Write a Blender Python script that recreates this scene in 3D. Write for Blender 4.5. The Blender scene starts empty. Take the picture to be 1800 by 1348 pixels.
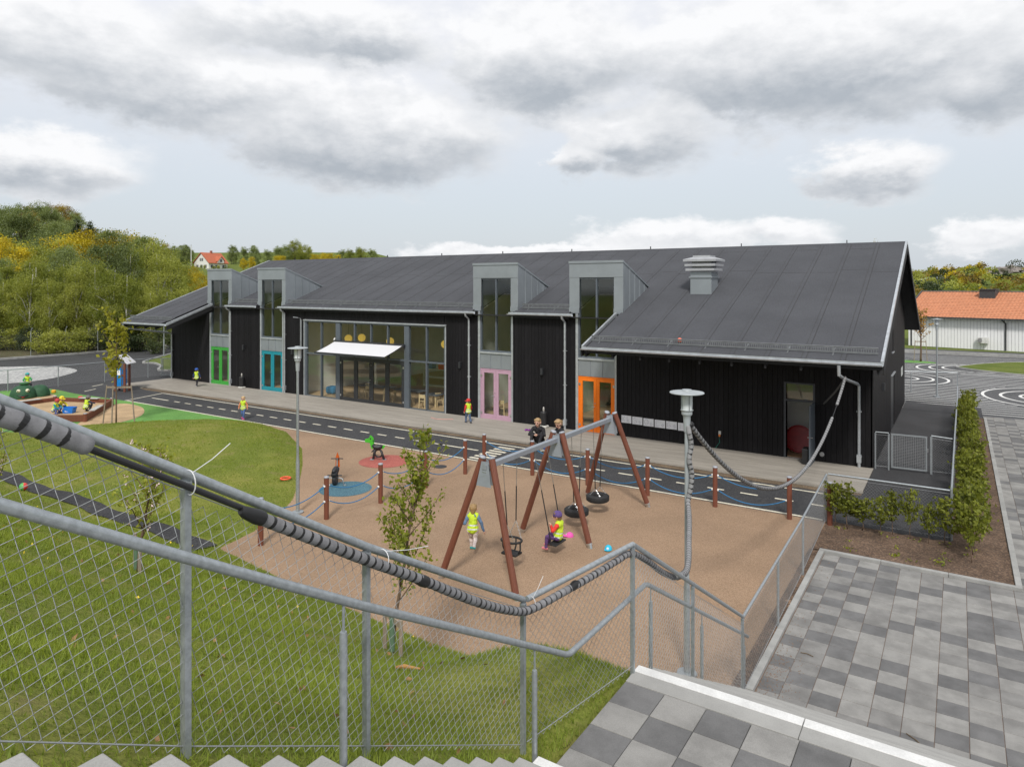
import bpy, bmesh, math, random
import numpy as np
from mathutils import Vector, Matrix

random.seed(7)
RNG = np.random.default_rng(11)
SC = bpy.context.scene
COL = SC.collection
R = math.radians

# ---------------------------------------------------------------- camera
YAW = 33.05
cam_data = bpy.data.cameras.new('camera')
cam = bpy.data.objects.new('camera', cam_data)
COL.objects.link(cam)
cam.location = (0, 0, 5.5)
cam.rotation_euler = (R(90), 0, R(YAW))
cam_data.sensor_width = 36
cam_data.lens = 24.2
cam_data.shift_y = -0.0956          # level view camera with falling front: verticals stay vertical
cam_data.clip_start = 0.05
cam_data.clip_end = 3000
SC.camera = cam

# ---------------------------------------------------------------- sky and sun
SUN_FROM = Vector((0.42, -0.80, 0.95)).normalized()
sun_el = math.asin(SUN_FROM.z)
sun_az = math.atan2(SUN_FROM.x, SUN_FROM.y)      # clockwise from +Y
world = bpy.data.worlds.new('World')
SC.world = world
world.use_nodes = True
wt = world.node_tree
for n in list(wt.nodes):
    wt.nodes.remove(n)


class NT:
    """tiny node-tree helper"""
    def __init__(s, tree):
        s.t = tree
    def n(s, kind, **kw):
        nd = s.t.nodes.new(kind)
        for k, v in kw.items():
            setattr(nd, k, v)
        return nd
    def l(s, a, b):
        s.t.links.new(a, b)
    def put(s, sock, v):
        if hasattr(v, 'is_output') or isinstance(v, bpy.types.NodeSocket):
            s.l(v, sock)
        else:
            sock.default_value = v
    def math(s, op, a, b=0.0, c=0.0, clamp=False):
        nd = s.n('ShaderNodeMath', operation=op, use_clamp=clamp)
        s.put(nd.inputs[0], a); s.put(nd.inputs[1], b)
        if len(nd.inputs) > 2:
            s.put(nd.inputs[2], c)
        return nd.outputs[0]
    def vmath(s, op, a, b=(0, 0, 0)):
        nd = s.n('ShaderNodeVectorMath', operation=op)
        s.put(nd.inputs[0], a); s.put(nd.inputs[1], b)
        return nd.outputs['Value'] if op in ('DOT_PRODUCT', 'LENGTH') else nd.outputs[0]
    def ramp(s, v, lo, hi, a=0.0, b=1.0):
        nd = s.n('ShaderNodeMapRange', interpolation_type='SMOOTHSTEP')
        s.put(nd.inputs[0], v)
        s.put(nd.inputs[1], lo); s.put(nd.inputs[2], hi)
        s.put(nd.inputs[3], a); s.put(nd.inputs[4], b)
        return nd.outputs[0]
    def mix(s, f, a, b, blend='MIX'):
        nd = s.n('ShaderNodeMix', data_type='RGBA', blend_type=blend)
        s.put(nd.inputs[0], f)
        s.put(nd.inputs[6], a if not isinstance(a, tuple) or len(a) == 4 else (*a, 1))
        s.put(nd.inputs[7], b if not isinstance(b, tuple) or len(b) == 4 else (*b, 1))
        return nd.outputs[2]
    def noise(s, vec, scale, detail=4, rough=0.55, dist=0.0):
        nd = s.n('ShaderNodeTexNoise')
        if vec is not None:
            s.put(nd.inputs['Vector'], vec)
        nd.inputs['Scale'].default_value = scale
        nd.inputs['Detail'].default_value = detail
        nd.inputs['Roughness'].default_value = rough
        nd.inputs['Distortion'].default_value = dist
        return nd
    def vor(s, vec, scale, feature='F1'):
        nd = s.n('ShaderNodeTexVoronoi', feature=feature)
        if vec is not None:
            s.put(nd.inputs['Vector'], vec)
        nd.inputs['Scale'].default_value = scale
        return nd


# cloud density as a node group of warped (azimuth, elevation) in radians: banks of cloud where the photograph has them,
# the same kind of cloud everywhere else
cg = bpy.data.node_groups.new('cloud_density', 'ShaderNodeTree')
cg.interface.new_socket('P', in_out='INPUT', socket_type='NodeSocketVector')
cg.interface.new_socket('Density', in_out='OUTPUT', socket_type='NodeSocketFloat')
cg.interface.new_socket('Shade', in_out='OUTPUT', socket_type='NodeSocketFloat')
g = NT(cg)
gi = g.n('NodeGroupInput'); go = g.n('NodeGroupOutput')
P = gi.outputs[0]
# az (deg, right +), el (deg), half widths
BANKS = [(2.8, 18.1, 9.0, 5.1), (24.1, 17.5, 17.4, 6.5), (9.8, 12.0, 5.7, 3.1), (-12.1, 12.2, 12.7, 4.6), (-24.8, 14.8, 13.3, 3.8), (-33.8, 17.1, 8.8, 3.4), (-34.1, 8.4, 6.2, 2.5), (26.4, 8.3, 5.1, 2.0), (5.2, 10.1, 2.3, 1.7), (13.0, 3.9, 8.5, 1.7), (21.8, 3.9, 3.3, 1.4), (2.4, 2.8, 10.4, 0.8), (34.0, 3.3, 4.2, 1.4), (-15.7, 19.6, 11.4, 3.0), (35.1, 14.5, 6.3, 4.0)]
acc = None; wsum = None; ssum = None
for az, el, rx, ry in BANKS:
    dv = g.vmath('MULTIPLY', g.vmath('SUBTRACT', P, (R(az), R(el), 0)), (1 / R(rx), 1 / R(ry), 0))
    b = g.math('SUBTRACT', 1.0, g.vmath('LENGTH', dv))
    acc = b if acc is None else g.math('SMOOTH_MAX', acc, b, 0.3)
    sp = g.n('ShaderNodeSeparateXYZ'); g.l(dv, sp.inputs[0])
    lowr = g.ramp(sp.outputs[1], 0.42, -0.62)                      # cloud bases are grey, tops are white
    wt_ = g.math('MAXIMUM', g.math('ADD', b, 0.25), 0.0)
    wsum = wt_ if wsum is None else g.math('ADD', wsum, wt_)
    q_ = g.math('MULTIPLY', wt_, lowr)
    ssum = q_ if ssum is None else g.math('ADD', ssum, q_)
PS = g.vmath('MULTIPLY', P, (1.0, 2.2, 1.0))
rest = g.noise(PS, 3.4, 2, 0.5)
rest_up = g.noise(g.vmath('ADD', PS, (0, 0.12, 0)), 3.4, 1, 0.5)
rest_d = g.math('MULTIPLY', g.math('SUBTRACT', rest.outputs['Fac'], 0.48), 3.4)
sep = g.n('ShaderNodeSeparateXYZ'); g.l(P, sep.inputs[0])
outside = g.math('MAXIMUM', g.ramp(g.math('ABSOLUTE', sep.outputs[0]), R(38), R(50)), g.ramp(sep.outputs[1], R(21), R(28)))
nd = g.n('ShaderNodeMix', data_type='FLOAT')
g.l(outside, nd.inputs[0]); g.l(acc, nd.inputs[2]); g.l(rest_d, nd.inputs[3])
g.l(nd.outputs[0], go.inputs[0])
ns_ = g.n('ShaderNodeMix', data_type='FLOAT')
g.l(outside, ns_.inputs[0]); g.l(g.math('DIVIDE', ssum, g.math('MAXIMUM', wsum, 0.01)), ns_.inputs[2])
g.l(g.ramp(rest_up.outputs['Fac'], 0.45, 0.68), ns_.inputs[3])
g.l(ns_.outputs[0], go.inputs[1])

w = NT(wt)
tc = w.n('ShaderNodeTexCoord')
fwd = (-math.sin(R(YAW)), math.cos(R(YAW)), 0)
rgt = (math.cos(R(YAW)), math.sin(R(YAW)), 0)
dirv = w.vmath('NORMALIZE', tc.outputs['Generated'])
sx = w.n('ShaderNodeSeparateXYZ'); w.l(dirv, sx.inputs[0])
az = w.math('ARCTAN2', w.vmath('DOT_PRODUCT', dirv, rgt), w.vmath('DOT_PRODUCT', dirv, fwd))
el = w.math('ARCSINE', sx.outputs[2])
cxy = w.n('ShaderNodeCombineXYZ')
w.l(az, cxy.inputs[0]); w.l(el, cxy.inputs[1]); cxy.inputs[2].default_value = 0.37
AE = cxy.outputs[0]
AS = w.vmath('MULTIPLY', AE, (1.0, 1.8, 1.0))
w1 = w.noise(AS, 5.0, 2, 0.5)
w2 = w.noise(AS, 15.0, 7, 0.60)
warp = w.vmath('MULTIPLY', w.vmath('SUBTRACT', w1.outputs['Color'], (0.5, 0.5, 0.5)), (0.16, 0.05, 0))
warp2 = w.vmath('MULTIPLY', w.vmath('SUBTRACT', w2.outputs['Color'], (0.5, 0.5, 0.5)), (0.10, 0.055, 0))
PW = w.vmath('ADD', w.vmath('ADD', AE, warp), warp2)
fine = w.math('MULTIPLY', w.math('SUBTRACT', w2.outputs['Fac'], 0.5), 0.9)
q = w.n('ShaderNodeGroup'); q.node_tree = cg
w.l(PW, q.inputs[0])
d0 = w.math('ADD', q.outputs[0], w.math('MULTIPLY', fine, 1.05))
w3 = w.noise(w.vmath('ADD', AS, (0.006, 0.04, 0)), 15.0, 5, 0.60)
cover = w.ramp(d0, -0.20, 0.30)
relief = w.math('MULTIPLY', w.math('SUBTRACT', w3.outputs['Fac'], w2.outputs['Fac']), 0.75)
thick = w.ramp(d0, -0.1, 0.5, 0.55, 1.0)
shade = w.math('ADD', w.math('MULTIPLY', w.math('MULTIPLY', q.outputs[1], thick), w.ramp(el, R(2.5), R(8), 0.3, 1.0)), relief, clamp=True)
cloud_col = w.mix(shade, (9.2, 9.25, 9.4), (4.3, 4.7, 5.2))
sky = w.n('ShaderNodeTexSky', sky_type='NISHITA')
sky.sun_disc = False
sky.sun_elevation = sun_el
sky.sun_rotation = sun_az
sky.air_density = 1.3
sky.dust_density = 3.0
sky.ozone_density = 1.5
haze_col = w.mix(0.72, sky.outputs[0], (7.4, 8.0, 8.75))
milky = w.mix(w.ramp(el, R(4), R(20)), haze_col, (8.0, 8.2, 8.75))
col = w.mix(cover, milky, cloud_col)
below = w.ramp(sx.outputs[2], -0.02, 0.0)
col = w.mix(below, (2.2, 2.2, 2.0), col)
bg = w.n('ShaderNodeBackground')
w.l(col, bg.inputs[0])
bg.inputs[1].default_value = 0.1
world.cycles.sampling_method = 'MANUAL'
world.cycles.sample_map_resolution = 256
wo = w.n('ShaderNodeOutputWorld')
w.l(bg.outputs[0], wo.inputs[0])

sun_data = bpy.data.lights.new('sun', 'SUN')
sun_data.energy = 2.8
sun_data.angle = R(9)
sun_data.color = (1.0, 0.96, 0.9)
sun = bpy.data.objects.new('sun', sun_data)
COL.objects.link(sun)
sun.rotation_euler = SUN_FROM.to_track_quat('Z', 'Y').to_euler()
sun.location = (10, -20, 30)

SC.view_settings.view_transform = 'Standard'
SC.view_settings.look = 'None'
SC.view_settings.exposure = 0.08
SC.view_settings.gamma = 1.0
SC.view_settings.use_curve_mapping = False
SC.cycles.max_bounces = 8
SC.cycles.transparent_max_bounces = 16
SC.cycles.use_denoising = True

# ---------------------------------------------------------------- mesh helpers
class MB:
    """collects shapes; build() links them as ONE mesh object"""
    def __init__(s):
        s.v = []; s.f = []; s.m = []; s.mi = 0
    def add(s, vs, fs):
        o = len(s.v)
        s.v.extend([tuple(p) for p in vs])
        s.f.extend([tuple(i + o for i in q) for q in fs])
        s.m.extend([s.mi] * len(fs))
        return s
    def box(s, x0, x1, y0, y1, z0, z1):
        if x0 > x1: x0, x1 = x1, x0
        if y0 > y1: y0, y1 = y1, y0
        if z0 > z1: z0, z1 = z1, z0
        v = [(x0, y0, z0), (x1, y0, z0), (x1, y1, z0), (x0, y1, z0), (x0, y0, z1), (x1, y0, z1), (x1, y1, z1), (x0, y1, z1)]
        f = [(3, 2, 1, 0), (4, 5, 6, 7), (0, 1, 5, 4), (1, 2, 6, 5), (2, 3, 7, 6), (3, 0, 4, 7)]
        return s.add(v, f)
    def hexa(s, p):
        return s.add(p, [(3, 2, 1, 0), (4, 5, 6, 7), (0, 1, 5, 4), (1, 2, 6, 5), (2, 3, 7, 6), (3, 0, 4, 7)])
    def bar(s, a, b, w, h, up=(0, 0, 1)):
        """box from a to b, w wide across, h along up"""
        a = Vector(a); b = Vector(b); d = (b - a).normalized(); up = Vector(up)
        x = d.cross(up)
        if x.length < 1e-4:
            x = d.cross(Vector((0, 1, 0)))
        x.normalize(); y = x.cross(d).normalized()
        p = []
        for q in (a, b):
            for i, j in ((-1, -1), (1, -1), (1, 1), (-1, 1)):
                p.append(q + x * (i * w / 2) + y * (j * h / 2))
        return s.add(p, [(3, 2, 1, 0), (4, 5, 6, 7), (0, 1, 5, 4), (1, 2, 6, 5), (2, 3, 7, 6), (3, 0, 4, 7)])
    def tube(s, pts, r, n=8, cap=True, closed=False):
        pts = [Vector(p) for p in pts]
        rs = r if isinstance(r, (list, tuple)) else [r] * len(pts)
        rings = []
        t0 = (pts[1] - pts[0]).normalized()
        ref = Vector((0, 0, 1)) if abs(t0.z) < 0.9 else Vector((1, 0, 0))
        x = t0.cross(ref).normalized()
        k = len(pts)
        for i, p in enumerate(pts):
            if closed:
                t = (pts[(i + 1) % k] - pts[i - 1])
            else:
                t = (pts[min(i + 1, k - 1)] - pts[max(i - 1, 0)])
            if t.length < 1e-9: t = t0
            t = t.normalized()
            x = (x - t * x.dot(t))
            if x.length < 1e-6:
                x = t.cross(Vector((0, 1, 0)))
            x.normalize()
            y = t.cross(x)
            rings.append([p + (x * math.cos(2 * math.pi * j / n) + y * math.sin(2 * math.pi * j / n)) * rs[i] for j in range(n)])
        vs = [q for rg in rings for q in rg]
        fs = []
        for i in range(k if closed else k - 1):
            i2 = (i + 1) % k
            for j in range(n):
                j2 = (j + 1) % n
                fs.append((i * n + j, i * n + j2, i2 * n + j2, i2 * n + j))
        if cap and not closed:
            fs.append(tuple(range(n - 1, -1, -1)))
            fs.append(tuple((k - 1) * n + j for j in range(n)))
        return s.add(vs, fs)
    def lathe(s, prof, c=(0, 0, 0), n=24, M=None, cap=True):
        vs = []; fs = []
        for r, z in prof:
            for j in range(n):
                a = 2 * math.pi * j / n
                q = Vector((r * math.cos(a), r * math.sin(a), z))
                if M is not None: q = M @ q
                vs.append((q.x + c[0], q.y + c[1], q.z + c[2]))
        for i in range(len(prof) - 1):
            for j in range(n):
                j2 = (j + 1) % n
                fs.append((i * n + j, i * n + j2, (i + 1) * n + j2, (i + 1) * n + j))
        if cap:
            fs.append(tuple(range(n - 1, -1, -1)))
            fs.append(tuple((len(prof) - 1) * n + j for j in range(n)))
        return s.add(vs, fs)
    def prism(s, poly, z0, z1, M=None):
        n = len(poly)
        vs = [Vector((x, y, z0)) for x, y in poly] + [Vector((x, y, z1)) for x, y in poly]
        if M is not None: vs = [M @ q for q in vs]
        fs = [tuple(range(n - 1, -1, -1)), tuple(range(n, 2 * n))]
        fs += [(i, (i + 1) % n, n + (i + 1) % n, n + i) for i in range(n)]
        return s.add(vs, fs)
    def sheet(s, poly, z):
        return s.add([(x, y, z) for x, y in poly], [tuple(range(len(poly)))])
    def sphere(s, c, r, nu=14, nv=9, M=None):
        if not isinstance(r, (tuple, list)): r = (r, r, r)
        vs = [Vector((0, 0, -r[2]))]
        for i in range(1, nv):
            p = -math.pi / 2 + math.pi * i / nv
            for j in range(nu):
                a = 2 * math.pi * j / nu
                vs.append(Vector((r[0] * math.cos(p) * math.cos(a), r[1] * math.cos(p) * math.sin(a), r[2] * math.sin(p))))
        vs.append(Vector((0, 0, r[2])))
        if M is not None: vs = [M @ q for q in vs]
        vs = [q + Vector(c) for q in vs]
        fs = []
        for j in range(nu):
            fs.append((0, 1 + (j + 1) % nu, 1 + j))
        for i in range(nv - 2):
            for j in range(nu):
                a0 = 1 + i * nu + j; a1 = 1 + i * nu + (j + 1) % nu
                fs.append((a0, a1, a1 + nu, a0 + nu))
        last = len(vs) - 1; o = 1 + (nv - 2) * nu
        for j in range(nu):
            fs.append((o + j, o + (j + 1) % nu, last))
        return s.add(vs, fs)
    def ribbon(s, pts, wdt, z=None):
        """flat strip along pts (horizontal)"""
        pts = [Vector(p) for p in pts]; k = len(pts); vs = []
        for i, p in enumerate(pts):
            t = (pts[min(i + 1, k - 1)] - pts[max(i - 1, 0)]); t.z = 0; t.normalize()
            nrm = Vector((-t.y, t.x, 0)) * (wdt / 2)
            vs += [p + nrm, p - nrm]
        return s.add(vs, [(2 * i, 2 * i + 1, 2 * i + 3, 2 * i + 2) for i in range(k - 1)])
    def mesh(s, name, mats, smooth=False):
        me = bpy.data.meshes.new(name)
        me.from_pydata(s.v, [], s.f)
        for m in (mats if isinstance(mats, (list, tuple)) else [mats]):
            me.materials.append(m)
        if isinstance(mats, (list, tuple)) and len(mats) > 1:
            me.polygons.foreach_set('material_index', s.m)
        if smooth:
            me.polygons.foreach_set('use_smooth', [True] * len(me.polygons))
        me.update()
        return me
    def build(s, name, mats, parent=None, smooth=False, bevel=0):
        return link(name, s.mesh(name, mats, smooth), parent, bevel, smooth)


ROOT = {}
def link(name, me, parent=None, bevel=0, smooth=False):
    o = bpy.data.objects.new(name, me)
    COL.objects.link(o)
    if parent is not None:
        o.parent = parent
        if parent.name in ROOT:                   # parts of a placed thing are modelled in world coordinates
            o.location = -Vector(ROOT[parent.name])
    if bevel:
        b = o.modifiers.new('bevel', 'BEVEL'); b.width = bevel; b.segments = 2; b.limit_method = 'ANGLE'; b.angle_limit = R(40)
    if smooth == 'auto':
        e = o.modifiers.new('edges', 'EDGE_SPLIT'); e.split_angle = R(35)
    return o
def thing(name, loc, label, cat, group=None, local=False):
    o = bpy.data.objects.new(name, None)
    COL.objects.link(o)
    o.empty_display_size = 0.2
    o.location = loc
    if not local: ROOT[o.name] = tuple(loc)
    return tag(o, label, cat, group)
def tag(o, label=None, cat=None, group=None, kind=None):
    if label: o['label'] = label
    if cat: o['category'] = cat
    if group: o['group'] = group
    if kind: o['kind'] = kind
    return o
def struct(o):
    o['kind'] = 'structure'
    return o
def stuff(o):
    o['kind'] = 'stuff'
    return o
def copy_tree(o, parent=None):
    c = o.copy(); COL.objects.link(c)
    c.parent = parent
    for ch in list(o.children):
        copy_tree(ch, c)
    return c
def np_mesh(name, V, F, mats, tone=None, smooth=False):
    """V (n,3) array, F (m,k) array of indices; tone: per-vertex float attribute"""
    me = bpy.data.meshes.new(name)
    V = np.asarray(V, dtype=np.float32); F = np.asarray(F, dtype=np.int32)
    k = F.shape[1]
    me.vertices.add(len(V)); me.vertices.foreach_set('co', V.ravel())
    me.loops.add(F.size); me.loops.foreach_set('vertex_index', F.ravel())
    me.polygons.add(len(F)); me.polygons.foreach_set('loop_start', np.arange(0, F.size, k, dtype=np.int32))
    me.update(calc_edges=True)
    if smooth:
        me.polygons.foreach_set('use_smooth', np.ones(len(F), dtype=bool))
    if tone is not None:
        at = me.attributes.new('tone', 'FLOAT', 'POINT')
        at.data.foreach_set('value', np.asarray(tone, dtype=np.float32))
    for m in (mats if isinstance(mats, (list, tuple)) else [mats]):
        me.materials.append(m)
    me.validate()
    return me

# ---------------------------------------------------------------- materials
MATS = {}
def new_mat(name):
    m = bpy.data.materials.new(name); m.use_nodes = True
    t = NT(m.node_tree)
    p = m.node_tree.nodes['Principled BSDF']
    MATS[name] = m
    return m, t, p
def c3(c, k=1.0):
    return tuple(min(1.0, max(0.0, q * k)) for q in c)
def M(name, col, rough=0.6, metal=0.0, var=0.12, scale=6.0, bump=0.0, bscale=80.0, spec=0.5, objrand=0.0, stretch=None, fine=0.0):
    """plain surface: slow and fine colour variation, optional relief"""
    if name in MATS: return MATS[name]
    m, t, p = new_mat(name)
    tcn = t.n('ShaderNodeTexCoord')
    vec = t.n('ShaderNodeNewGeometry').outputs['Position']
    if stretch:
        vec = t.vmath('MULTIPLY', vec, stretch)
    nz = t.noise(vec, scale, 5, 0.6)
    base = t.mix(t.ramp(nz.outputs['Fac'], 0.3, 0.7), c3(col, 1 - var), c3(col, 1 + var))
    if fine:
        nf = t.noise(vec, bscale, 2, 0.5)
        base = t.mix(t.ramp(nf.outputs['Fac'], 0.35, 0.65), base, t.mix(1.0, base, (1 + fine, 1 + fine, 1 + fine), 'MULTIPLY'))
    if objrand:
        oi = t.n('ShaderNodeObjectInfo')
        k = t.math('ADD', 1 - objrand, t.math('MULTIPLY', oi.outputs['Random'], 2 * objrand))
        cmb = t.n('ShaderNodeCombineColor')
        for i in range(3): t.l(k, cmb.inputs[i])
        base = t.mix(1.0, base, cmb.outputs[0], 'MULTIPLY')
    t.put(p.inputs['Base Color'], base)
    p.inputs['Roughness'].default_value = rough
    p.inputs['Metallic'].default_value = metal
    p.inputs['Specular IOR Level'].default_value = spec
    if bump:
        nb = t.noise(vec, bscale, 4, 0.6)
        b = t.n('ShaderNodeBump'); b.inputs['Strength'].default_value = bump; b.inputs['Distance'].default_value = 0.01
        t.l(nb.outputs['Fac'], b.inputs['Height']); t.l(b.outputs[0], p.inputs['Normal'])
    return m
def granules(name, cols, scale, rough=0.9, slow=0.12, slow_scale=0.8, bump=0.5, dirt=None):
    """ground made of small grains of several colours (rubber, asphalt, gravel)"""
    m, t, p = new_mat(name)
    vec = t.n('ShaderNodeNewGeometry').outputs['Position']
    v = t.vor(vec, scale)
    cr = t.n('ShaderNodeValToRGB'); cr.color_ramp.interpolation = 'CONSTANT'
    sp = t.n('ShaderNodeSeparateColor'); t.l(v.outputs['Color'], sp.inputs[0])
    e = cr.color_ramp.elements
    while len(e) < len(cols): e.new(0.5)
    for i, c in enumerate(cols):
        e[i].position = i / len(cols); e[i].color = (*c, 1)
    t.l(sp.outputs[0], cr.inputs[0])
    nz = t.noise(vec, slow_scale, 6, 0.6)
    k = t.ramp(nz.outputs['Fac'], 0.3, 0.72, 1 - slow, 1 + slow)
    cmb = t.n('ShaderNodeCombineColor')
    for i in range(3): t.l(k, cmb.inputs[i])
    base = t.mix(1.0, cr.outputs[0], cmb.outputs[0], 'MULTIPLY')
    if dirt:
        dc, dscale, lo, hi = dirt
        nd2 = t.noise(vec, dscale, 7, 0.65)
        base = t.mix(t.ramp(nd2.outputs['Fac'], lo, hi), base, dc)
    t.put(p.inputs['Base Color'], base)
    p.inputs['Roughness'].default_value = rough
    p.inputs['Specular IOR Level'].default_value = 0.25
    b = t.n('ShaderNodeBump'); b.inputs['Strength'].default_value = bump; b.inputs['Distance'].default_value = 0.004
    t.l(v.outputs['Distance'], b.inputs['Height']); t.l(b.outputs[0], p.inputs['Normal'])
    return m
def leaf_mat(name, dark, light, trans=0.35, rough=0.5, vary=0.3):
    m, t, p = new_mat(name)
    at = t.n('ShaderNodeAttribute', attribute_name='tone')
    oi = t.n('ShaderNodeObjectInfo')
    f = t.math('ADD', at.outputs['Fac'], t.math('MULTIPLY', t.math('SUBTRACT', oi.outputs['Random'], 0.5), vary), clamp=True)
    base = t.mix(f, dark, light)
    t.put(p.inputs['Base Color'], base)
    p.inputs['Roughness'].default_value = rough
    p.inputs['Specular IOR Level'].default_value = 0.25
    tr = t.n('ShaderNodeBsdfTranslucent'); t.put(tr.inputs[0], t.mix(1.0, base, (1.5, 1.45, 0.6), 'MULTIPLY'))
    mx = t.n('ShaderNodeMixShader'); mx.inputs[0].default_value = trans
    t.l(p.outputs[0], mx.inputs[1]); t.l(tr.outputs[0], mx.inputs[2])
    out = m.node_tree.nodes['Material Output']
    t.l(mx.outputs[0], out.inputs[0])
    return m
def glass(name, tint, refl=1.0):
    m, t, p = new_mat(name)
    m.node_tree.nodes.remove(p)
    tr = t.n('ShaderNodeBsdfTransparent'); tr.inputs[0].default_value = (*tint, 1)
    gl = t.n('ShaderNodeBsdfGlossy'); gl.inputs['Roughness'].default_value = 0.02
    gl.inputs[0].default_value = (0.95, 1.0, 0.97, 1)
    ge = t.n('ShaderNodeNewGeometry')              # Schlick reflectance of a thin pane, the same from both sides
    cs = t.math('ABSOLUTE', t.vmath('DOT_PRODUCT', ge.outputs['Normal'], ge.outputs['Incoming']))
    sch = t.math('ADD', 0.045, t.math('MULTIPLY', t.math('POWER', t.math('SUBTRACT', 1.0, cs, clamp=True), 5.0), 0.95))
    f = t.math('MULTIPLY', sch, 2.0 * refl, clamp=True)
    mx = t.n('ShaderNodeMixShader'); t.l(f, mx.inputs[0])
    t.l(tr.outputs[0], mx.inputs[1]); t.l(gl.outputs[0], mx.inputs[2])
    t.l(mx.outputs[0], m.node_tree.nodes['Material Output'].inputs[0])
    return m

galv = M('galvanised_steel', (0.36, 0.39, 0.41), 0.45, 0.55, 0.14, 30, 0.02, 200)
galv_wire = M('fence_wire', (0.34, 0.355, 0.37), 0.5, 0.4, 0.1, 20)
zinc = M('zinc_sheet', (0.30, 0.33, 0.355), 0.42, 0.45, 0.07, 1.3, 0.03, 5)
gutter_metal = M('gutter_metal', (0.50, 0.53, 0.56), 0.38, 0.55, 0.12, 5)
frame_grey = M('frame_grey_paint', (0.095, 0.112, 0.132), 0.45, 0, 0.06)
dark_frame = M('dark_door_paint', (0.028, 0.030, 0.034), 0.4, 0, 0.1)
black_plastic = M('black_plastic', (0.018, 0.018, 0.02), 0.45)
black_rubber = M('tyre_rubber', (0.016, 0.016, 0.017), 0.75, 0, 0.3, 12, 0.2, 60)
white_paint = M('white_paint', (0.62, 0.62, 0.61), 0.5, 0, 0.09, 5, fine=0.08)
concrete = M('concrete', (0.40, 0.40, 0.385), 0.85, 0, 0.13, 2.2, 0.25, 90, fine=0.12)
kerb_concrete = M('kerb_concrete', (0.29, 0.29, 0.28), 0.85, 0, 0.14, 3.0, 0.25, 90, objrand=0.06, fine=0.1)
steel_bright = M('bright_steel', (0.6, 0.61, 0.62), 0.3, 0.9, 0.05)
# ================================================================ ground surfaces
rubber_brown = granules('brown_rubber_granulate', [(0.305, 0.205, 0.132), (0.27, 0.18, 0.114), (0.345, 0.238, 0.158), (0.235, 0.157, 0.102), (0.305, 0.21, 0.14)], 75, 0.9, 0.14, 0.3, 0.4, dirt=((0.36, 0.265, 0.18), 0.55, 0.60, 0.80))
rubber_red = granules('red_rubber', [(0.36, 0.10, 0.08), (0.28, 0.08, 0.07), (0.42, 0.14, 0.11)], 70, 0.9)
rubber_blue = granules('blue_rubber', [(0.07, 0.15, 0.19), (0.05, 0.11, 0.15), (0.10, 0.20, 0.24)], 70, 0.9)
rubber_green = granules('green_rubber', [(0.12, 0.27, 0.06), (0.09, 0.22, 0.05), (0.15, 0.32, 0.08)], 60, 0.9, 0.14, 0.5, 0.4, dirt=((0.40, 0.29, 0.17), 0.22, 0.60, 0.74))
asphalt = granules('asphalt', [(0.045, 0.046, 0.05), (0.06, 0.06, 0.063), (0.035, 0.036, 0.04), (0.08, 0.08, 0.08)], 55, 0.85, 0.16, 0.25, 0.4)
asphalt_light = granules('worn_asphalt', [(0.075, 0.078, 0.082), (0.095, 0.096, 0.10), (0.06, 0.061, 0.066), (0.12, 0.12, 0.12)], 40, 0.85, 0.14, 0.2, 0.4)
gravel = granules('light_gravel', [(0.42, 0.42, 0.41), (0.30, 0.30, 0.30), (0.50, 0.50, 0.48), (0.36, 0.36, 0.36)], 9, 0.9, 0.1, 0.4, 0.8)
sand = granules('sand', [(0.44, 0.31, 0.18), (0.38, 0.26, 0.15), (0.48, 0.35, 0.21)], 90, 0.95, 0.18, 1.5, 0.4)
soil = granules('planting_soil', [(0.13, 0.085, 0.058), (0.10, 0.066, 0.047), (0.17, 0.115, 0.08), (0.085, 0.06, 0.045)], 38, 0.95, 0.28, 1.2, 1.0)
line_paint = M('road_paint', (0.62, 0.58, 0.47), 0.7, 0, 0.22, 14, fine=0.15)
line_white = M('white_road_paint', (0.66, 0.66, 0.64), 0.7, 0, 0.14, 9)

def grass_mat(name, a, b, c):
    m, t, p = new_mat(name)
    v = t.n('ShaderNodeNewGeometry').outputs['Position']
    n1 = t.noise(v, 0.45, 6, 0.65); n2 = t.noise(v, 22, 5, 0.7); n3 = t.noise(v, 1.9, 6, 0.6)
    base = t.mix(t.ramp(n1.outputs['Fac'], 0.35, 0.65), a, b)
    base = t.mix(t.ramp(n2.outputs['Fac'], 0.38, 0.62, 0.0, 0.6), base, t.mix(1.0, base, (0.45, 0.5, 0.4), 'MULTIPLY'))
    base = t.mix(t.ramp(n3.outputs['Fac'], 0.56, 0.74, 0.0, 0.6), base, c)
    t.put(p.inputs['Base Color'], base)
    p.inputs['Roughness'].default_value = 0.95
    p.inputs['Specular IOR Level'].default_value = 0.1
    bm_ = t.n('ShaderNodeBump'); bm_.inputs['Strength'].default_value = 0.8; bm_.inputs['Distance'].default_value = 0.03
    t.l(n2.outputs['Fac'], bm_.inputs['Height']); t.l(bm_.outputs[0], p.inputs['Normal'])
    return m
grass = grass_mat('lawn_grass', (0.245, 0.248, 0.058), (0.165, 0.200, 0.038), (0.24, 0.19, 0.095))
grass_far = grass_mat('meadow_grass', (0.16, 0.19, 0.045), (0.11, 0.15, 0.03), (0.2, 0.17, 0.07))

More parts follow.
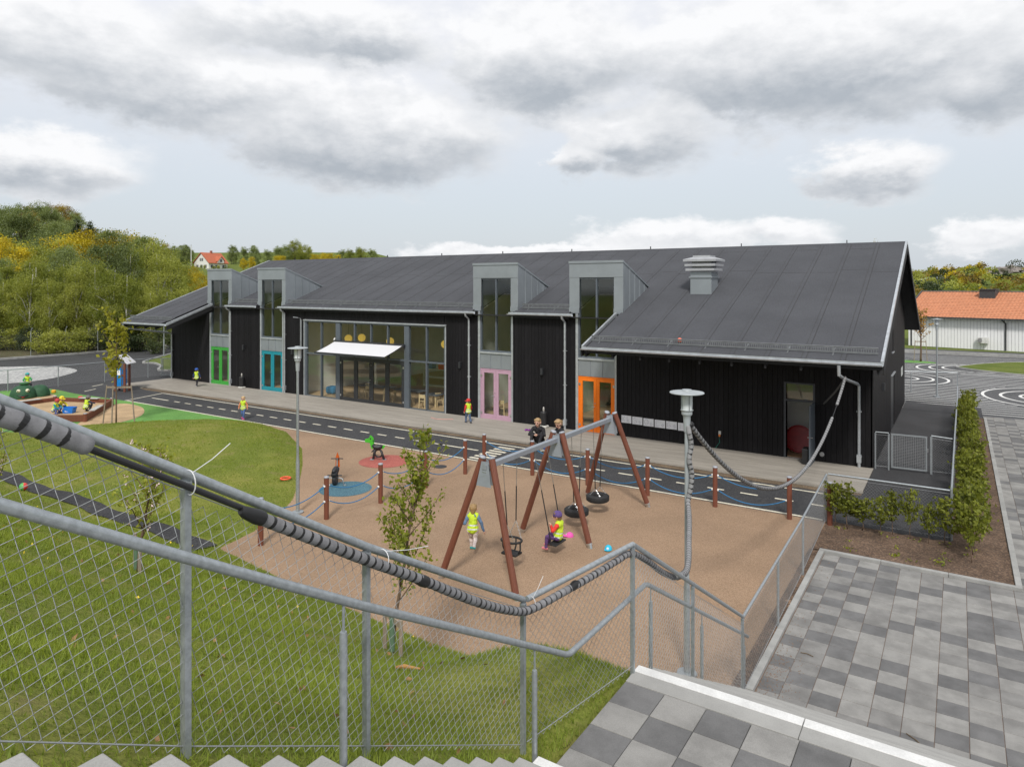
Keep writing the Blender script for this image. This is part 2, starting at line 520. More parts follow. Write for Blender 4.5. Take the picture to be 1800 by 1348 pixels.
def seg_dist(P, A, B):
    d = B - A; L = (d * d).sum()
    t = np.clip(((P - A) @ d) / L, 0, 1)
    q = A + t[:, None] * d
    return np.hypot(*(P - q).T)
def poly_sd(P, poly):
    """signed distance of points to polygon, + inside"""
    poly = np.asarray(poly, float); n = len(poly)
    dist = np.full(len(P), 1e9); ins = np.zeros(len(P), bool)
    for i in range(n):
        A, B = poly[i], poly[(i + 1) % n]
        dist = np.minimum(dist, seg_dist(P, A, B))
        c = ((A[1] > P[:, 1]) != (B[1] > P[:, 1]))
        with np.errstate(divide='ignore', invalid='ignore'):
            xi = (B[0] - A[0]) * (P[:, 1] - A[1]) / (B[1] - A[1] + 1e-12) + A[0]
        ins ^= c & (P[:, 0] < xi)
    return np.where(ins, dist, -dist)
def smooth_poly(pts, k=6):
    """closed Catmull-Rom through points"""
    out = []; n = len(pts)
    for i in range(n):
        p0, p1, p2, p3 = (np.array(pts[(i + j - 1) % n], float) for j in range(4))
        for s in range(k):
            t = s / k
            out.append(tuple(0.5 * ((2 * p1) + (-p0 + p2) * t + (2 * p0 - 5 * p1 + 4 * p2 - p3) * t * t + (-p0 + 3 * p1 - 3 * p2 + p3) * t ** 3)))
    return out
def smooth_path(pts, k=6):
    out = []; n = len(pts); a = [np.array(p, float) for p in pts]
    for i in range(n - 1):
        p0, p1, p2, p3 = a[max(i - 1, 0)], a[i], a[i + 1], a[min(i + 2, n - 1)]
        for s in range(k):
            t = s / k
            out.append(tuple(0.5 * ((2 * p1) + (-p0 + p2) * t + (2 * p0 - 5 * p1 + 4 * p2 - p3) * t * t + (-p0 + 3 * p1 - 3 * p2 + p3) * t ** 3)))
    out.append(tuple(a[-1]))
    return out
def vnoise(x, y, s, seed=0):
    """cheap smooth noise for relief"""
    r = np.random.default_rng(seed); o = np.zeros_like(x)
    for i in range(6):
        a = r.uniform(0, 2 * np.pi); f = s * r.uniform(0.6, 1.7); ph = r.uniform(0, 6.28)
        o += np.sin((x * np.cos(a) + y * np.sin(a)) * f + ph)
    return o / 6

# --- lawn with the bank up to the stairs
LAWN = [(-60, 8.6), (-36, 9.0), (-30.6, 10.6), (-29.3, 12.2), (-28.9, 13.7), (-27.4, 15.1), (-26.0, 16.5), (-24.6, 17.35), (-23.3, 17.5),
        (-21.2, 17.05), (-18.6, 15.6), (-16.9, 14.2), (-15.7, 13.1), (-14.4, 11.8), (-13.6, 10.7), (-13.2, 9.6), (-13.0, 8.75),
        (-10.5, 8.45), (-8.35, 8.3), (-6.8, 8.15), (-4.98, 8.3), (-3.9, 8.5), (-2.9, 8.7), (-2.43, 8.8), (-2.43, -9), (-60, -9)]
PROF_Y = [-20, 0.2, 1.0, 2.6, 4.2, 5.0, 5.8, 6.6, 7.4, 8.0, 8.6, 9.5, 40]
PROF_A = [4.1, 4.1, 3.80, 2.86, 2.02, 1.6, 1.2, 0.78, 0.38, 0.12, 0.02, 0, 0]
PROF_B = [4.1, 4.1, 3.90, 2.98, 2.08, 2.05, 1.98, 1.45, 0.85, 0.30, 0.04, 0, 0]
def lawn_h(x, y):
    x = np.asarray(x, float); y = np.asarray(y, float)
    a = np.interp(y, PROF_Y, PROF_A); b = np.interp(y, PROF_Y, PROF_B)
    k = np.clip((x + 5.4) / 2.2, 0, 1); k = k * k * (3 - 2 * k)
    z = a * (1 - k) + b * k
    z = z + 0.32 * np.exp(-(((x + 22.5) / 5.0) ** 2 + ((y - 14.6) / 2.6) ** 2)) + 0.03 * vnoise(x, y, 1.1, 3) + 0.012 * vnoise(x, y, 4.0, 4)
    return z
def lawn_z(x, y):
    P = np.column_stack([np.ravel(x), np.ravel(y)]).astype(float)
    sd = poly_sd(P, LAWN)
    edge = np.where(sd > 0, np.minimum(sd * 0.25, 0.03), sd * 0.5)
    z = lawn_h(P[:, 0], P[:, 1])
    fade = np.clip(sd / 0.8, 0, 1)
    flat = np.where(P[:, 1] > 8.0, z * fade, z)
    out = np.where(sd > 0, flat + edge, np.minimum(flat, 0.0) + edge)
    near_stair = (P[:, 0] > -2.44)
    return np.where(near_stair, z - 0.5, out)
def H1(x, y):
    return float(lawn_z([x], [y])[0])
gx = np.concatenate([np.arange(-60, -26, 0.5), np.arange(-26, -2.30, 0.14)])
gy = np.concatenate([np.arange(-9, -1, 0.5), np.arange(-1, 18.3, 0.14)])
XX, YY = np.meshgrid(gx, gy)
ZZ = lawn_z(XX, YY)
nx, ny = len(gx), len(gy)
I = np.arange(nx * ny).reshape(ny, nx)
F = np.column_stack([I[:-1, :-1].ravel(), I[:-1, 1:].ravel(), I[1:, 1:].ravel(), I[1:, :-1].ravel()])
zc = ZZ[F].max(axis=1)
F = F[zc > -0.06]
lawn = struct(link('lawn', np_mesh('lawn', np.column_stack([XX.ravel(), YY.ravel(), ZZ]), F, grass, smooth=True)))

# grass blades on the near bank and along the nearer edges
def blades(n, x0, x1, y0, y1, hgt, wid, seed, keep=None):
    r = np.random.default_rng(seed)
    x = r.uniform(x0, x1, n); y = r.uniform(y0, y1, n)
    cl = vnoise(x, y, 2.6, 21) + vnoise(x, y, 7.0, 22)
    k = (r.random(n) < 0.75 + 0.6 * cl)
    sd = poly_sd(np.column_stack([x, y]), LAWN); k &= sd > 0.02
    if keep is not None: k &= keep(x, y)
    x, y, cl = x[k], y[k], cl[k]; n = len(x)
    z = lawn_z(x, y) - 0.004
    a = r.uniform(0, 2 * np.pi, n); h = hgt * r.uniform(0.5, 1.3, n) * (1 + 0.5 * cl)
    w_ = wid * r.uniform(0.7, 1.3, n)
    ln = r.normal(0, 0.45, (n, 2)) * h[:, None]
    B = np.column_stack([x, y, z])
    e = np.column_stack([np.cos(a) * w_, np.sin(a) * w_, np.zeros(n)])
    T = B + np.column_stack([ln[:, 0], ln[:, 1], h])
    V = np.stack([B - e, B + e, T], axis=1).reshape(-1, 3)
    tone = np.repeat(np.clip(0.5 + 0.35 * cl + r.normal(0, 0.22, n), 0, 1), 3)
    return V, tone
strip = lambda x, y: ~((y > 8.2) & (y < 8.85) & (x < -13.2))
Va, ta = blades(150000, -9, -2.44, 0.6, 8.9, 0.05, 0.0042, 5)
Vb, tb = blades(90000, -16, -9, 2.0, 9.5, 0.055, 0.006, 6, strip)
Vc, tcn_ = blades(110000, -29.5, -13, 6.5, 17.6, 0.04, 0.009, 7, strip)
V = np.vstack([Va, Vb, Vc]); tn = np.concatenate([ta, tb, tcn_])
blade_m = leaf_mat('grass_blade', (0.14, 0.195, 0.03), (0.30, 0.36, 0.07), 0.4, 0.6)
gb = link('grass_blades', np_mesh('grass_blades', V, np.arange(len(V)).reshape(-1, 3), blade_m, tn))
tag(gb, 'short green grass growing on the lawn and bank', 'grass', kind='stuff')

# --- flat sheets, each a few millimetres above the one below
def sheet(name, poly, z, mat):
    return struct(MB().sheet(poly, z).build(name, mat))
sheet('ground', [(-900, -300), (900, -300), (900, 1200), (-900, 1200)], -0.35, grass_far)
sheet('asphalt_yard', [(-59.6, 6), (-2.6, 6), (-2.6, 9.4), (40, 9.4), (40, 66), (-59.6, 66)], -0.012, asphalt)
sheet('rubber_play_surface', [(-28, 7), (-2.46, 7), (-2.46, 17.46), (-24.9, 17.46), (-28, 15.2)], -0.004, rubber_brown)
def disc(name, cx, cy, rx, z, mat, n=48):
    return sheet(name, [(cx + rx * math.cos(2 * math.pi * i / n), cy + rx * math.sin(2 * math.pi * i / n)) for i in range(n)], z, mat)
disc('red_rubber_circle', -15.1, 15.9, 0.80, 0.001, rubber_red)
disc('blue_rubber_circle', -13.95, 13.17, 0.70, 0.001, rubber_blue)
GREEN = smooth_poly([(-42, 14.0), (-41.1, 17.1), (-37.7, 17.25), (-34, 17.45), (-31.5, 17.5), (-27, 17.48), (-23.6, 17.4), (-23.4, 16.2), (-28, 9.0), (-41, 8.7)], 5)
sheet('green_rubber_surface', GREEN, 0.0, rubber_green)
sheet('sandy_patch', smooth_poly([(-29.5, 13.6), (-32.8, 16.7), (-31.2, 17.0), (-29.2, 16.0), (-28.3, 14.6), (-28.9, 13.6)], 6), 0.004, sand)
sheet('sandy_patch', smooth_poly([(-39.6, 14.7), (-38.9, 16.4), (-37.5, 16.3), (-36.9, 15.5), (-37.6, 14.7)], 6), 0.004, sand)
sheet('gravel_bed', smooth_poly([(-45.1, 16.7), (-44.8, 18.2), (-45.6, 19.9), (-47.9, 22.0), (-50.9, 22.4), (-53.3, 21.3), (-55, 18.5), (-53, 14.5), (-47.5, 13.5)], 6), -0.006, gravel)

# cycle track markings
mk = MB()
mk.ribbon([(x, 17.56, -0.006) for x in np.linspace(-33.4, -2.7, 30)], 0.09)
mk.ribbon([(x, 19.78 + (0.18 if x < -33 else 0) * 0, -0.006) for x in np.linspace(-34.3, -2.3, 30)], 0.09)
mk.ribbon([(-33.5, 17.5, -0.006), (-34.2, 19.83, -0.006)], 0.09)
x = -32.6
mk.ribbon([(-33.2, 18.67, -0.006), (-31.8, 18.67, -0.006)], 0.09)
x = -31.3
while x < -2.9:
    if -13.6 < x < -12.2 or -15.4 < x < -13.6 or -12.2 < x < -10.9:
        x += 0.88; continue
    mk.ribbon([(x, 18.67, -0.006), (x + 0.45, 18.67, -0.006)], 0.09)
    x += 0.88
mk.ribbon([(-15.2, 18.67, -0.006), (-13.5, 18.67, -0.006)], 0.09)
mk.ribbon([(-12.2, 18.67, -0.006), (-10.8, 18.67, -0.006)], 0.09)
for i in range(7):
    y = 17.8 + i * 0.275
    mk.ribbon([(-13.2, y, -0.006), (-12.55, y, -0.006)], 0.14)
for xx, yy in ((-38.2, 17.9), (-37.6, 19.0), (-39.7, 19.0), (-36.9, 20.1)):
    mk.ribbon([(xx, yy, -0.006), (xx - 0.4, yy + 0.75, -0.006)], 0.09)
struct(mk.build('track_marking', line_paint))
sheet('sand_streak', smooth_poly([(-36, 19.9), (-30, 20.05), (-20, 20.0), (-12, 20.0), (-4, 19.98), (-2.4, 20.1), (-2.4, 20.33), (-14, 20.3), (-26, 20.32), (-36, 20.33)], 3), -0.008,
      granules('sandy_asphalt', [(0.16, 0.115, 0.075), (0.11, 0.085, 0.06), (0.20, 0.15, 0.10)], 60, 0.95, 0.3, 1.0))

# path strip across the lawn (chipped asphalt), draped on the ground
ps = MB()
pv = []
for xx in np.linspace(-34, -13.1, 60):
    for yy in (8.25, 8.8):
        yo = yy + 0.05 * math.sin(xx * 1.7 + yy) + 0.03 * math.sin(xx * 4.1)
        pv.append((xx, yo, max(H1(xx, yo), 0.0) + 0.022))
ps.add(pv, [(2 * i, 2 * i + 2, 2 * i + 3, 2 * i + 1) for i in range(59)])
struct(ps.build('lawn_path', granules('chipped_asphalt', [(0.04, 0.04, 0.043), (0.06, 0.06, 0.062), (0.03, 0.03, 0.034)], 40, 0.9, 0.2, 1.0, 0.8, dirt=((0.28, 0.20, 0.12), 1.1, 0.66, 0.72))))

# ================================================================ boardwalk along the facade
wood_grey = M('weathered_deck_wood', (0.29, 0.265, 0.23), 0.85, 0, 0.16, 1.0, 0.2, 60, stretch=(0.5, 6, 1), fine=0.18)
bw = MB()
rr = random.Random(3)
y = 20.40
while y < 23.02:
    x = -39.0
    off = rr.uniform(0, 3.6)
    while x < -2.16:
        x2 = min(x + (off if off > 0 else 4.2), -2.16); off = 0
        if x2 - x > 0.05:
            bw.box(x, x2 - 0.004, y, y + 0.113, 0.012, 0.045 + rr.uniform(-0.002, 0.002))
        x = x2
    y += 0.119
deck = struct(MB().box(-39.0, -2.16, 20.41, 23.05, -0.03, 0.02).build('boardwalk', M('deck_joist', (0.05, 0.042, 0.035), 0.9)))
stuff(bw.build('planks', wood_grey, deck))
MB().box(-39.02, -2.15, 20.37, 20.398, -0.03, 0.04).build('edge_board', wood_grey, deck)

# ================================================================ upper stairs, landing, lower stairs
stair_conc = M('cast_concrete_step', (0.30, 0.297, 0.285), 0.85, 0, 0.1, 2.5, 0.2, 110, fine=0.1)
XL, XR = -2.42, 3.2
st = thing('upper_staircase', (0.4, 2.5, 2.0), 'grey concrete stair flight with white nosing at its foot', 'stairs')
for k in range(14):
    yk = 4.043 - 0.2375 * k; zk = 2.28 + 0.1375 * k
    s_ = MB().box(XL, XR, yk - 0.30, yk, zk - 0.19, zk).build('step', stair_conc, st, bevel=0.006)
    if k == 0:
        MB().box(XL + 0.004, XR - 0.004, yk - 0.075, yk + 0.003, zk - 0.06, zk + 0.004).build('nosing', white_paint, s_)
MB().hexa([(XL + 0.05, 0.6, 1.5), (XR - 0.05, 0.6, 1.5), (XR - 0.05, 3.7, 1.5), (XL + 0.05, 3.7, 1.5), (XL + 0.05, 0.6, 3.85), (XR - 0.05, 0.6, 3.85), (XR - 0.05, 3.7, 2.1), (XL + 0.05, 3.7, 2.1)]).build('stringer', stair_conc, st)
struct(MB().box(-2.42, 3.2, -4, 0.72, 3.9, 4.11).build('upper_landing', stair_conc))

tile_l = M('paving_slab_light', (0.222, 0.217, 0.207), 0.85, 0, 0.16, 3.2, 0.3, 130, objrand=0.07, fine=0.16)
tile_d = M('paving_slab_dark', (0.122, 0.121, 0.121), 0.85, 0, 0.18, 3.2, 0.3, 130, objrand=0.10, fine=0.16)
tile_m = M('paving_slab_mid', (0.185, 0.181, 0.174), 0.85, 0, 0.18, 3.2, 0.3, 130, objrand=0.08, fine=0.16)
joint = M('joint_sand', (0.17, 0.115, 0.085), 0.95, 0, 0.25, 6)
TM = {}
def slab_mesh(wd, dp, mat):
    k = (round(wd, 3), round(dp, 3), mat.name)
    if k not in TM:
        mb = MB(); b = 0.004; x, yv = wd / 2 - 0.002, dp / 2 - 0.002
        v = [(-x, -yv, -0.05), (x, -yv, -0.05), (x, yv, -0.05), (-x, yv, -0.05), (-x, -yv, -b), (x, -yv, -b), (x, yv, -b), (-x, yv, -b),
             (-x + b, -yv + b, 0), (x - b, -yv + b, 0), (x - b, yv - b, 0), (-x + b, yv - b, 0)]
        f = [(8, 9, 10, 11), (0, 1, 5, 4), (1, 2, 6, 5), (2, 3, 7, 6), (3, 0, 4, 7), (4, 5, 9, 8), (5, 6, 10, 9), (6, 7, 11, 10), (7, 4, 8, 11)]
        mb.add(v, f); TM[k] = mb.mesh('paving_slab', mat)
    return TM[k]
def slab(cx, cy, z, wd, dp, mat, parent):
    o = bpy.data.objects.new('paving_slab', slab_mesh(wd, dp, mat))
    COL.objects.link(o); o.parent = parent
    o.location = (cx, cy, z + rr.uniform(-0.0015, 0.0015))
    o.rotation_euler = (rr.uniform(-0.003, 0.003), rr.uniform(-0.003, 0.003), rr.uniform(-0.004, 0.004))
    return o
ZL = 2.09
land = struct(MB().box(XL + 0.01, XR, 3.9, 5.76, 1.7, ZL - 0.045).build('stair_landing', joint))
nrow = 0
yv = 5.515
while yv > 4.1:
    c = 0; x = XL
    while x < XR - 0.2:
        slab(x + 0.176, yv - 0.172, ZL, 0.352, 0.338, tile_d if (c + nrow) % 2 == 0 else tile_l, land)
        x += 0.353; c += 1
    yv -= 0.339; nrow += 1
for i in range(4):                      # edge stones of the landing with a white painted nosing
    x0 = XL + i * 1.40; x1 = min(x0 + 1.396, XR)
    es = MB().box(x0, x1, 5.52, 5.80, ZL - 0.16, ZL + 0.002).build('edge_stone', stair_conc, land, bevel=0.006)
    MB().box(x0 + 0.002, x1 - 0.002, 5.695, 5.804, ZL - 0.02, ZL + 0.006).build('nosing', white_paint, es, bevel=0.003)
ls = thing('lower_staircase', (0.4, 7.6, 0.0), 'concrete stair flight going down from the landing to the paving', 'stairs')
for k in range(13):
    y0 = 5.80 + 0.27 * k; z1 = ZL - 0.149 * (k + 1)
    MB().box(XL + 0.02, XR, y0 + 0.005, y0 + 0.31, z1 - 0.20, z1).build('step', stair_conc, ls, bevel=0.006)
MB().hexa([(XL + 0.06, 5.7, -0.3), (XR - 0.06, 5.7, -0.3), (XR - 0.06, 9.35, -0.3), (XL + 0.06, 9.35, -0.3), (XL + 0.06, 5.7, 1.75), (XR - 0.06, 5.7, 1.75), (XR - 0.06, 9.35, -0.05), (XL + 0.06, 9.35, -0.05)]).build('stringer', stair_conc, ls)

# ================================================================ lower paving
pav = struct(MB().sheet([(-2.40, 9.2), (5.78, 9.2), (5.78, 35.1), (0.9, 35.1), (0.9, 15.42), (-2.40, 15.42)], -0.008).build('paving', joint))
TL = rr
def pick():
    r_ = TL.random()
    return tile_d if r_ < 0.30 else (tile_m if r_ < 0.50 else tile_l)
spots = []
for ci in range(-1, 22):
    if ci == -1: cx, wd = -2.185, 0.29
    else: cx, wd = -2.04 + 0.3565 * ci + 0.178, 0.354
    prev = None
    off = 0.0 if ci % 2 else 0.02
    for ri in range(80):
        cy = 9.205 + 0.352 * ri
        if cy > 35: break
        if cx < 0.93 and cy > 15.3: break
        r_ = TL.random()
        if (ci + ri) % 2: mt = tile_d if r_ < 0.58 else (tile_m if r_ < 0.8 else tile_l)
        else: mt = tile_d if r_ < 0.06 else (tile_m if r_ < 0.25 else tile_l)
        prev = mt
        spots.append((cx, cy, wd, mt))
inview = lambda q: q[0] < 0.085 * q[1] + 0.35
near = sorted([q for q in spots if inview(q)], key=lambda q: q[1])[:295]
ns = set(id(q) for q in near)
for q in near: slab(q[0], q[1], 0.0, q[2], 0.349, q[3], pav)
rest_mb = MB()
for q in spots:
    if id(q) in ns: continue
    rest_mb.mi = 0 if q[3] is tile_l else (1 if q[3] is tile_m else 2)
    zt = TL.uniform(-0.0015, 0.0015)
    rest_mb.box(q[0] - q[2] / 2 + 0.002, q[0] + q[2] / 2 - 0.002, q[1] - 0.172, q[1] + 0.172, -0.05, zt)
stuff(rest_mb.build('distant_paving_slabs', [tile_l, tile_m, tile_d], pav))

def kerb_run(a, b, wd, z0, z1, parent, step=1.0, mat=None):
    a = Vector((*a, 0)); b = Vector((*b, 0)); L = (b - a).length; n = max(1, round(L / step)); d = (b - a) / n
    for i in range(n):
        p, q = a + d * i, a + d * (i + 1)
        e = d.normalized() * 0.003
        MB().bar((p + e) + Vector((0, 0, (z0 + z1) / 2)), (q - e) + Vector((0, 0, (z0 + z1) / 2)), wd, z1 - z0).build('kerb_stone', mat or kerb_concrete, parent, bevel=0.006)
kb = struct(thing('paving_kerb', (-2.4, 15.4, 0), 'pale concrete kerb between the soil bed and the slabs', 'kerb'))
kerb_run((-2.39, 9.55), (-2.39, 15.36), 0.10, -0.10, 0.055, kb)
kerb_run((-2.44, 15.42), (0.95, 15.42), 0.10, -0.10, 0.06, kb)
kerb_run((0.90, 15.48), (0.87, 34.4), 0.10, -0.10, 0.06, kb)
def bumpy(name, x0, x1, y0, y1, z, amp, mat, step=0.12, seed=1):
    gx = np.arange(x0, x1 + 1e-6, step); gy = np.arange(y0, y1 + 1e-6, step)
    X, Y = np.meshgrid(gx, gy); r = np.random.default_rng(seed)
    Z = z + amp * (vnoise(X, Y, 2.2, seed) + 0.7 * vnoise(X, Y, 6.5, seed + 1)) + amp * 0.5 * r.normal(0, 0.5, X.shape)
    I = np.arange(X.size).reshape(X.shape)
    F = np.column_stack([I[:-1, :-1].ravel(), I[:-1, 1:].ravel(), I[1:, 1:].ravel(), I[1:, :-1].ravel()])
    return struct(link(name, np_mesh(name, np.column_stack([X.ravel(), Y.ravel(), Z.ravel()]), F, mat, smooth=True)))
bumpy('soil_bed', -2.60, 0.90, 15.45, 17.46, 0.03, 0.022, soil, 0.07, 5)
bumpy('soil_bed', -0.16, 0.90, 17.3, 34.4, 0.025, 0.02, soil, 0.1, 6)
bumpy('soil_bed', -2.64, -2.44, 9.0, 15.5, 0.01, 0.012, soil, 0.06, 7)
sheet('side_path', [(-2.16, 20.2), (-2.62, 17.5), (-0.17, 17.5), (-0.12, 38.5), (-2.16, 38.5)], -0.004, granules('smooth_asphalt', [(0.05, 0.05, 0.053), (0.06, 0.06, 0.063), (0.045, 0.045, 0.048)], 60, 0.85, 0.15, 0.5))
# ================================================================ fences
def chainlink(segs, p=0.065, r=0.0017):
    """segs: list of (bottom0, bottom1, height0, height1); woven diamond mesh as thin wires -> (V, F).
    The rolls follow the slope of the rail, so on the stairs the diamonds are tilted with it."""
    Vs = []; Fs = []; o = 0
    for b0, b1, h0, h1 in segs:
        b0 = np.array(b0, float); b1 = np.array(b1, float)
        e = b1 - b0; L = np.hypot(e[0], e[1]); eu = np.array([e[0], e[1], 0]) / L
        nrm = np.array([-eu[1], eu[0], 0]); sl = e[2] / L
        c_, s_ = 1 / math.hypot(1, sl), sl / math.hypot(1, sl)
        A = eu * c_ + np.array([0, 0, s_]); B = -eu * s_ + np.array([0, 0, c_])       # along / across the roll
        hh = max(h0, h1); q = p / 2
        La = L / c_ + hh * abs(s_) * 2; a0 = -hh * abs(s_)
        nw = int(La / q); rows = int(hh * c_ / q)
        i = np.arange(nw)[:, None]; j = np.arange(rows + 1)[None, :]
        aa = a0 + (i + ((i + j) % 2)) * q + 0.0015 * np.sin(i * 12.9 + j * 4.1)
        bb = j * q + 0 * i
        Pt = b0 + aa[..., None] * A + bb[..., None] * B
        hor = (Pt - b0) @ eu
        ok = (hor > -0.004) & (hor < L + 0.004)
        hloc = h0 + (h1 - h0) * np.clip(hor / L, 0, 1)
        ok &= (Pt[..., 2] - (b0[2] + sl * hor)) <= hloc + 0.02
        Pt = Pt + np.where((i + j) % 2 == 0, 1, -1)[..., None] * nrm * (r * 0.9)
        ring = np.stack([nrm * r, A * r * 1.25, -nrm * r, -A * r * 1.25])
        V = (Pt[:, :, None, :] + ring[None, None]).reshape(-1, 3)
        m = rows + 1
        keep = (ok[:, :-1] & ok[:, 1:]).ravel()
        a = ((np.arange(nw)[:, None] * m + np.arange(rows)[None, :]).ravel() * 4)[keep]
        for k in range(4):
            k2 = (k + 1) % 4
            Fs.append(np.column_stack([a + k, a + k2, a + 4 + k2, a + 4 + k]) + o)
        Vs.append(V); o += len(V)
    return np.vstack(Vs), np.vstack(Fs)
def arc_pts(a, b, n=2):
    return [tuple(Vector(a).lerp(Vector(b), i / n)) for i in range(n + 1)]
def fence(label, nodes, rail_r=0.022, post=0.034, mesh_p=0.072, wire=0.0016, posts=None, group=None, round_posts=False, gap=0.06, name='chain_link_fence', top_gap=0.07, closed_caps=True, cat='fence'):
    """nodes: (x, y, z_ground, z_rail)"""
    t = thing(name, (nodes[0][0], nodes[0][1], nodes[0][2]), label, cat, group)
    for i, (x, y, zg, zr) in enumerate(nodes):
        if posts is not None and not posts[i]: continue
        mb = MB()
        if round_posts: mb.tube([(x, y, zg - 0.1), (x, y, zr - rail_r * 0.4)], post / 2, 10)
        else:
            mb.box(x - post / 2, x + post / 2, y - post * 0.42, y + post * 0.42, zg - 0.15, zr - 0.035)
            mb.box(x - post / 2 - 0.002, x + post / 2 + 0.002, y - post * 0.42 - 0.002, y + post * 0.42 + 0.002, zr - 0.05, zr - 0.03)
            mb.bar((x, y - 0.03, zr - 0.026), (x, y + 0.03, zr - 0.026), 0.012, 0.022)
        mb.build('post', galv, t, smooth='auto' if round_posts else False)
    for a, b in zip(nodes[:-1], nodes[1:]):
        MB().tube([(a[0], a[1], a[3]), (b[0], b[1], b[3])], rail_r, 14).build('top_rail', galv, t, smooth='auto')
    segs = []
    wires = MB()
    for a, b in zip(nodes[:-1], nodes[1:]):
        b0 = (a[0], a[1], a[2] + gap); b1 = (b[0], b[1], b[2] + gap)
        h0 = a[3] - a[2] - gap - top_gap; h1 = b[3] - b[2] - gap - top_gap
        segs.append((b0, b1, h0, h1))
        wires.tube([(b0[0], b0[1], b0[2] + 0.03), (b1[0], b1[1], b1[2] + 0.03)], 0.0032, 6)
        wires.tube([(b0[0], b0[1], b0[2] + h0), (b1[0], b1[1], b1[2] + h1)], 0.0026, 6)
    V_, F_ = chainlink(segs, mesh_p, wire)
    stuff(link('wire_mesh', np_mesh('wire_mesh', V_, F_, galv_wire, smooth=True), t))
    wires.build('tension_wire', galv_wire, t)
    return t

fence('galvanised chain-link fence climbing beside the upper stairs in the foreground',
      [(-2.65, 0.35, 4.28, 5.50), (-2.65, 1.63, 3.53, 4.73), (-2.65, 2.65, 2.96, 4.11), (-2.65, 4.22, 2.09, 3.23)], posts=[0, 1, 1, 1])
fence('level chain-link fence beside the checkered stair landing',
      [(-2.635, 4.25, 2.10, 3.225), (-2.42, 5.66, 2.06, 3.22)], posts=[0, 0])
fence('chain-link fence descending beside the lower stairs to the rubber ground',
      [(-2.42, 5.67, 2.02, 3.22), (-2.42, 7.30, 1.13, 2.28), (-2.42, 9.33, 0.0, 1.11)], posts=[1, 1, 1], top_gap=0.10)
fence('straight chain-link fence between brown rubber ground and slab paving',
      [(-2.42, 9.36, 0.0, 1.09), (-2.46, 11.65, 0, 1.09), (-2.50, 13.98, 0, 1.09), (-2.61, 17.46, 0, 1.10)], rail_r=0.02, post=0.042, posts=[0, 1, 1, 1], round_posts=True, wire=0.0016)
fence('short chain-link fence behind the young hedge with pale top rail',
      [(-2.58, 17.52, 0, 1.10), (-0.18, 17.52, 0, 1.10)], rail_r=0.02, post=0.042, posts=[0, 0], round_posts=True, wire=0.0016)
fence('long chain-link fence between the side path and the tall hedge',
      [(-0.15, 17.52, 0, 1.14), (-0.14, 20.5, 0, 1.12), (-0.13, 23.6, 0, 1.12), (-0.11, 27.6, 0, 1.12), (-0.09, 31.6, 0, 1.12), (-0.08, 35.6, 0, 1.12)], rail_r=0.022, post=0.048, round_posts=True, wire=0.0016)
fence('narrow chain-link panel between the black gable corner and the gate',
      [(-2.13, 23.32, 0, 1.10), (-1.78, 23.36, 0, 1.10)], rail_r=0.016, post=0.04, round_posts=False, wire=0.0016)
fence('narrow chain-link panel on the hedge side of the small gate',
      [(-0.70, 23.5, 0, 1.12), (-0.18, 23.55, 0, 1.08)], rail_r=0.016, post=0.055, posts=[1, 0], wire=0.0016)
fence('chain-link fence at the far left between play yard and road',
      [(-41.6, 11.0, 0, 1.12), (-41.4, 15.67, 0, 1.12), (-41.17, 17.95, 0, 1.12), (-40.95, 20.28, 0, 1.12), (-40.8, 22.7, 0, 1.12), (-40.7, 23.45, 0, 1.12)], rail_r=0.022, post=0.05, mesh_p=0.09, wire=0.0016, round_posts=True)
# tall boundary fence with cranked post tops along the wood
t = thing('boundary_fence', (-60.3, 25, 0), 'tall grey boundary fence with bent post tops along the wood', 'fence')
segs = []
for i in range(12):
    y = 17.0 + 2.45 * i; xx = -60.4 + 0.04 * i
    MB().tube([(xx, y, 0.0), (xx, y, 1.85), (xx + 0.02, y + 0.0, 1.95), (xx + 0.22, y, 2.2)], 0.035, 8).build('post', galv, t, smooth='auto')
    if i < 11: segs.append(((xx, y, 0.08), (xx + 0.04, y + 2.45, 0.08), 1.75, 1.75))
V_, F_ = chainlink(segs, 0.13, 0.0022)
stuff(link('wire_mesh', np_mesh('wire_mesh', V_, F_, M('dull_wire', (0.18, 0.19, 0.19), 0.6, 0.3)), t))

# small gates
def gate(label, a, b, h, hinge_post=True):
    a = Vector((*a, 0)); b = Vector((*b, 0)); d = (b - a).normalized()
    t = thing('yard_gate', a, label, 'gate')
    fr = MB(); r_ = 0.02
    for p in (a, b):
        fr.bar((p.x, p.y, 0.06), (p.x, p.y, h), 0.04, 0.04, up=(0, 1, 0))
    fr.bar((a.x, a.y, h - 0.02), (b.x, b.y, h - 0.02), 0.036, 0.04)
    fr.bar((a.x, a.y, 0.08), (b.x, b.y, 0.08), 0.036, 0.04)
    fr.build('gate_frame', galv, t)
    g_ = MB(); L = (b - a).length
    n = int(L / 0.045)
    for i in range(1, n):
        p = a + d * (L * i / n); g_.bar((p.x, p.y, 0.1), (p.x, p.y, h - 0.04), 0.005, 0.005)
    for j in range(1, int((h - 0.1) / 0.045)):
        z = 0.1 + j * 0.045; g_.bar((a.x, a.y, z), (b.x, b.y, z), 0.005, 0.005)
    stuff(g_.build('welded_grid', galv_wire, t))
    MB().box(b.x + 0.02, b.x + 0.05, b.y - 0.015, b.y + 0.015, 0.62, 0.72).build('latch', steel_bright, t)
    return t
gate('galvanised grid gate beside the black gable wall', (-1.70, 23.45), (-0.82, 23.5), 1.08)
gate('narrow galvanised gate at the far left corner of the building', (-40.62, 23.5), (-39.3, 23.85), 1.1)

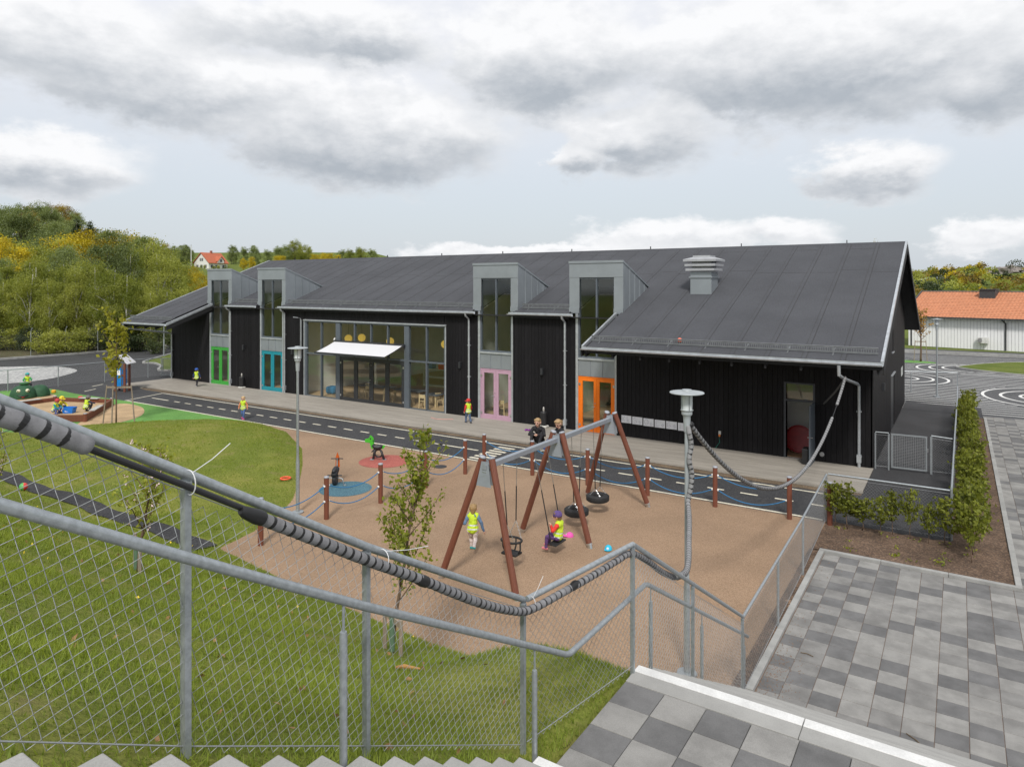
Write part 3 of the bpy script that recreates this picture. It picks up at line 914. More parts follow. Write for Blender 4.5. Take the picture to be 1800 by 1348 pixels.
# ================================================================ handrails of the stairs
hr = thing('stair_handrail', (-2.45, 2.3, 3.2), 'round galvanised handrail on thin posts along both stair flights', 'handrail')
HP = [(-2.45, 0.40, 5.13), (-2.45, 0.91, 4.83), (-2.45, 1.68, 4.37), (-2.45, 2.45, 3.92), (-2.45, 4.50, 2.765), (-2.45, 4.56, 2.745), (-2.45, 6.03, 2.725), (-2.45, 6.10, 2.70), (-2.45, 9.72, 0.67)]
MB().tube(HP, 0.0215, 16).build('rail', galv, hr, smooth='auto')
for y_, zb, zt in ((2.3, 3.15, 3.86), (4.05, 2.2, 2.86), (6.17, 1.9, 2.52), (7.71, 1.0, 1.65), (9.53, 0.0, 0.62)):
    MB().tube([(-2.45, y_, zb - 0.05), (-2.45, y_, zt - 0.02), (-2.45, y_, zt)], [0.019, 0.019, 0.016], 12).build('post', galv, hr, smooth='auto')
    zr_ = np.interp(y_, [p[1] for p in HP], [p[2] for p in HP])
    MB().tube([(-2.45, y_, zt - 0.02), (-2.45, y_, zr_)], 0.007, 8).build('pin', galv, hr)

# ================================================================ foam-wrapped cables
foam_m = M('grey_foam', (0.205, 0.205, 0.215), 0.9, 0, 0.16, 18, 0.3, 200)
foam_p = M('pale_foam', (0.24, 0.24, 0.245), 0.9, 0, 0.14, 25, 0.2, 120)
tape_m = M('black_tape', (0.012, 0.012, 0.013), 0.5)
cable_m = M('black_cable', (0.014, 0.014, 0.016), 0.4)
def resample(pts, step):
    pts = [Vector(p) for p in pts]; out = [pts[0]]; acc = 0.0
    for a, b in zip(pts[:-1], pts[1:]):
        L = (b - a).length
        if L < 1e-9: continue
        t = step - acc
        while t <= L:
            out.append(a.lerp(b, t / L)); t += step
        acc = (acc + L) % step if L else acc
    return out
def foam(t, pts, r, pitch=0.055, mat=None, k=8, name='foam_sleeve', tilt=0.25, seed=1, bw=0.008):
    path = smooth_path(pts, k)
    rd = random.Random(seed)
    P_ = [Vector(p) for p in path]
    n = len(P_)
    rad = [r * (1 + 0.02 * math.sin(i * 1.9) + rd.uniform(-0.02, 0.02)) for i in range(n)]
    rad[0] *= 0.85; rad[-1] *= 0.85
    fo = MB().tube(P_, rad, 16).build(name, mat or foam_m, t, smooth='auto')
    tp = MB(); rs = resample(P_, pitch)
    for i in range(1, len(rs) - 1):
        tg = (rs[i + 1] - rs[i - 1]).normalized()
        tl = tg.orthogonal().normalized()
        q = tg.to_track_quat('Z', 'Y').to_matrix().to_4x4()
        w_ = bw * rd.uniform(0.8, 1.3)
        tw = Matrix.Rotation(tilt + rd.uniform(-0.08, 0.08), 4, 'X')
        rr_ = r * 1.03
        tp.lathe([(rr_ * 0.9, -w_ * 1.2), (rr_, -w_), (rr_, w_), (rr_ * 0.9, w_ * 1.2)], rs[i], 16, q @ tw, cap=False)
    if tp.v: stuff(tp.build('tape_wrap', tape_m, fo))
    return fo
fc = thing('padded_cable', (-2.62, 2.0, 4.3), 'grey foam padded cable wound with black tape along the stair railing', 'cable')
MB().tube([(-2.61, 0.35, 5.43), (-2.61, 0.98, 5.075), (-2.61, 1.63, 4.68), (-2.61, 2.05, 4.42)], 0.0135, 10).build('cable', cable_m, fc, smooth='auto')
foam(fc, [(-2.60, 0.36, 5.41), (-2.60, 0.7, 5.21), (-2.60, 0.97, 5.075), (-2.60, 1.1, 5.005), (-2.60, 1.235, 4.925)], 0.033, 0.075, seed=2, tilt=0.2)
foam(fc, [(-2.60, 1.90, 4.50), (-2.60, 2.25, 4.285), (-2.60, 2.62, 4.055), (-2.60, 3.05, 3.80), (-2.60, 3.6, 3.46), (-2.60, 4.05, 3.225), (-2.59, 4.26, 3.165),
          (-2.55, 4.6, 3.155), (-2.50, 5.0, 3.15), (-2.46, 5.4, 3.15), (-2.44, 5.66, 3.135), (-2.44, 6.0, 2.975), (-2.45, 6.45, 2.70), (-2.48, 6.9, 2.475)], 0.0285, 0.062, seed=3, tilt=0.16)
for px, py, pz in ((-2.60, 1.9, 4.50), (-2.60, 3.02, 3.815), (-2.53, 4.75, 3.155)):
    dz_ = -0.60 if py < 4 else 0.0
    MB().tube([(px, py - 0.05, pz - 0.05 * dz_), (px, py - 0.03, pz - 0.03 * dz_), (px, py + 0.03, pz + 0.03 * dz_), (px, py + 0.06, pz + 0.06 * dz_)], [0.016, 0.026, 0.034, 0.0325], 14).build('tape_knot', tape_m, fc, smooth='auto')
tie_m = M('white_cable_tie', (0.62, 0.63, 0.64), 0.4)
for yy, zz_, tail in ((1.63, 4.70, (-2.60, 1.80, 4.83)), (2.75, 4.02, (-2.50, 2.98, 4.04)), (4.28, 3.19, (-2.60, 4.42, 3.34))):
    tt_ = MB(); ring = []
    for i in range(16):
        a = 2 * math.pi * i / 16; ring.append((-2.625 + 0.043 * math.cos(a), yy, zz_ + 0.05 * math.sin(a)))
    tt_.tube(ring, 0.0026, 6, closed=True)
    tt_.tube([(-2.60, yy, zz_ + 0.045), ((-2.60 + tail[0]) / 2, (yy + tail[1]) / 2, (zz_ + tail[2]) / 2 + 0.015), tail], 0.0018, 6)
    tt_.build('cable_tie', tie_m, fc)

# ================================================================ park lamps
lamp_paint = M('lamp_grey_paint', (0.345, 0.375, 0.39), 0.5, 0.1, 0.08)
lamp_lens = M('frosted_lens', (0.62, 0.66, 0.67), 0.3, 0, 0.05)
def lamp(loc, label, h=4.05):
    x, y, z = loc
    t = thing('street_lamp', loc, label, 'lamp', 'disc-topped street lamps')
    MB().lathe([(0.14, -0.03), (0.14, 0.03), (0.046, 0.04), (0.044, 1.25), (0.038, 1.28), (0.035, 1.33)], loc, 16).build('pole_base', galv, t, smooth='auto')
    MB().tube([(x, y, z + 1.3), (x, y, z + h - 0.52)], [0.033, 0.031], 14).build('pole', galv if 'wound' not in label else lamp_paint, t, smooth='auto')
    MB().lathe([(0.042, h - 0.62), (0.05, h - 0.45), (0.052, h - 0.40), (0.075, h - 0.37), (0.075, h - 0.33), (0.09, h - 0.31)], loc, 20).build('lamp_neck', lamp_paint, t, smooth='auto')
    ln = MB().lathe([(0.072, h - 0.31), (0.076, h - 0.09)], loc, 20).build('lantern', lamp_lens, t, smooth='auto')
    for k in range(4):
        a = math.pi / 4 + k * math.pi / 2
        MB().bar((x + 0.079 * math.cos(a), y + 0.079 * math.sin(a), z + h - 0.31), (x + 0.079 * math.cos(a), y + 0.079 * math.sin(a), z + h - 0.09), 0.014, 0.014).build('strut', lamp_paint, ln)
    MB().lathe([(0.085, h - 0.09), (0.235, h - 0.075), (0.242, h - 0.066), (0.236, h - 0.058), (0.075, h - 0.04), (0.068, h - 0.022), (0.02, h - 0.018)], loc, 36).build('disc_shade', lamp_paint, t, smooth='auto')
    return t
lamp((-3.24, 9.52, 0), 'tall disc-topped lamp wound with padded cable by the stair fence')
lamp((-13.45, 11.15, 0), 'slim disc-topped lamp between the lawn and the rubber playground')
lamp((-0.95, 39.9, 0), 'disc-topped lamp standing on the striped asphalt beyond the gable', 3.9)
lamp((-51.7, 30.0, 0), 'lamp pole far left on the small grass island by the road', 3.6)

pc = thing('padded_cable', (-3.2, 9.5, 0), 'foam padded cable climbing the lamp post and sagging across to the building', 'cable')
foam(pc, [(-2.49, 6.95, 2.46), (-2.52, 7.35, 2.36), (-2.62, 7.75, 2.33), (-2.8, 8.3, 2.35), (-2.98, 8.85, 2.37), (-3.12, 9.25, 2.40), (-3.19, 9.42, 2.48), (-3.17, 9.47, 2.65), (-3.16, 9.50, 2.85), (-3.19, 9.47, 3.05), (-3.17, 9.50, 3.25), (-3.19, 9.48, 3.42), (-3.22, 9.50, 3.52)], 0.033, 0.07, foam_p, seed=5, tilt=0.5, bw=0.012)
def sag(a, b, drop, n=24, skew=0.5):
    a = Vector(a); b = Vector(b); out = []
    for i in range(n + 1):
        t = i / n
        p = a.lerp(b, t); p.z -= drop * 4 * t * (1 - t)
        out.append(p)
    return out
SG = sag((-3.2, 9.56, 3.52), (-2.60, 20.55, 3.02), 1.80, 40)
MB().tube(SG, 0.011, 8).build('cable', cable_m, pc, smooth='auto')
foam(pc, SG[0:35], 0.035, 0.11, foam_p, 2, seed=6, tilt=0.35, bw=0.017)
foam(pc, SG[36:41], 0.034, 0.11, foam_p, 3, seed=8, tilt=0.35, bw=0.017)
MB().tube([(-2.60, 20.55, 3.02), (-3.0, 21.6, 2.45), (-3.5, 22.95, 1.88), (-3.6, 23.04, 1.83), (-3.85, 23.05, 1.83)], 0.008, 6).build('cable', cable_m, pc)
foam(pc, [(-2.62, 20.62, 2.98), (-3.0, 21.6, 2.45), (-3.5, 22.93, 1.88)], 0.026, 0.08, M('dark_foam', (0.10, 0.10, 0.10), 0.9), seed=9)
MB().sphere((-3.2, 9.56, 3.53), (0.05, 0.05, 0.045), 12, 8).build('tape_knot', tape_m, pc, smooth=True)

# ================================================================ playground: red-brown posts with blue ropes
post_m = M('red_brown_composite', (0.16, 0.052, 0.030), 0.6, 0, 0.12, 8, 0.25, 90, stretch=(4, 4, 0.3), objrand=0.06)
cap_m = M('post_cap_metal', (0.34, 0.36, 0.40), 0.5, 0.2)
knob_m = M('white_plastic_knob', (0.70, 0.70, 0.68), 0.4)
rope_m = M('blue_rope', (0.02, 0.16, 0.36), 0.7, 0, 0.15, 40, 0.4, 300)
def grooved(r, n=32, d=0.06):
    return [(r * (1 - (d if i % 4 == 0 else 0)) * math.cos(2 * math.pi * i / n), r * (1 - (d if i % 4 == 0 else 0)) * math.sin(2 * math.pi * i / n)) for i in range(n)]
POSTS = [(-12.43, 9.33), (-12.52, 11.22), (-12.3, 12.8), (-12.2, 14.43), (-12.12, 16.12), (-12.1, 17.05), (-10.41, 17.08), (-8.61, 17.06), (-6.87, 17.08), (-5.11, 17.13), (-3.37, 17.18), (-2.50, 17.2)]
PL = ['nearest the foreground lawn edge', 'in front of the blue rubber circle', 'between the two coloured rubber circles', 'behind the leafy sapling top', 'just before the corner of the roped row', 'at the zebra crossing corner of the roped row',
      'beside the crouching woman on the track edge', 'seen between the swing legs on the track edge', 'just right of the far swing leg', 'under the sagging padded cable', 'second from the right end of the roped row', 'half hidden behind the hedge and fence corner']
pm_ = MB().prism(grooved(0.058), -0.02, 0.97).mesh('wooden_post_shaft', post_m)
cm_ = MB().lathe([(0.060, 0.965), (0.062, 0.985), (0.055, 1.0), (0.02, 1.008)], (0, 0, 0), 24).mesh('post_cap', cap_m, True)
for (px, py), lb in zip(POSTS, PL):
    t = thing('play_post', (px, py, 0), 'red-brown ribbed post with grey cap ' + lb, 'post', 'posts of the rope barrier', local=True)
    t.rotation_euler.z = rr.uniform(0, 1.5)
    link('shaft', pm_, t); link('cap', cm_, t)
def rope(i, j, z):
    a = Vector((*POSTS[i], z)); b = Vector((*POSTS[j], z)); d = (b - a).normalized() * 0.068
    L = (b - a).length
    return sag(a + d, b - d, 0.19 * min(1, L / 1.7) * (1.15 if z < 0.5 else 1), 20), a + d, b - d
pairs = [(0, 1), (1, 2), (2, 3), (3, 4), (5, 6), (6, 7), (7, 8), (8, 9), (9, 10)]
knob = MB().lathe([(0.026, 0.0), (0.03, 0.012), (0.024, 0.03), (0.01, 0.034)], (0, 0, 0), 14).mesh('rope_knob', knob_m, True)
for i, j in pairs:
    for z, nm in ((0.78, 'upper'), (0.42, 'lower')):
        pts, a, b = rope(i, j, z)
        w_ = ['nearest the lawn', 'beside the blue circle', 'left of the sapling', 'behind the sapling', '', 'at the zebra crossing', 'left of the swing', 'behind the swing', 'right of the swing', 'under the padded cable'][pairs.index((i, j)) + (1 if i > 3 else 0)]
        t = thing('barrier_rope', a, nm + ' blue sagging rope of the post barrier ' + w_, 'rope', 'ropes of the post barrier')
        MB().tube(pts, 0.0115, 8).build('rope', rope_m, t, smooth=True)
        for p, dd in ((a, (b - a)), (b, (a - b))):
            o = link('knob', knob, t)
            o.location = (p - dd.normalized() * 0.012) - Vector(ROOT[t.name])
            o.rotation_euler = dd.to_track_quat('Z', 'Y').to_euler()

# ================================================================ swing frame
grey_paint = M('swing_grey_paint', (0.30, 0.33, 0.37), 0.45, 0.3, 0.06)
chain_m = M('swing_chain', (0.22, 0.22, 0.21), 0.45, 0.7, 0.15)
sw = thing('swing_set', (-7.35, 13.2, 0), 'three-bay red-brown swing frame with a grey steel crossbeam', 'swing set')
ZB = 2.15
FR = [(10.15, 10.45), (13.0, 13.12), (16.2, 15.85)]
for yf, yt in FR:
    for sx_ in (-1, 1):
        foot = Vector((-7.35 + sx_ * 0.83, yf, 0.06)); top = Vector((-7.35 + sx_ * 0.105, yt, 2.30))
        d = (top - foot); L = d.length
        Mx = Matrix.Translation(foot) @ d.to_track_quat('Z', 'Y').to_matrix().to_4x4()
        lg = MB().prism(grooved(0.062), 0, L, Mx).build('leg', post_m, sw)
        MB().lathe([(0.064, L - 0.01), (0.066, L + 0.015), (0.055, L + 0.03), (0.02, L + 0.036)], (0, 0, 0), 24, Mx).build('cap', cap_m, lg, smooth=True)
        MB().lathe([(0.05, -0.10), (0.05, 0.0), (0.066, 0.0), (0.066, 0.035)], (0, 0, 0), 16, Mx).build('foot', steel_bright, lg)
    for s2 in (-1, 1):
        yp = yt + s2 * 0.075
        pl_ = MB(); zt, zb_ = 2.25, 1.80
        v_ = [(-7.35 - 0.075, yp, zt), (-7.35 + 0.075, yp, zt), (-7.35 + 0.165, yp - 0.04, zb_), (-7.35 - 0.165, yp - 0.04, zb_)]
        v2 = [(a, b + 0.008, c) for a, b, c in v_]
        pl_.add(v_ + v2, [(0, 1, 2, 3), (7, 6, 5, 4), (0, 4, 5, 1), (1, 5, 6, 2), (2, 6, 7, 3), (3, 7, 4, 0)])
        o = pl_.build('gusset_plate', grey_paint, sw)
        bolts = MB()
        for bz in (2.2, 2.13, 2.06, 1.98):
            for bx in (-0.022, 0.022):
                bolts.lathe([(0.012, 0), (0.012, 0.012)], (-7.35 + bx, yp - 0.012 if s2 < 0 else yp + 0.02, bz), 8, Matrix.Rotation(R(90 if s2 < 0 else -90), 4, 'X'))
        bolts.build('bolts', steel_bright, o)
MB().bar((-7.35, 10.35, ZB), (-7.35, 15.95, ZB), 0.10, 0.10).build('crossbeam', grey_paint, sw, bevel=0.008)

def chain(a, b, sleeve=0.0):
    """links from a (top) to b"""
    a = Vector(a); b = Vector(b); L = (b - a).length; d = (b - a) / L
    mb = MB(); n = int(L / 0.034)
    x = d.orthogonal().normalized(); yv_ = d.cross(x)
    for i in range(n):
        c = a + d * (0.034 * i + 0.02)
        u = x if i % 2 else yv_
        ring = [c + d * (0.021 * math.cos(t_)) + u * (0.0095 * math.sin(t_)) for t_ in [2 * math.pi * k / 8 for k in range(8)]]
        mb.tube(ring, 0.0034, 5, closed=True)
    return mb
tyre_prof = []
for i in range(20):
    a = 2 * math.pi * i / 20
    tyre_prof.append((0.20 + 0.075 * math.cos(a) * (1.05 if math.cos(a) > 0 else 1.0), 0.085 * math.copysign(abs(math.sin(a)) ** 0.6, math.sin(a))))
def tyre_swing(y0, y1, z, label):
    yc = (y0 + y1) / 2
    t = thing('tyre_swing', (-7.35, yc, z - 0.09), label, 'swing')
    ty = MB(); prof = tyre_prof + [tyre_prof[0]]
    ty.lathe(prof, (-7.35, yc, z), 36, cap=False)
    o = ty.build('tyre', black_rubber, t, smooth=True)
    gr = MB()
    for zz_ in (-0.045, -0.015, 0.015, 0.045):
        gr.lathe([(0.2765, zz_ - 0.005), (0.2805, zz_ - 0.003), (0.2805, zz_ + 0.003), (0.2765, zz_ + 0.005)], (-7.35, yc, z), 36, cap=False)
    gr.build('tread_rib', black_rubber, o, smooth=True)
    for yt_, s_ in ((y0, -1), (y1, 1)):
        m_ = Vector((-7.35, yc + s_ * 0.13, z + 0.24))
        top = Vector((-7.35, yt_, ZB - 0.06))
        MB().tube([top + Vector((0, 0, 0.03)), top], [0.012, 0.02], 8).build('hanger', chain_m, t)
        mid = top.lerp(m_, 0.52)
        stuff(chain(top, mid).build('chain', chain_m, t))
        MB().tube([mid, m_], 0.012, 10).build('chain_sleeve', black_plastic, t)
        for s3 in (-1, 1):
            stuff(chain(m_, (-7.35 + s3 * 0.14, yc + s_ * 0.16, z + 0.075)).build('chain', steel_bright, t))
    return t
tyre_swing(13.76, 14.24, 0.34, 'black tyre swing hanging nearer the middle legs of the swing frame')
tyre_swing(14.86, 15.34, 0.37, 'black tyre swing hanging nearest the building')

# toddler seat
t = thing('toddler_swing', (-7.30, 11.2, 0.2), 'empty black toddler swing seat with a safety ring on chains', 'swing')
zs_ = 0.30; yc = 11.25; xc = -7.33
MB().box(xc - 0.17, xc + 0.17, yc - 0.12, yc + 0.12, zs_ - 0.03, zs_ + 0.015).build('seat', black_rubber, t, bevel=0.012)
ring = [(xc + 0.21 * math.cos(a), yc + 0.17 * math.sin(a), zs_ + 0.24) for a in np.linspace(0, 2 * math.pi, 24, endpoint=False)]
MB().tube(ring, 0.022, 10, closed=True).build('safety_ring', black_rubber, t, smooth=True)
for a in (0.0, math.pi / 2, math.pi, 1.5 * math.pi):
    p = (xc + 0.20 * math.cos(a), yc + 0.16 * math.sin(a))
    MB().tube([(p[0], p[1], zs_ + 0.24), (p[0], p[1], zs_ + 0.08), (xc + 0.15 * math.cos(a), yc + 0.1 * math.sin(a), zs_ - 0.01)], 0.016, 8).build('strap', black_rubber, t, smooth=True)
for yt_, s_ in ((10.98, -1), (11.47, 1)):
    top = Vector((-7.35, yt_, ZB - 0.06)); m_ = Vector((xc, yc + s_ * 0.16, zs_ + 0.58))
    mid = top.lerp(m_, 0.45)
    MB().tube([top + Vector((0, 0, 0.03)), top], [0.012, 0.02], 8).build('hanger', chain_m, t)
    stuff(chain(top, mid).build('chain', chain_m, t))
    MB().tube([mid, m_], 0.012, 10).build('chain_sleeve', black_plastic, t)
    for s3 in (-1, 1):
        stuff(chain(m_, (xc + s3 * 0.15, yc + s_ * 0.12, zs_ + 0.25)).build('chain', steel_bright, t))
# seat with the swinging child (the child itself comes later)
SEAT = Vector((-6.95, 12.38, 0.24))
t = thing('child_swing', (SEAT.x, SEAT.y, SEAT.z), 'black swing seat on chains carrying the child in a red jacket', 'swing')
MB().box(SEAT.x - 0.10, SEAT.x + 0.10, SEAT.y - 0.22, SEAT.y + 0.22, SEAT.z - 0.03, SEAT.z).build('seat', black_rubber, t, bevel=0.012)
for yt_, s_ in ((12.14, -1), (12.66, 1)):
    top = Vector((-7.35, yt_, ZB - 0.06)); m_ = Vector((SEAT.x, SEAT.y + s_ * 0.23, SEAT.z))
    mid = top.lerp(m_, 0.42)
    MB().tube([top + Vector((0, 0, 0.03)), top], [0.012, 0.02], 8).build('hanger', chain_m, t)
    stuff(chain(top, mid).build('chain', chain_m, t))
    MB().tube([mid, m_], 0.012, 10).build('chain_sleeve', black_plastic, t)
# ================================================================ the building
def black_wood(name, objrand):
    m, t, p = new_mat(name)
    v = t.n('ShaderNodeNewGeometry').outputs['Position']
    vs_ = t.vmath('MULTIPLY', v, (6, 6, 0.5))
    n1 = t.noise(vs_, 9, 5, 0.65); n2 = t.noise(v, 38, 3, 0.6)
    base = t.mix(t.ramp(n1.outputs['Fac'], 0.3, 0.7), (0.0070, 0.0066, 0.0078), (0.0135, 0.0128, 0.0145))
    # pale scuffs and fading
    n3 = t.noise(vs_, 2.2, 6, 0.7)
    sp = t.n('ShaderNodeSeparateXYZ'); t.l(v, sp.inputs[0])
    base = t.mix(t.ramp(n2.outputs['Fac'], 0.74, 0.82, 0, 0.3), base, (0.05, 0.048, 0.052))
    base = t.mix(t.ramp(n3.outputs['Fac'], 0.66, 0.8, 0, 0.2), base, (0.04, 0.038, 0.042))
    oi = t.n('ShaderNodeObjectInfo')
    k = t.math('ADD', 1 - objrand, t.math('MULTIPLY', oi.outputs['Random'], 2 * objrand))
    cb = t.n('ShaderNodeCombineColor')
    for i in range(3): t.l(k, cb.inputs[i])
    t.put(p.inputs['Base Color'], t.mix(1.0, base, cb.outputs[0], 'MULTIPLY'))
    p.inputs['Roughness'].default_value = 0.62
    p.inputs['Specular IOR Level'].default_value = 0.2
    b = t.n('ShaderNodeBump'); b.inputs['Strength'].default_value = 0.25; b.inputs['Distance'].default_value = 0.004
    t.l(n1.outputs['Fac'], b.inputs['Height']); t.l(b.outputs[0], p.inputs['Normal'])
    return m
bw_m = black_wood('black_stained_board', 0.22)
bw_dark = M('black_soffit', (0.010, 0.010, 0.011), 0.8)
felt = granules('roofing_felt', [(0.070, 0.073, 0.082), (0.060, 0.062, 0.070), (0.082, 0.085, 0.095), (0.052, 0.054, 0.060)], 130, 0.85, 0.10, 0.5, 0.3)
bitumen = M('bitumen_seam', (0.022, 0.021, 0.021), 0.7, 0, 0.3, 20)
win_glass = glass('window_glass', (0.93, 0.96, 0.93), 0.85)
inner_wall = M('pale_green_wall', (0.50, 0.56, 0.42), 0.8, 0, 0.05, 1)
inner_white = M('interior_white', (0.74, 0.74, 0.70), 0.8, 0, 0.05, 1)
inner_floor = M('oak_floor', (0.48, 0.33, 0.19), 0.5, 0, 0.12, 2, stretch=(1, 6, 1))

BL = thing('preschool_building', (-20.6, 23.1, 0), 'long black wooden preschool with grey felt roof and four zinc dormers', 'building')
WX0, WX1 = -39.0, -2.17
FY, BY = 23.1, 37.05
RY, SL = 30.08, 0.377
def rz(y):                                  # top of the roof felt, front and back slope
    return 4.535 + SL * (y - 23.1) if y <= RY else 4.535 + SL * (2 * RY - y - 23.1)
BAYS = [(-35.22, -33.40), (-30.80, -28.95), (-16.69, -14.98), (-12.15, -10.48)]
DORM = [(b0 + b1) / 2 for b0, b1 in BAYS]
GLZ = (-27.34, -18.43, 3.77)
STO = (-4.64, -3.84, 2.39)
# backing wall (boards hang on it) with its openings left free
wl = MB()
cuts = sorted([(a, b, 9.0) for a, b in BAYS] + [GLZ, STO])
x = WX0
for a, b, h in cuts:
    wl.box(x, a, FY + 0.03, FY + 0.22, 0, 4.32)
    if h < 4.3: wl.box(a, b, FY + 0.03, FY + 0.22, h, 4.32)
    x = b
wl.box(x, WX1, FY + 0.03, FY + 0.22, 0, 4.32)
wall_o = wl.build('wall', bw_dark, BL)
BMESH = {}
def board(x, z0, z1, wd):
    k = (round(z0, 2), round(z1, 2), round(wd, 3))
    if k not in BMESH:
        c = 0.003; h = wd / 2
        mb = MB()
        v = [(-h, 0.022, z0), (h, 0.022, z0), (h, c, z0), (h - c, 0, z0), (-h + c, 0, z0), (-h, c, z0)]
        v += [(a, b, z1) for a, b, _ in v]
        f = [(0, 1, 2, 3, 4, 5), (11, 10, 9, 8, 7, 6)] + [(i, 6 + i, 6 + (i + 1) % 6, (i + 1) % 6) for i in range(6)]
        mb.add(v, f); BMESH[k] = mb.mesh('board', bw_m)
    o = bpy.data.objects.new('board', BMESH[k]); COL.objects.link(o)
    o.parent = wall_o; o.location = (x, FY + rr.uniform(0, 0.002), 0)
pitch = 0.1565
nb = int((WX1 - WX0) / pitch)
for i in range(nb + 1):
    xc = WX0 + 0.075 + i * pitch
    if xc > WX1 - 0.05: break
    lo, hi = xc - 0.0748, xc + 0.0748
    spans = [(0.03, 4.30)]
    for a, b, h in cuts:
        if hi > a + 0.005 and lo < b - 0.005:
            if lo < a - 0.03 or hi > b + 0.03:          # board cut along the opening
                if lo < a: hi = a - 0.004
                else: lo = b + 0.004
            else:
                spans = [] if h > 4.3 else [(h + 0.02, 4.30)]
    if hi - lo < 0.03: continue
    for z0, z1 in spans: board((lo + hi) / 2, z0, z1, hi - lo)
# gable walls and back wall
for X0, sgn, nm in ((WX1, 1, 'gable_wall'), (WX0, -1, 'gable_wall')):
    gm = MB()
    X1 = X0 - sgn * 0.19
    prof = [(FY + 0.03, 0), (BY, 0), (BY, rz(BY) - 0.22), (RY, rz(RY) - 0.22), (FY + 0.03, rz(FY) - 0.22)]
    Mx = Matrix(((0, 0, 1, 0), (1, 0, 0, 0), (0, 1, 0, 0), (0, 0, 0, 1)))
    gm.prism(prof, min(X0, X1) + (0.0 if sgn < 0 else 0), max(X0, X1) - (0.024 if sgn > 0 else 0), Mx)
    go_ = gm.build(nm, bw_dark, BL)
    gb_ = MB(); y = FY + 0.06
    while y < BY - 0.1:
        xo = X0 if sgn > 0 else X0 - 0.024
        z1 = min(rz(y), rz(y + 0.14)) - 0.24
        skips = [(29.5, 30.9, 0.0, 2.10), (29.8, 30.5, 2.95, 4.5)] if sgn > 0 else []
        sp = [(0.03, z1)]
        for a, b, c, d in skips:
            if y + 0.14 > a and y < b:
                sp = [q for s0, s1 in sp for q in ((s0, min(s1, c)), (max(s0, d), s1)) if q[1] - q[0] > 0.05]
        for s0, s1 in sp:
            gb_.box(xo - 0.022, xo + rr.uniform(0, 0.003), y, y + 0.143, s0, s1)
        y += 0.1565
    stuff(gb_.build('gable_boards', black_wood('black_gable_board' + str(sgn), 0.1), go_))
bkw = MB()
for xa, xb, za_, zb_ in ((WX0 + 0.2, -27.4, 0, 4.1), (-18.4, WX1 - 0.2, 0, 4.1), (-27.4, -18.4, 0, 0.25), (-27.4, -18.4, 3.3, 4.1)): bkw.box(xa, xb, BY - 0.2, BY - 0.01, za_, min(zb_, rz(BY) - 0.22))
bko = bkw.build('back_wall', bw_dark, BL)
for k in range(6):  # unseen hall windows, added to let daylight in from behind
    MB().box(-27.4 + 1.5 * k + 0.03, -27.4 + 1.5 * (k + 1) - 0.03, BY - 0.1, BY - 0.095, 0.25, 3.3).build('pane', win_glass, bko)
    MB().box(-27.4 + 1.5 * k - 0.03, -27.4 + 1.5 * k + 0.03, BY - 0.15, BY - 0.05, 0.25, 3.3).build('mullion', frame_grey, bko)
gd = MB().box(WX1 - 0.05, WX1 - 0.02, 29.5, 30.9, 0, 2.09).build('side_door', dark_frame, BL)
MB().box(WX1 - 0.03, WX1 + 0.06, 29.45, 30.95, 2.09, 2.13).build('drip_flashing', gutter_metal, gd)
gw = MB().box(WX1 - 0.05, WX1 - 0.03, 29.8, 30.5, 2.95, 4.5).build('side_window', win_glass, BL)
MB().box(WX1 - 0.03, WX1 + 0.05, 29.78, 30.52, 2.92, 2.95).build('window_sill', gutter_metal, gw)
MB().box(WX1 + 0.003, WX1 + 0.015, 34.7, 35.6, 1.50, 1.88).build('notice_plate', M('pale_plate', (0.5, 0.52, 0.5), 0.5), BL)
MB().box(WX1 + 0.0, WX1 + 0.08, 25.9, 26.05, 2.0, 2.25).build('wall_light', dark_frame, BL)

# ---- roof
LE, HE, BE = 20.32, 22.86, 39.85
XA, XB, XC, XD = -39.15, -34.80, -10.45, -1.70      # low eave | high eave | low eave
dr = [(c - 1.10, c + 1.10) for c in DORM]
def eave_at(xm):
    for a, b in dr:
        if a + 0.08 < xm < b - 0.08: return 25.30
    return LE if (xm < XB or xm > XC) else HE
brk = sorted(set([XA, XB, XC, XD] + [v for a, b in dr for v in (a + 0.08, b - 0.08)]))
dk = MB(); T = 0.20
def slope_box(mb, x0, x1, y0, y1, up, th):
    mb.hexa([(x0, y0, rz(y0) + up - th), (x1, y0, rz(y0) + up - th), (x1, y1, rz(y1) + up - th), (x0, y1, rz(y1) + up - th),
             (x0, y0, rz(y0) + up), (x1, y0, rz(y0) + up), (x1, y1, rz(y1) + up), (x0, y1, rz(y1) + up)])
for x0, x1 in zip(brk[:-1], brk[1:]):
    slope_box(dk, x0, x1, eave_at((x0 + x1) / 2), RY, -0.012, T)
slope_box(dk, XA, XD, RY, BE, -0.012, T)
roof_o = dk.build('roof', bw_dark, BL)
W = 0.9868
xs = [XA + W * i for i in range(39)]
xs = [q for q in xs if q < XD - 0.2] + [XD]
parts = sorted(set([round(q, 4) for q in xs] + [v for a, b in dr for v in (round(a + 0.08, 4), round(b - 0.08, 4))] + [XB, XC]))
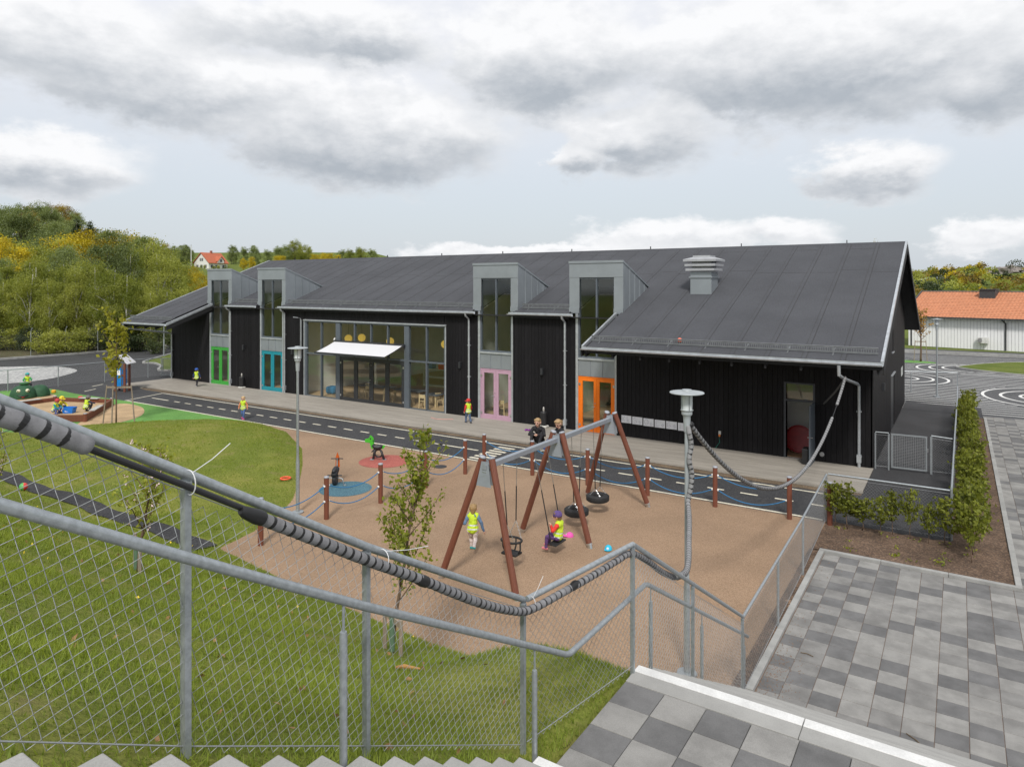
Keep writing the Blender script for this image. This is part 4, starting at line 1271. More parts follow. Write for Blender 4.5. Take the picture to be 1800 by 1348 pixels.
def felt_sheet(x0, x1, y0, y1, lap):
    mb = MB()
    mb.mi = 0; slope_box(mb, x0 + 0.002, x1 - 0.002, y0, y1 - 0.003, 0.0, 0.011)
    if lap:                                  # welded lap with bitumen beads on both sides
        slope_box(mb, x0 - 0.055, x0 + 0.055, y0 + 0.001, y1 - 0.004, 0.006, 0.008)
        mb.mi = 1
        slope_box(mb, x0 + 0.055, x0 + 0.070, y0 + 0.002, y1 - 0.005, 0.004, 0.006)
        slope_box(mb, x0 - 0.070, x0 - 0.055, y0 + 0.002, y1 - 0.005, 0.004, 0.006)
    mb.mi = 1
    slope_box(mb, x0 + 0.07, x1 - 0.07, y0 - 0.008, y0 + 0.006, 0.003, 0.012)
    mb.build('roofing_sheet', [felt, bitumen], roof_o)
for x0, x1 in zip(parts[:-1], parts[1:]):
    if x1 - x0 < 0.02: continue
    e = eave_at((x0 + x1) / 2)
    lap = any(abs(x0 - q) < 0.002 for q in xs) and x0 > XA + 0.1
    rws = [e, e + 0.62, 26.9 + (0.25 if int(x0 * 10) % 3 == 0 else 0), RY - (0.7 if int(x0 * 7) % 2 else 0.02), RY]
    rws = [q for i, q in enumerate(rws) if i == 0 or q > e + 0.5]
    for y0, y1 in zip(rws[:-1], rws[1:]):
        if y1 - y0 < 0.05: continue
        felt_sheet(x0, x1, y0, y1, lap)
for i in range(38):
    mb = MB(); slope_box(mb, XA + W * i + 0.002, min(XA + W * (i + 1), XD) - 0.002, RY, BE, 0.0, 0.011)
    mb.build('roofing_sheet', felt, roof_o)
rc = MB()
rc.hexa([(XA, RY - 0.18, rz(RY - 0.18) + 0.002), (XD, RY - 0.18, rz(RY - 0.18) + 0.002), (XD, RY + 0.18, rz(RY + 0.18) + 0.002), (XA, RY + 0.18, rz(RY + 0.18) + 0.002),
         (XA, RY - 0.02, rz(RY) + 0.012), (XD, RY - 0.02, rz(RY) + 0.012), (XD, RY + 0.02, rz(RY) + 0.012), (XA, RY + 0.02, rz(RY) + 0.012)])
rc.build('ridge_cap', felt, roof_o)
for i in range(9):
    xx = XA + 2.6 + i * 4.1
    MB().bar((xx, RY, rz(RY)), (xx, RY, rz(RY) + 0.13), 0.03, 0.05).build('ridge_hook', black_plastic, roof_o)
# verge and eave flashings
def verge(xe, y0, y1, side):
    mb = MB()
    for a, b in ((y0, y1),):
        mb.hexa([(xe - 0.035, a, rz(a) - 0.09), (xe + 0.035, a, rz(a) - 0.09), (xe + 0.035, b, rz(b) - 0.09), (xe - 0.035, b, rz(b) - 0.09),
                 (xe - 0.035, a, rz(a) + 0.035), (xe + 0.035, a, rz(a) + 0.035), (xe + 0.035, b, rz(b) + 0.035), (xe - 0.035, b, rz(b) + 0.035)])
    o = mb.build('verge_flashing', gutter_metal, roof_o)
    bm2 = MB()
    bm2.hexa([(xe - 0.03 + 0.05 * side, a_, rz(a_) - q) for a_, q in ()] or
             [(xe + side * 0.012, y0, rz(y0) - 0.33), (xe + side * 0.05, y0, rz(y0) - 0.33), (xe + side * 0.05, y1, rz(y1) - 0.33), (xe + side * 0.015, y1, rz(y1) - 0.33),
              (xe + side * 0.015, y0, rz(y0) - 0.10), (xe + side * 0.05, y0, rz(y0) - 0.10), (xe + side * 0.05, y1, rz(y1) - 0.10), (xe + side * 0.015, y1, rz(y1) - 0.10)])
    bm2.build('barge_board', bw_dark, o)
verge(XA, LE, RY, -1); verge(XD, LE, RY, 1); verge(XA, RY, BE, -1); verge(XD, RY, BE, 1)
verge(XB, LE, HE + 0.1, 1); verge(XC, LE, HE + 0.1, -1)
def gutter(x0, x1, y, z, r=0.055):
    pr = [(r * math.cos(a), r * math.sin(a)) for a in np.linspace(math.pi, 2 * math.pi, 9)]
    pr += [((r - 0.008) * math.cos(a), (r - 0.008) * math.sin(a)) for a in np.linspace(2 * math.pi, math.pi, 9)]
    Mx = Matrix.Translation((0, y, z)) @ Matrix(((0, 0, 1, 0), (1, 0, 0, 0), (0, 1, 0, 0), (0, 0, 0, 1)))
    o = MB().prism(pr, x0, x1, Mx).build('gutter', gutter_metal, roof_o, smooth='auto')
    MB().box(x0 + 0.02, x1 - 0.02, y + 0.05, y + 0.075, z - 0.02, z + 0.055).build('eave_flashing', gutter_metal, o)
    mb = MB()
    x = x0 + 0.3
    while x < x1:
        mb.tube([(x, y - r - 0.004, z + 0.0), (x, y - r * 0.7, z - r * 0.72), (x, y, z - r - 0.004), (x, y + r, z)], 0.007, 5); x += 0.62
    mb.build('gutter_brackets', gutter_metal, o)
gutter(XA - 0.02, XB + 0.03, LE - 0.08, rz(LE) - 0.06)
gutter(XC - 0.03, XD + 0.02, LE - 0.08, rz(LE) - 0.06)
for a, b in ((-33.52, -30.80), (-29.12, -16.66), (-15.05, -12.14)):
    gutter(a, b, HE - 0.08, rz(HE) - 0.06)
MB().box(-38.9, -2.3, HE + 0.02, FY + 0.02, 4.28, 4.31).build('soffit', bw_dark, roof_o)
for x0, x1 in ((XA + 0.1, XB - 0.1), (XC + 0.1, XD - 0.1)):
    n = int((x1 - x0) / 0.9)
    for i in range(n + 1):
        xx = x0 + (x1 - x0) * i / n
        mb = MB()
        mb.hexa([(xx - 0.03, LE + 0.05, rz(LE) - 0.34), (xx + 0.03, LE + 0.05, rz(LE) - 0.34), (xx + 0.03, FY, rz(FY) - 0.48), (xx - 0.03, FY, rz(FY) - 0.48),
                 (xx - 0.03, LE + 0.05, rz(LE) - 0.21), (xx + 0.03, LE + 0.05, rz(LE) - 0.21), (xx + 0.03, FY, rz(FY) - 0.21), (xx - 0.03, FY, rz(FY) - 0.21)])
        mb.build('rafter', bw_dark, roof_o)
# snow guards
def snow_guard(x0, x1, y):
    mb = MB(); z = rz(y)
    mb.tube([(x0, y, z + 0.20), (x1, y, z + 0.20)], 0.013, 8)
    mb.bar((x0, y, z + 0.05), (x1, y, z + 0.05), 0.008, 0.05)
    mb.bar((x0, y, z + 0.175), (x1, y, z + 0.175), 0.008, 0.03)
    x = x0 + 0.03
    while x < x1:
        mb.bar((x, y, z + 0.05), (x, y, z + 0.19), 0.018, 0.006); x += 0.06
    o = mb.build('snow_guard', M('snow_guard_steel', (0.17, 0.18, 0.19), 0.5, 0.4), roof_o)
    bk = MB(); x = x0 + 0.3
    while x < x1:
        bk.bar((x, y - 0.02, z + 0.0), (x, y + 0.0, z + 0.2), 0.03, 0.008, up=(0, 1, 0))
        bk.bar((x, y - 0.12, rz(y - 0.12) + 0.008), (x, y + 0.35, rz(y + 0.35) + 0.008), 0.035, 0.006); x += 1.18
    bk.build('guard_brackets', MATS['snow_guard_steel'], o)
snow_guard(XA + 0.1, XB - 0.15, LE + 0.38); snow_guard(XC + 0.15, XD - 0.12, LE + 0.38)
for a, b in ((-33.1, -31.0), (-28.7, -17.0), (-14.6, -12.45)): snow_guard(a, b, HE + 0.34)

# ---- dormers and bays
def quad_panel(mb, pts, n, th):
    n = Vector(n); v = [Vector(p) for p in pts]; k = len(v)
    mb.add([q for q in v] + [q + n * th for q in v], [tuple(range(k - 1, -1, -1)), tuple(range(k, 2 * k))] + [(i, (i + 1) % k, k + (i + 1) % k, k + i) for i in range(k)])
DT, DE = 6.42, 25.49                                # dormer roof height at the front, where it meets the main roof
def dt(y): return DT + (rz(DE) - DT) * (y - FY) / (DE - FY)
def double_door(x0, x1, z1, mat, name, par, leaves=2, st_=0.115, bot=0.2, y=FY + 0.045, label=None):
    d_ = MB()
    d_.box(x0, x0 + 0.05, y - 0.03, y + 0.07, 0.03, z1); d_.box(x1 - 0.05, x1, y - 0.03, y + 0.07, 0.03, z1)
    d_.box(x0 + 0.05, x1 - 0.05, y - 0.03, y + 0.07, z1 - 0.05, z1); d_.box(x0 + 0.05, x1 - 0.05, y - 0.03, y + 0.07, 0.0, 0.035)
    fr = d_.build(name, mat, par)
    if label: fr['label'] = label
    n = leaves; w_ = (x1 - x0 - 0.1) / n
    for i in range(n):
        a = x0 + 0.05 + w_ * i + 0.004; b = a + w_ - 0.008
        lf = MB()
        lf.box(a, a + st_, y - 0.025, y + 0.02, 0.04, z1 - 0.055); lf.box(b - st_, b, y - 0.025, y + 0.02, 0.04, z1 - 0.055)
        lf.box(a + st_, b - st_, y - 0.024, y + 0.019, z1 - 0.055 - st_, z1 - 0.055); lf.box(a + st_, b - st_, y - 0.024, y + 0.019, 0.04, 0.04 + bot)
        lf.build('door_leaf', mat, fr)
        MB().add([(a + st_ - 0.01, y, 0.03 + bot), (b - st_ + 0.01, y, 0.03 + bot), (b - st_ + 0.01, y, z1 - 0.05 - st_), (a + st_ - 0.01, y, z1 - 0.05 - st_)], [(0, 1, 2, 3)]).build('pane', win_glass, fr)
        for hz in (0.28, z1 - 0.3):
            hx = a if i % 2 == 0 else b
            MB().box(hx - 0.035, hx + 0.035, y - 0.045, y - 0.027, hz - 0.045, hz + 0.045).build('hinge', steel_bright, fr)
    hx = x0 + 0.05 + w_ * (n // 2) - 0.06
    h_ = MB(); h_.tube([(hx, y - 0.025, 1.0), (hx, y - 0.07, 1.0), (hx - 0.12, y - 0.075, 1.0)], 0.01, 8); h_.lathe([(0.022, 0), (0.022, 0.012)], (hx, y - 0.025, 1.12), 10, Matrix.Rotation(R(90), 4, 'X'))
    h_.build('handle', steel_bright, fr)
    return fr
DOOR_COL = [('green', (0.045, 0.33, 0.045)), ('turquoise', (0.012, 0.24, 0.30)), ('pale lilac pink', (0.46, 0.29, 0.375)), ('bright orange', (0.86, 0.19, 0.012))]
for (b0, b1), c, (dn, dc) in zip(BAYS, DORM, DOOR_COL):
    x0, x1 = c - 1.10, c + 1.10
    sh = MB()
    # cheek cores, roof
    for xa, xb in ((x0 + 0.02, x0 + 0.10), (x1 - 0.10, x1 - 0.02)):
        sh.add([(xa, FY + 0.02, rz(FY) - 0.15), (xb, FY + 0.02, rz(FY) - 0.15), (xb, DE, rz(DE) - 0.15), (xa, DE, rz(DE) - 0.15),
                (xa, FY + 0.02, dt(FY) - 0.07), (xb, FY + 0.02, dt(FY) - 0.07), (xb, DE, dt(DE) - 0.03), (xa, DE, dt(DE) - 0.03)],
               [(3, 2, 1, 0), (4, 5, 6, 7), (0, 1, 5, 4), (1, 2, 6, 5), (2, 3, 7, 6), (3, 0, 4, 7)])
    dm = sh.build('dormer', zinc, BL)
    dm['label'] = 'grey zinc clad dormer above the %s doors' % dn
    rp = MB(); rp.hexa([(x0 - 0.02, FY - 0.06, dt(FY) - 0.09), (x1 + 0.02, FY - 0.06, dt(FY) - 0.09), (x1 + 0.02, DE + 0.12, dt(DE) - 0.05), (x0 - 0.02, DE + 0.12, dt(DE) - 0.05),
                        (x0 - 0.02, FY - 0.06, dt(FY)), (x1 + 0.02, FY - 0.06, dt(FY)), (x1 + 0.02, DE + 0.12, dt(DE) + 0.012), (x0 - 0.02, DE + 0.12, dt(DE) + 0.012)])
    rp.build('dormer_roof', zinc, dm)
    for side, xs_ in ((-1, x0), (1, x1)):
        ys = [FY + 0.02, FY + 0.55, FY + 1.02, FY + 1.49, FY + 1.94, DE - 0.02]
        for ya, yb in zip(ys[:-1], ys[1:]):
            p = MB()
            quad_panel(p, [(xs_ - side * 0.02, ya + 0.003, rz(ya) - 0.04), (xs_ - side * 0.02, yb - 0.003, rz(yb) - 0.04), (xs_ - side * 0.02, yb - 0.003, dt(yb) - 0.08), (xs_ - side * 0.02, ya + 0.003, dt(ya) - 0.08)], (side, 0, 0), 0.02)
            p.build('zinc_panel', zinc, dm)
        for yb in ys[1:-1]:
            MB().box(xs_ - 0.002 * side, xs_ + side * 0.028, yb - 0.009, yb + 0.009, rz(yb) - 0.03, dt(yb) - 0.085).build('standing_seam', zinc, dm)
    # front: header panel, side panels
    MB().box(x0 - 0.005, x1 + 0.005, FY - 0.03, FY + 0.05, 5.80, dt(FY) - 0.10).build('zinc_panel', zinc, dm, bevel=0.004)
    for a, b in ((x0 - 0.003, b0 + 0.155), (b1 - 0.10, x1 + 0.003)):
        MB().box(a, b, FY - 0.022, FY + 0.05, 4.50, 5.795).build('zinc_panel', zinc, dm, bevel=0.004)
        MB().box(a - 0.003, b, FY - 0.05, FY - 0.01, 4.46, 4.66).build('apron_flashing', zinc, dm)
    # jambs down to the deck
    bay = MB()
    bay.box(b0, b0 + 0.10, FY - 0.025, FY + 0.2, 0, 4.52); bay.box(b1 - 0.07, b1, FY - 0.025, FY + 0.2, 0, 4.52)
    bo = bay.build('bay_frame', gutter_metal, BL)
    ia, ib = b0 + 0.10, b1 - 0.07
    MB().box(ia, ib, FY - 0.05, FY + 0.18, 2.72, 2.79).build('sill', gutter_metal, bo)
    for k in range(3):
        w_ = (ib - ia) / 3
        MB().box(ia + w_ * k + 0.004, ia + w_ * (k + 1) - 0.004, FY + 0.0, FY + 0.06, 2.11, 2.715).build('zinc_panel', zinc, bo)
        if k: MB().box(ia + w_ * k - 0.008, ia + w_ * k + 0.008, FY - 0.02, FY + 0.01, 2.11, 2.715).build('standing_seam', zinc, bo)
    # tall window
    wf = MB()
    wf.box(ia, ia + 0.055, FY + 0.01, FY + 0.12, 2.79, 5.80); wf.box(ib - 0.055, ib, FY + 0.01, FY + 0.12, 2.79, 5.80)
    wf.box(ia + 0.055, ib - 0.055, FY + 0.01, FY + 0.12, 2.79, 2.85); wf.box(ia + 0.055, ib - 0.055, FY + 0.01, FY + 0.12, 5.745, 5.80)
    mm = (ia + ib) / 2
    wf.box(mm - 0.03, mm + 0.03, FY + 0.01, FY + 0.12, 2.85, 5.745)
    wo_ = wf.build('window', frame_grey, BL)
    for a, b in ((ia + 0.05, mm - 0.025), (mm + 0.025, ib - 0.05)):
        MB().add([(a, FY + 0.06, 2.84), (b, FY + 0.06, 2.84), (b, FY + 0.06, 5.75), (a, FY + 0.06, 5.75)], [(0, 1, 2, 3)]).build('pane', win_glass, wo_)
    double_door(ia, ib, 2.10, M('door_' + dn.replace(' ', '_'), dc, 0.35, 0, 0.04), 'double_door', BL, label=dn + ' glazed double door')
    # dormer lining so that daylight stays inside
    ln = MB(); ln.box(b0 + 0.1, b1 - 0.07, FY + 0.2, FY + 0.22, 2.1, 2.72); ln.build('spandrel_lining', inner_white, BL)

# ---- the glazed front with folding doors
gx0, gx1, gz = GLZ
cw = MB(); y0, y1 = FY + 0.0, FY + 0.14
def post_x(a, b, z0=0.0, z1=gz): cw.box(a, b, y0, y1, z0, z1)
post_x(gx0, gx0 + 0.12); post_x(gx1 - 0.07, gx1)
post_x(-26.20, -26.14, 0.08, gz - 0.08); post_x(-25.14, -24.86, 0.0, gz - 0.08); post_x(-20.77, -20.49, 0.0, gz - 0.08); post_x(-19.52, -19.46, 0.08, gz - 0.08)
for q in (-23.89, -22.83, -21.78): post_x(q - 0.025, q + 0.025, 2.2, gz - 0.08)
cw.box(gx0 + 0.12, gx1 - 0.07, y0, y1, gz - 0.08, gz)
for a, b in ((gx0 + 0.12, -26.20), (-26.14, -25.14), (-20.49, -19.52), (-19.46, gx1 - 0.07)):
    cw.box(a, b, y0 + 0.002, y1 - 0.002, 0.0, 0.08); cw.box(a, b, y0 + 0.002, y1 - 0.002, 2.12, 2.18)
for a, b in ((-24.86, -23.915), (-23.865, -22.855), (-22.805, -21.805), (-21.755, -20.77)):
    cw.box(a, b, y0 + 0.002, y1 - 0.002, 2.12, 2.2)
    if a > -24.87: pass
cwo = cw.build('curtain_wall', frame_grey, BL)
def cpane(a, b, z0, z1): MB().add([(a - 0.008, FY + 0.06, z0 - 0.008), (b + 0.008, FY + 0.06, z0 - 0.008), (b + 0.008, FY + 0.06, z1 + 0.008), (a - 0.008, FY + 0.06, z1 + 0.008)], [(0, 1, 2, 3)]).build('pane', win_glass, cwo)
for a, b in ((gx0 + 0.12, -26.20), (-26.14, -25.14), (-20.49, -19.52), (-19.46, gx1 - 0.07)):
    cpane(a, b, 0.08, 2.12); cpane(a, b, 2.18, gz - 0.08)
for a, b in ((-24.86, -23.915), (-23.865, -22.855), (-22.805, -21.805), (-21.755, -20.77)):
    cpane(a, b, 2.2, gz - 0.08)
MB().hexa([(gx0 - 0.06, FY - 0.07, gz - 0.01), (gx1 + 0.06, FY - 0.07, gz - 0.01), (gx1 + 0.06, FY + 0.02, gz + 0.01), (gx0 - 0.06, FY + 0.02, gz + 0.01),
           (gx0 - 0.06, FY - 0.07, gz + 0.03), (gx1 + 0.06, FY - 0.07, gz + 0.03), (gx1 + 0.06, FY + 0.02, gz + 0.06), (gx0 - 0.06, FY + 0.02, gz + 0.06)]).build('head_flashing', gutter_metal, cwo)
MB().box(gx0 - 0.05, gx0, FY - 0.03, FY + 0.1, 0, gz).build('edge_trim', gutter_metal, cwo)
MB().box(gx1, gx1 + 0.05, FY - 0.03, FY + 0.1, 0, gz).build('edge_trim', gutter_metal, cwo)
double_door(-24.86, -20.77, 2.12, dark_frame, 'folding_door', BL, 4, 0.12, 0.16, label='dark four-leaf glazed folding door')
aw = MB().box(-25.13, -20.68, FY - 0.17, FY - 0.005, 2.74, 2.88).build('awning', dark_frame, BL, bevel=0.02)
fab = MB(); n = 16
fv = []
for i in range(n + 1):
    xx = -25.05 + (4.30) * i / n
    for j in range(5):
        t = j / 4
        fv.append((xx, FY - 0.12 - 1.2 * t, 2.83 - 0.42 * t - 0.02 * math.sin(math.pi * t) + 0.006 * math.sin(i * 2.1) * t))
fab.add(fv, [(i * 5 + j, (i + 1) * 5 + j, (i + 1) * 5 + j + 1, i * 5 + j + 1) for i in range(n) for j in range(4)])
m_, t_, p_ = new_mat('awning_fabric')
p_.inputs['Base Color'].default_value = (0.66, 0.665, 0.69, 1); p_.inputs['Roughness'].default_value = 0.8
fo_ = fab.build('awning_fabric', m_, aw)
so = fo_.modifiers.new('thick', 'SOLIDIFY'); so.thickness = 0.004
MB().bar((-25.10, FY - 1.33, 2.40), (-20.70, FY - 1.33, 2.40), 0.05, 0.075).build('front_bar', dark_frame, aw, bevel=0.01)
for xx in (-24.9, -20.9):
    MB().tube([(xx, FY - 0.1, 2.76), (xx, FY - 0.75, 2.50), (xx, FY - 1.3, 2.38)], 0.022, 8).build('arm', dark_frame, aw)
MB().tube([(-25.05, FY - 0.2, 2.9), (-25.05, FY - 0.12, 2.98)], 0.035, 10).build('wind_sensor', white_paint, aw)

# storage door opening: frame, transom light, leaf standing open
sf = MB()
sf.box(STO[0] - 0.06, STO[0], FY - 0.01, FY + 0.2, 0, STO[2] + 0.05); sf.box(STO[1], STO[1] + 0.06, FY - 0.01, FY + 0.2, 0, STO[2] + 0.05)
sf.box(STO[0], STO[1], FY - 0.01, FY + 0.2, STO[2], STO[2] + 0.05); sf.box(STO[0], STO[1], FY - 0.01, FY + 0.2, 1.84, 1.90)
sfo = sf.build('storage_doorway', M('storage_frame', (0.045, 0.05, 0.06), 0.5), BL)
MB().box(STO[0], STO[1], FY + 0.05, FY + 0.06, 1.90, STO[2]).build('pane', win_glass, sfo)
lf = MB().box(STO[1] + 0.02, STO[1] + 0.065, FY - 0.80, FY - 0.012, 0.05, 1.86).build('door_leaf', frame_grey, sfo)
MB().bar((STO[1] - 0.03, FY - 0.74, 0.9), (STO[1] + 0.12, FY - 0.74, 0.9), 0.02, 0.02).build('handle', steel_bright, lf)
MB().box(STO[0] - 0.02, STO[1] + 0.02, FY - 0.02, FY + 0.25, 0.0, 0.03).build('threshold', gutter_metal, sfo)

# downpipes
def downpipe(pts, clips=True):
    o = MB().tube(pts, 0.045, 12).build('downpipe', gutter_metal, BL, smooth='auto')
    x, y, z1 = pts[-2]
    for zc_ in (0.35, 1.7, 3.0):
        if zc_ < z1: MB().box(x - 0.07, x + 0.07, y - 0.02, y + 0.06, zc_, zc_ + 0.025).build('pipe_clip', gutter_metal, o)
    MB().box(x - 0.06, x + 0.06, y - 0.055, y + 0.055, 0.18, 0.42).build('leaf_trap', gutter_metal, o)
for xx in (-33.28, -28.80, -17.13, -12.59):
    downpipe([(xx, HE - 0.08, 4.36), (xx, HE - 0.05, 4.25), (xx, FY - 0.06, 4.1), (xx, FY - 0.06, 0.04)])
downpipe([(-2.72, LE - 0.08, 3.36), (-2.72, LE - 0.06, 3.10), (-2.66, 20.6, 2.98), (-2.56, 22.75, 2.58), (-2.54, FY - 0.07, 2.48), (-2.54, FY - 0.07, 0.04)])
downpipe([(-38.95, LE - 0.08, 3.36), (-38.94, LE - 0.04, 3.22), (-38.92, 20.6, 3.10), (-38.9, 22.8, 2.74), (-38.88, FY - 0.07, 2.64), (-38.88, FY - 0.07, 0.04)])
for xx, z in ((-13.61, 2.16), (-17.61, 2.16), (-32.16, 2.19), (-28.2, 2.16)):
    MB().box(xx - 0.05, xx + 0.05, FY - 0.11, FY - 0.002, z - 0.13, z + 0.13).build('wall_light', dark_frame, BL, bevel=0.01)
pipe = MB(); pipe.tube([(-27.62, FY - 0.03, 2.3), (-27.62, FY - 0.03, 3.86), (-27.62, FY - 0.2, 3.9), (-27.9, FY - 0.25, 3.92)], 0.018, 8)
pipe.tube([(-27.55, FY - 0.03, 2.3), (-27.55, FY - 0.03, 3.80)], 0.012, 6)
pipe.build('wall_conduit', gutter_metal, BL)
MB().lathe([(0.07, 0), (0.07, 0.02), (0.05, 0.03)], (-3.58, FY - 0.0, 0.28), 20, Matrix.Rotation(R(90), 4, 'X')).build('wall_vent', M('vent_grey', (0.3, 0.3, 0.3), 0.6), BL)
MB().box(-6.77, -6.69, FY - 0.03, FY, 0.52, 0.64).build('outlet_box', M('outlet_pale', (0.55, 0.55, 0.52), 0.5), BL)

# roof ventilation cowl
vt = MB()
vt.box(-8.32, -7.54, 24.82, 25.62, 5.0, 6.0)
cow = vt.build('ventilation_cowl', zinc, BL, bevel=0.01)
MB().box(-8.36, -7.50, 24.78, 25.66, 5.78, 5.83).build('cowl_collar', zinc, cow)
for z, hw in ((6.03, 0.53), (6.20, 0.56), (6.37, 0.60)):
    m2 = MB(); cx_, cy_ = -7.93, 25.22
    m2.box(cx_ - hw, cx_ + hw, cy_ - hw, cy_ + hw, z, z + 0.085)
    m2.box(cx_ - 0.35, cx_ + 0.35, cy_ - 0.35, cy_ + 0.35, z + 0.085, z + 0.17)
    m2.build('cowl_louvre', M('cowl_metal', (0.40, 0.41, 0.43), 0.45, 0.3, 0.08), cow, bevel=0.008)
m2 = MB(); m2.add([(-8.53, 24.62, 6.455), (-7.33, 24.62, 6.455), (-7.33, 25.82, 6.455), (-8.53, 25.82, 6.455), (-8.23, 24.92, 6.55), (-7.63, 24.92, 6.55), (-7.63, 25.52, 6.55), (-8.23, 25.52, 6.55)],
                  [(4, 5, 6, 7), (0, 1, 5, 4), (1, 2, 6, 5), (2, 3, 7, 6), (3, 0, 4, 7), (3, 2, 1, 0)])
m2.build('cowl_cap', MATS['cowl_metal'], cow)
MB().box(-8.25, -7.61, 24.9, 25.54, 6.54, 6.60).build('cowl_top', MATS['cowl_metal'], cow)

# ---- rooms behind the glass
inn = MB().box(WX0 + 0.2, WX1 - 0.2, FY + 0.22, 29.4, -0.005, 0.035).build('interior_floor', inner_floor, BL)
for xa, xb in ((WX0 + 0.2, -28.1), (-17.7, WX1 - 0.2)): MB().box(xa, xb, 29.4, 29.5, 0, 6.4).build('interior_back_wall', inner_white, BL)
MB().box(-28.0, -17.8, 29.4, 36.8, -0.005, 0.035).build('interior_floor', inner_floor, BL)
for xx in (-28.05, -17.75): MB().box(xx - 0.05, xx + 0.05, 29.4, 36.8, 0.04, 4.3).build('partition_wall', inner_white, BL)
for xx, mt in ((-36.5, inner_white), (-32.2, inner_wall), (-28.05, inner_white), (-17.75, inner_white), (-13.6, inner_wall), (-9.4, inner_wall), (-5.6, inner_white), (-3.0, inner_white)):
    wl_ = MB(); wl_.add([(xx - 0.05, FY + 0.23, 0.04), (xx + 0.05, FY + 0.23, 0.04), (xx + 0.05, 29.39, 0.04), (xx - 0.05, 29.39, 0.04),
                        (xx - 0.05, FY + 0.23, rz(FY + 0.23) - 0.25), (xx + 0.05, FY + 0.23, rz(FY + 0.23) - 0.25), (xx + 0.05, 29.39, rz(29.39) - 0.25), (xx - 0.05, 29.39, rz(29.39) - 0.25)],
                       [(3, 2, 1, 0), (4, 5, 6, 7), (0, 1, 5, 4), (1, 2, 6, 5), (2, 3, 7, 6), (3, 0, 4, 7)])
    wl_.build('partition_wall', mt, BL)
MB().box(-4.9, -3.05, 24.6, 24.7, 0.04, 4.3).build('storage_back_wall', inner_white, BL)
cl_ = MB()
for x0, x1 in zip(brk[:-1], brk[1:]):
    a_, b_ = max(x0, WX0 + 0.2), min(x1, WX1 - 0.2)
    slope_box(cl_, a_, b_, max(eave_at((x0 + x1) / 2), FY + 0.24), RY, -0.214, 0.02)
slope_box(cl_, WX0 + 0.2, WX1 - 0.2, RY, BY - 0.22, -0.214, 0.02)
cl_.build('interior_ceiling', inner_white, BL)  # white ceiling added under the black roof to bounce daylight into the rooms
stc = M('timber_stage', (0.30, 0.20, 0.10), 0.6, 0, 0.15)
for k in range(7):                                   # seating steps at the right end of the hall
    MB().box(-20.4, -17.82, 25.9 + 0.45 * k, 29.38, 0.04 + 0.3 * k, 0.34 + 0.3 * k).build('seating_step', stc, BL)
# ================================================================ furniture seen through the glass
birch = M('birch_wood', (0.62, 0.47, 0.27), 0.5, 0, 0.08, 3)
table_top = M('grey_linoleum', (0.13, 0.14, 0.16), 0.5)
ch = thing('child_chair', (0, 0, 0.035), 'pale birch child chair', 'chair', 'birch chairs behind the glass', local=True)
MB().box(-0.15, 0.15, -0.15, 0.15, 0.30, 0.32).build('seat', birch, ch, bevel=0.01)
for sx_, sy_ in ((-1, -1), (1, -1), (-1, 1), (1, 1)):
    MB().bar((sx_ * 0.15, sy_ * 0.15, 0), (sx_ * 0.125, sy_ * 0.125, 0.30 if sy_ < 0 else 0.60), 0.035, 0.03, up=(0, 1, 0)).build('leg', birch, ch)
MB().box(-0.14, 0.14, 0.125, 0.145, 0.45, 0.60).build('backrest', birch, ch, bevel=0.01)
CH = [(-25.45, 23.75, 200, 'beside the left post of the glazed front'), (-24.55, 24.6, 20, 'behind the first folding door leaf, left'), (-24.05, 24.3, 190, 'behind the first folding door leaf, right'), (-23.3, 24.9, 90, 'at the back of the long table'),
      (-22.75, 24.2, 170, 'behind the second door leaf'), (-22.35, 23.75, 185, 'close behind the third door leaf'), (-21.5, 24.2, 150, 'behind the fourth door leaf, left'), (-21.0, 23.8, 120, 'behind the fourth door leaf, right'),
      (-20.1, 23.65, 190, 'in front of the round table, left'), (-19.75, 24.3, 60, 'at the right side of the round table')]
for i, (x, y, a, lb) in enumerate(CH):
    o = ch if i == 0 else copy_tree(ch)
    o.location = (x, y, 0.035); o.rotation_euler.z = R(a); o['label'] = 'pale birch child chair ' + lb
o = copy_tree(ch); o.location = (-16.1, 23.85, 0.035); o.rotation_euler.z = R(210); o['label'] = 'pale birch child chair behind the lilac pink door'; o.scale = (1.15, 1.15, 1.15)
def table(x0, x1, y0, y1, h, label):
    t = thing('child_table', ((x0 + x1) / 2, (y0 + y1) / 2, 0.035), label, 'table')
    MB().box(x0, x1, y0, y1, h - 0.03, h).build('table_top', table_top, t, bevel=0.008)
    for x in (x0 + 0.07, x1 - 0.07):
        for y in (y0 + 0.07, y1 - 0.07): MB().box(x - 0.025, x + 0.025, y - 0.025, y + 0.025, 0.035, h - 0.03).build('leg', birch, t)
table(-25.0, -22.9, 24.35, 25.0, 0.58, 'low grey child table behind the left folding doors')
table(-22.6, -20.9, 24.3, 24.95, 0.58, 'low grey child table behind the right folding doors')
table(-20.35, -19.6, 23.9, 24.6, 0.58, 'low grey child table behind the right fixed glazing')
globe_m = M('yellow_paper_globe', (0.80, 0.55, 0.10), 0.8, 0, 0.04)
gp_ = globe_m.node_tree.nodes['Principled BSDF']; gp_.inputs['Emission Color'].default_value = (1.0, 0.66, 0.14, 1); gp_.inputs['Emission Strength'].default_value = 0.35
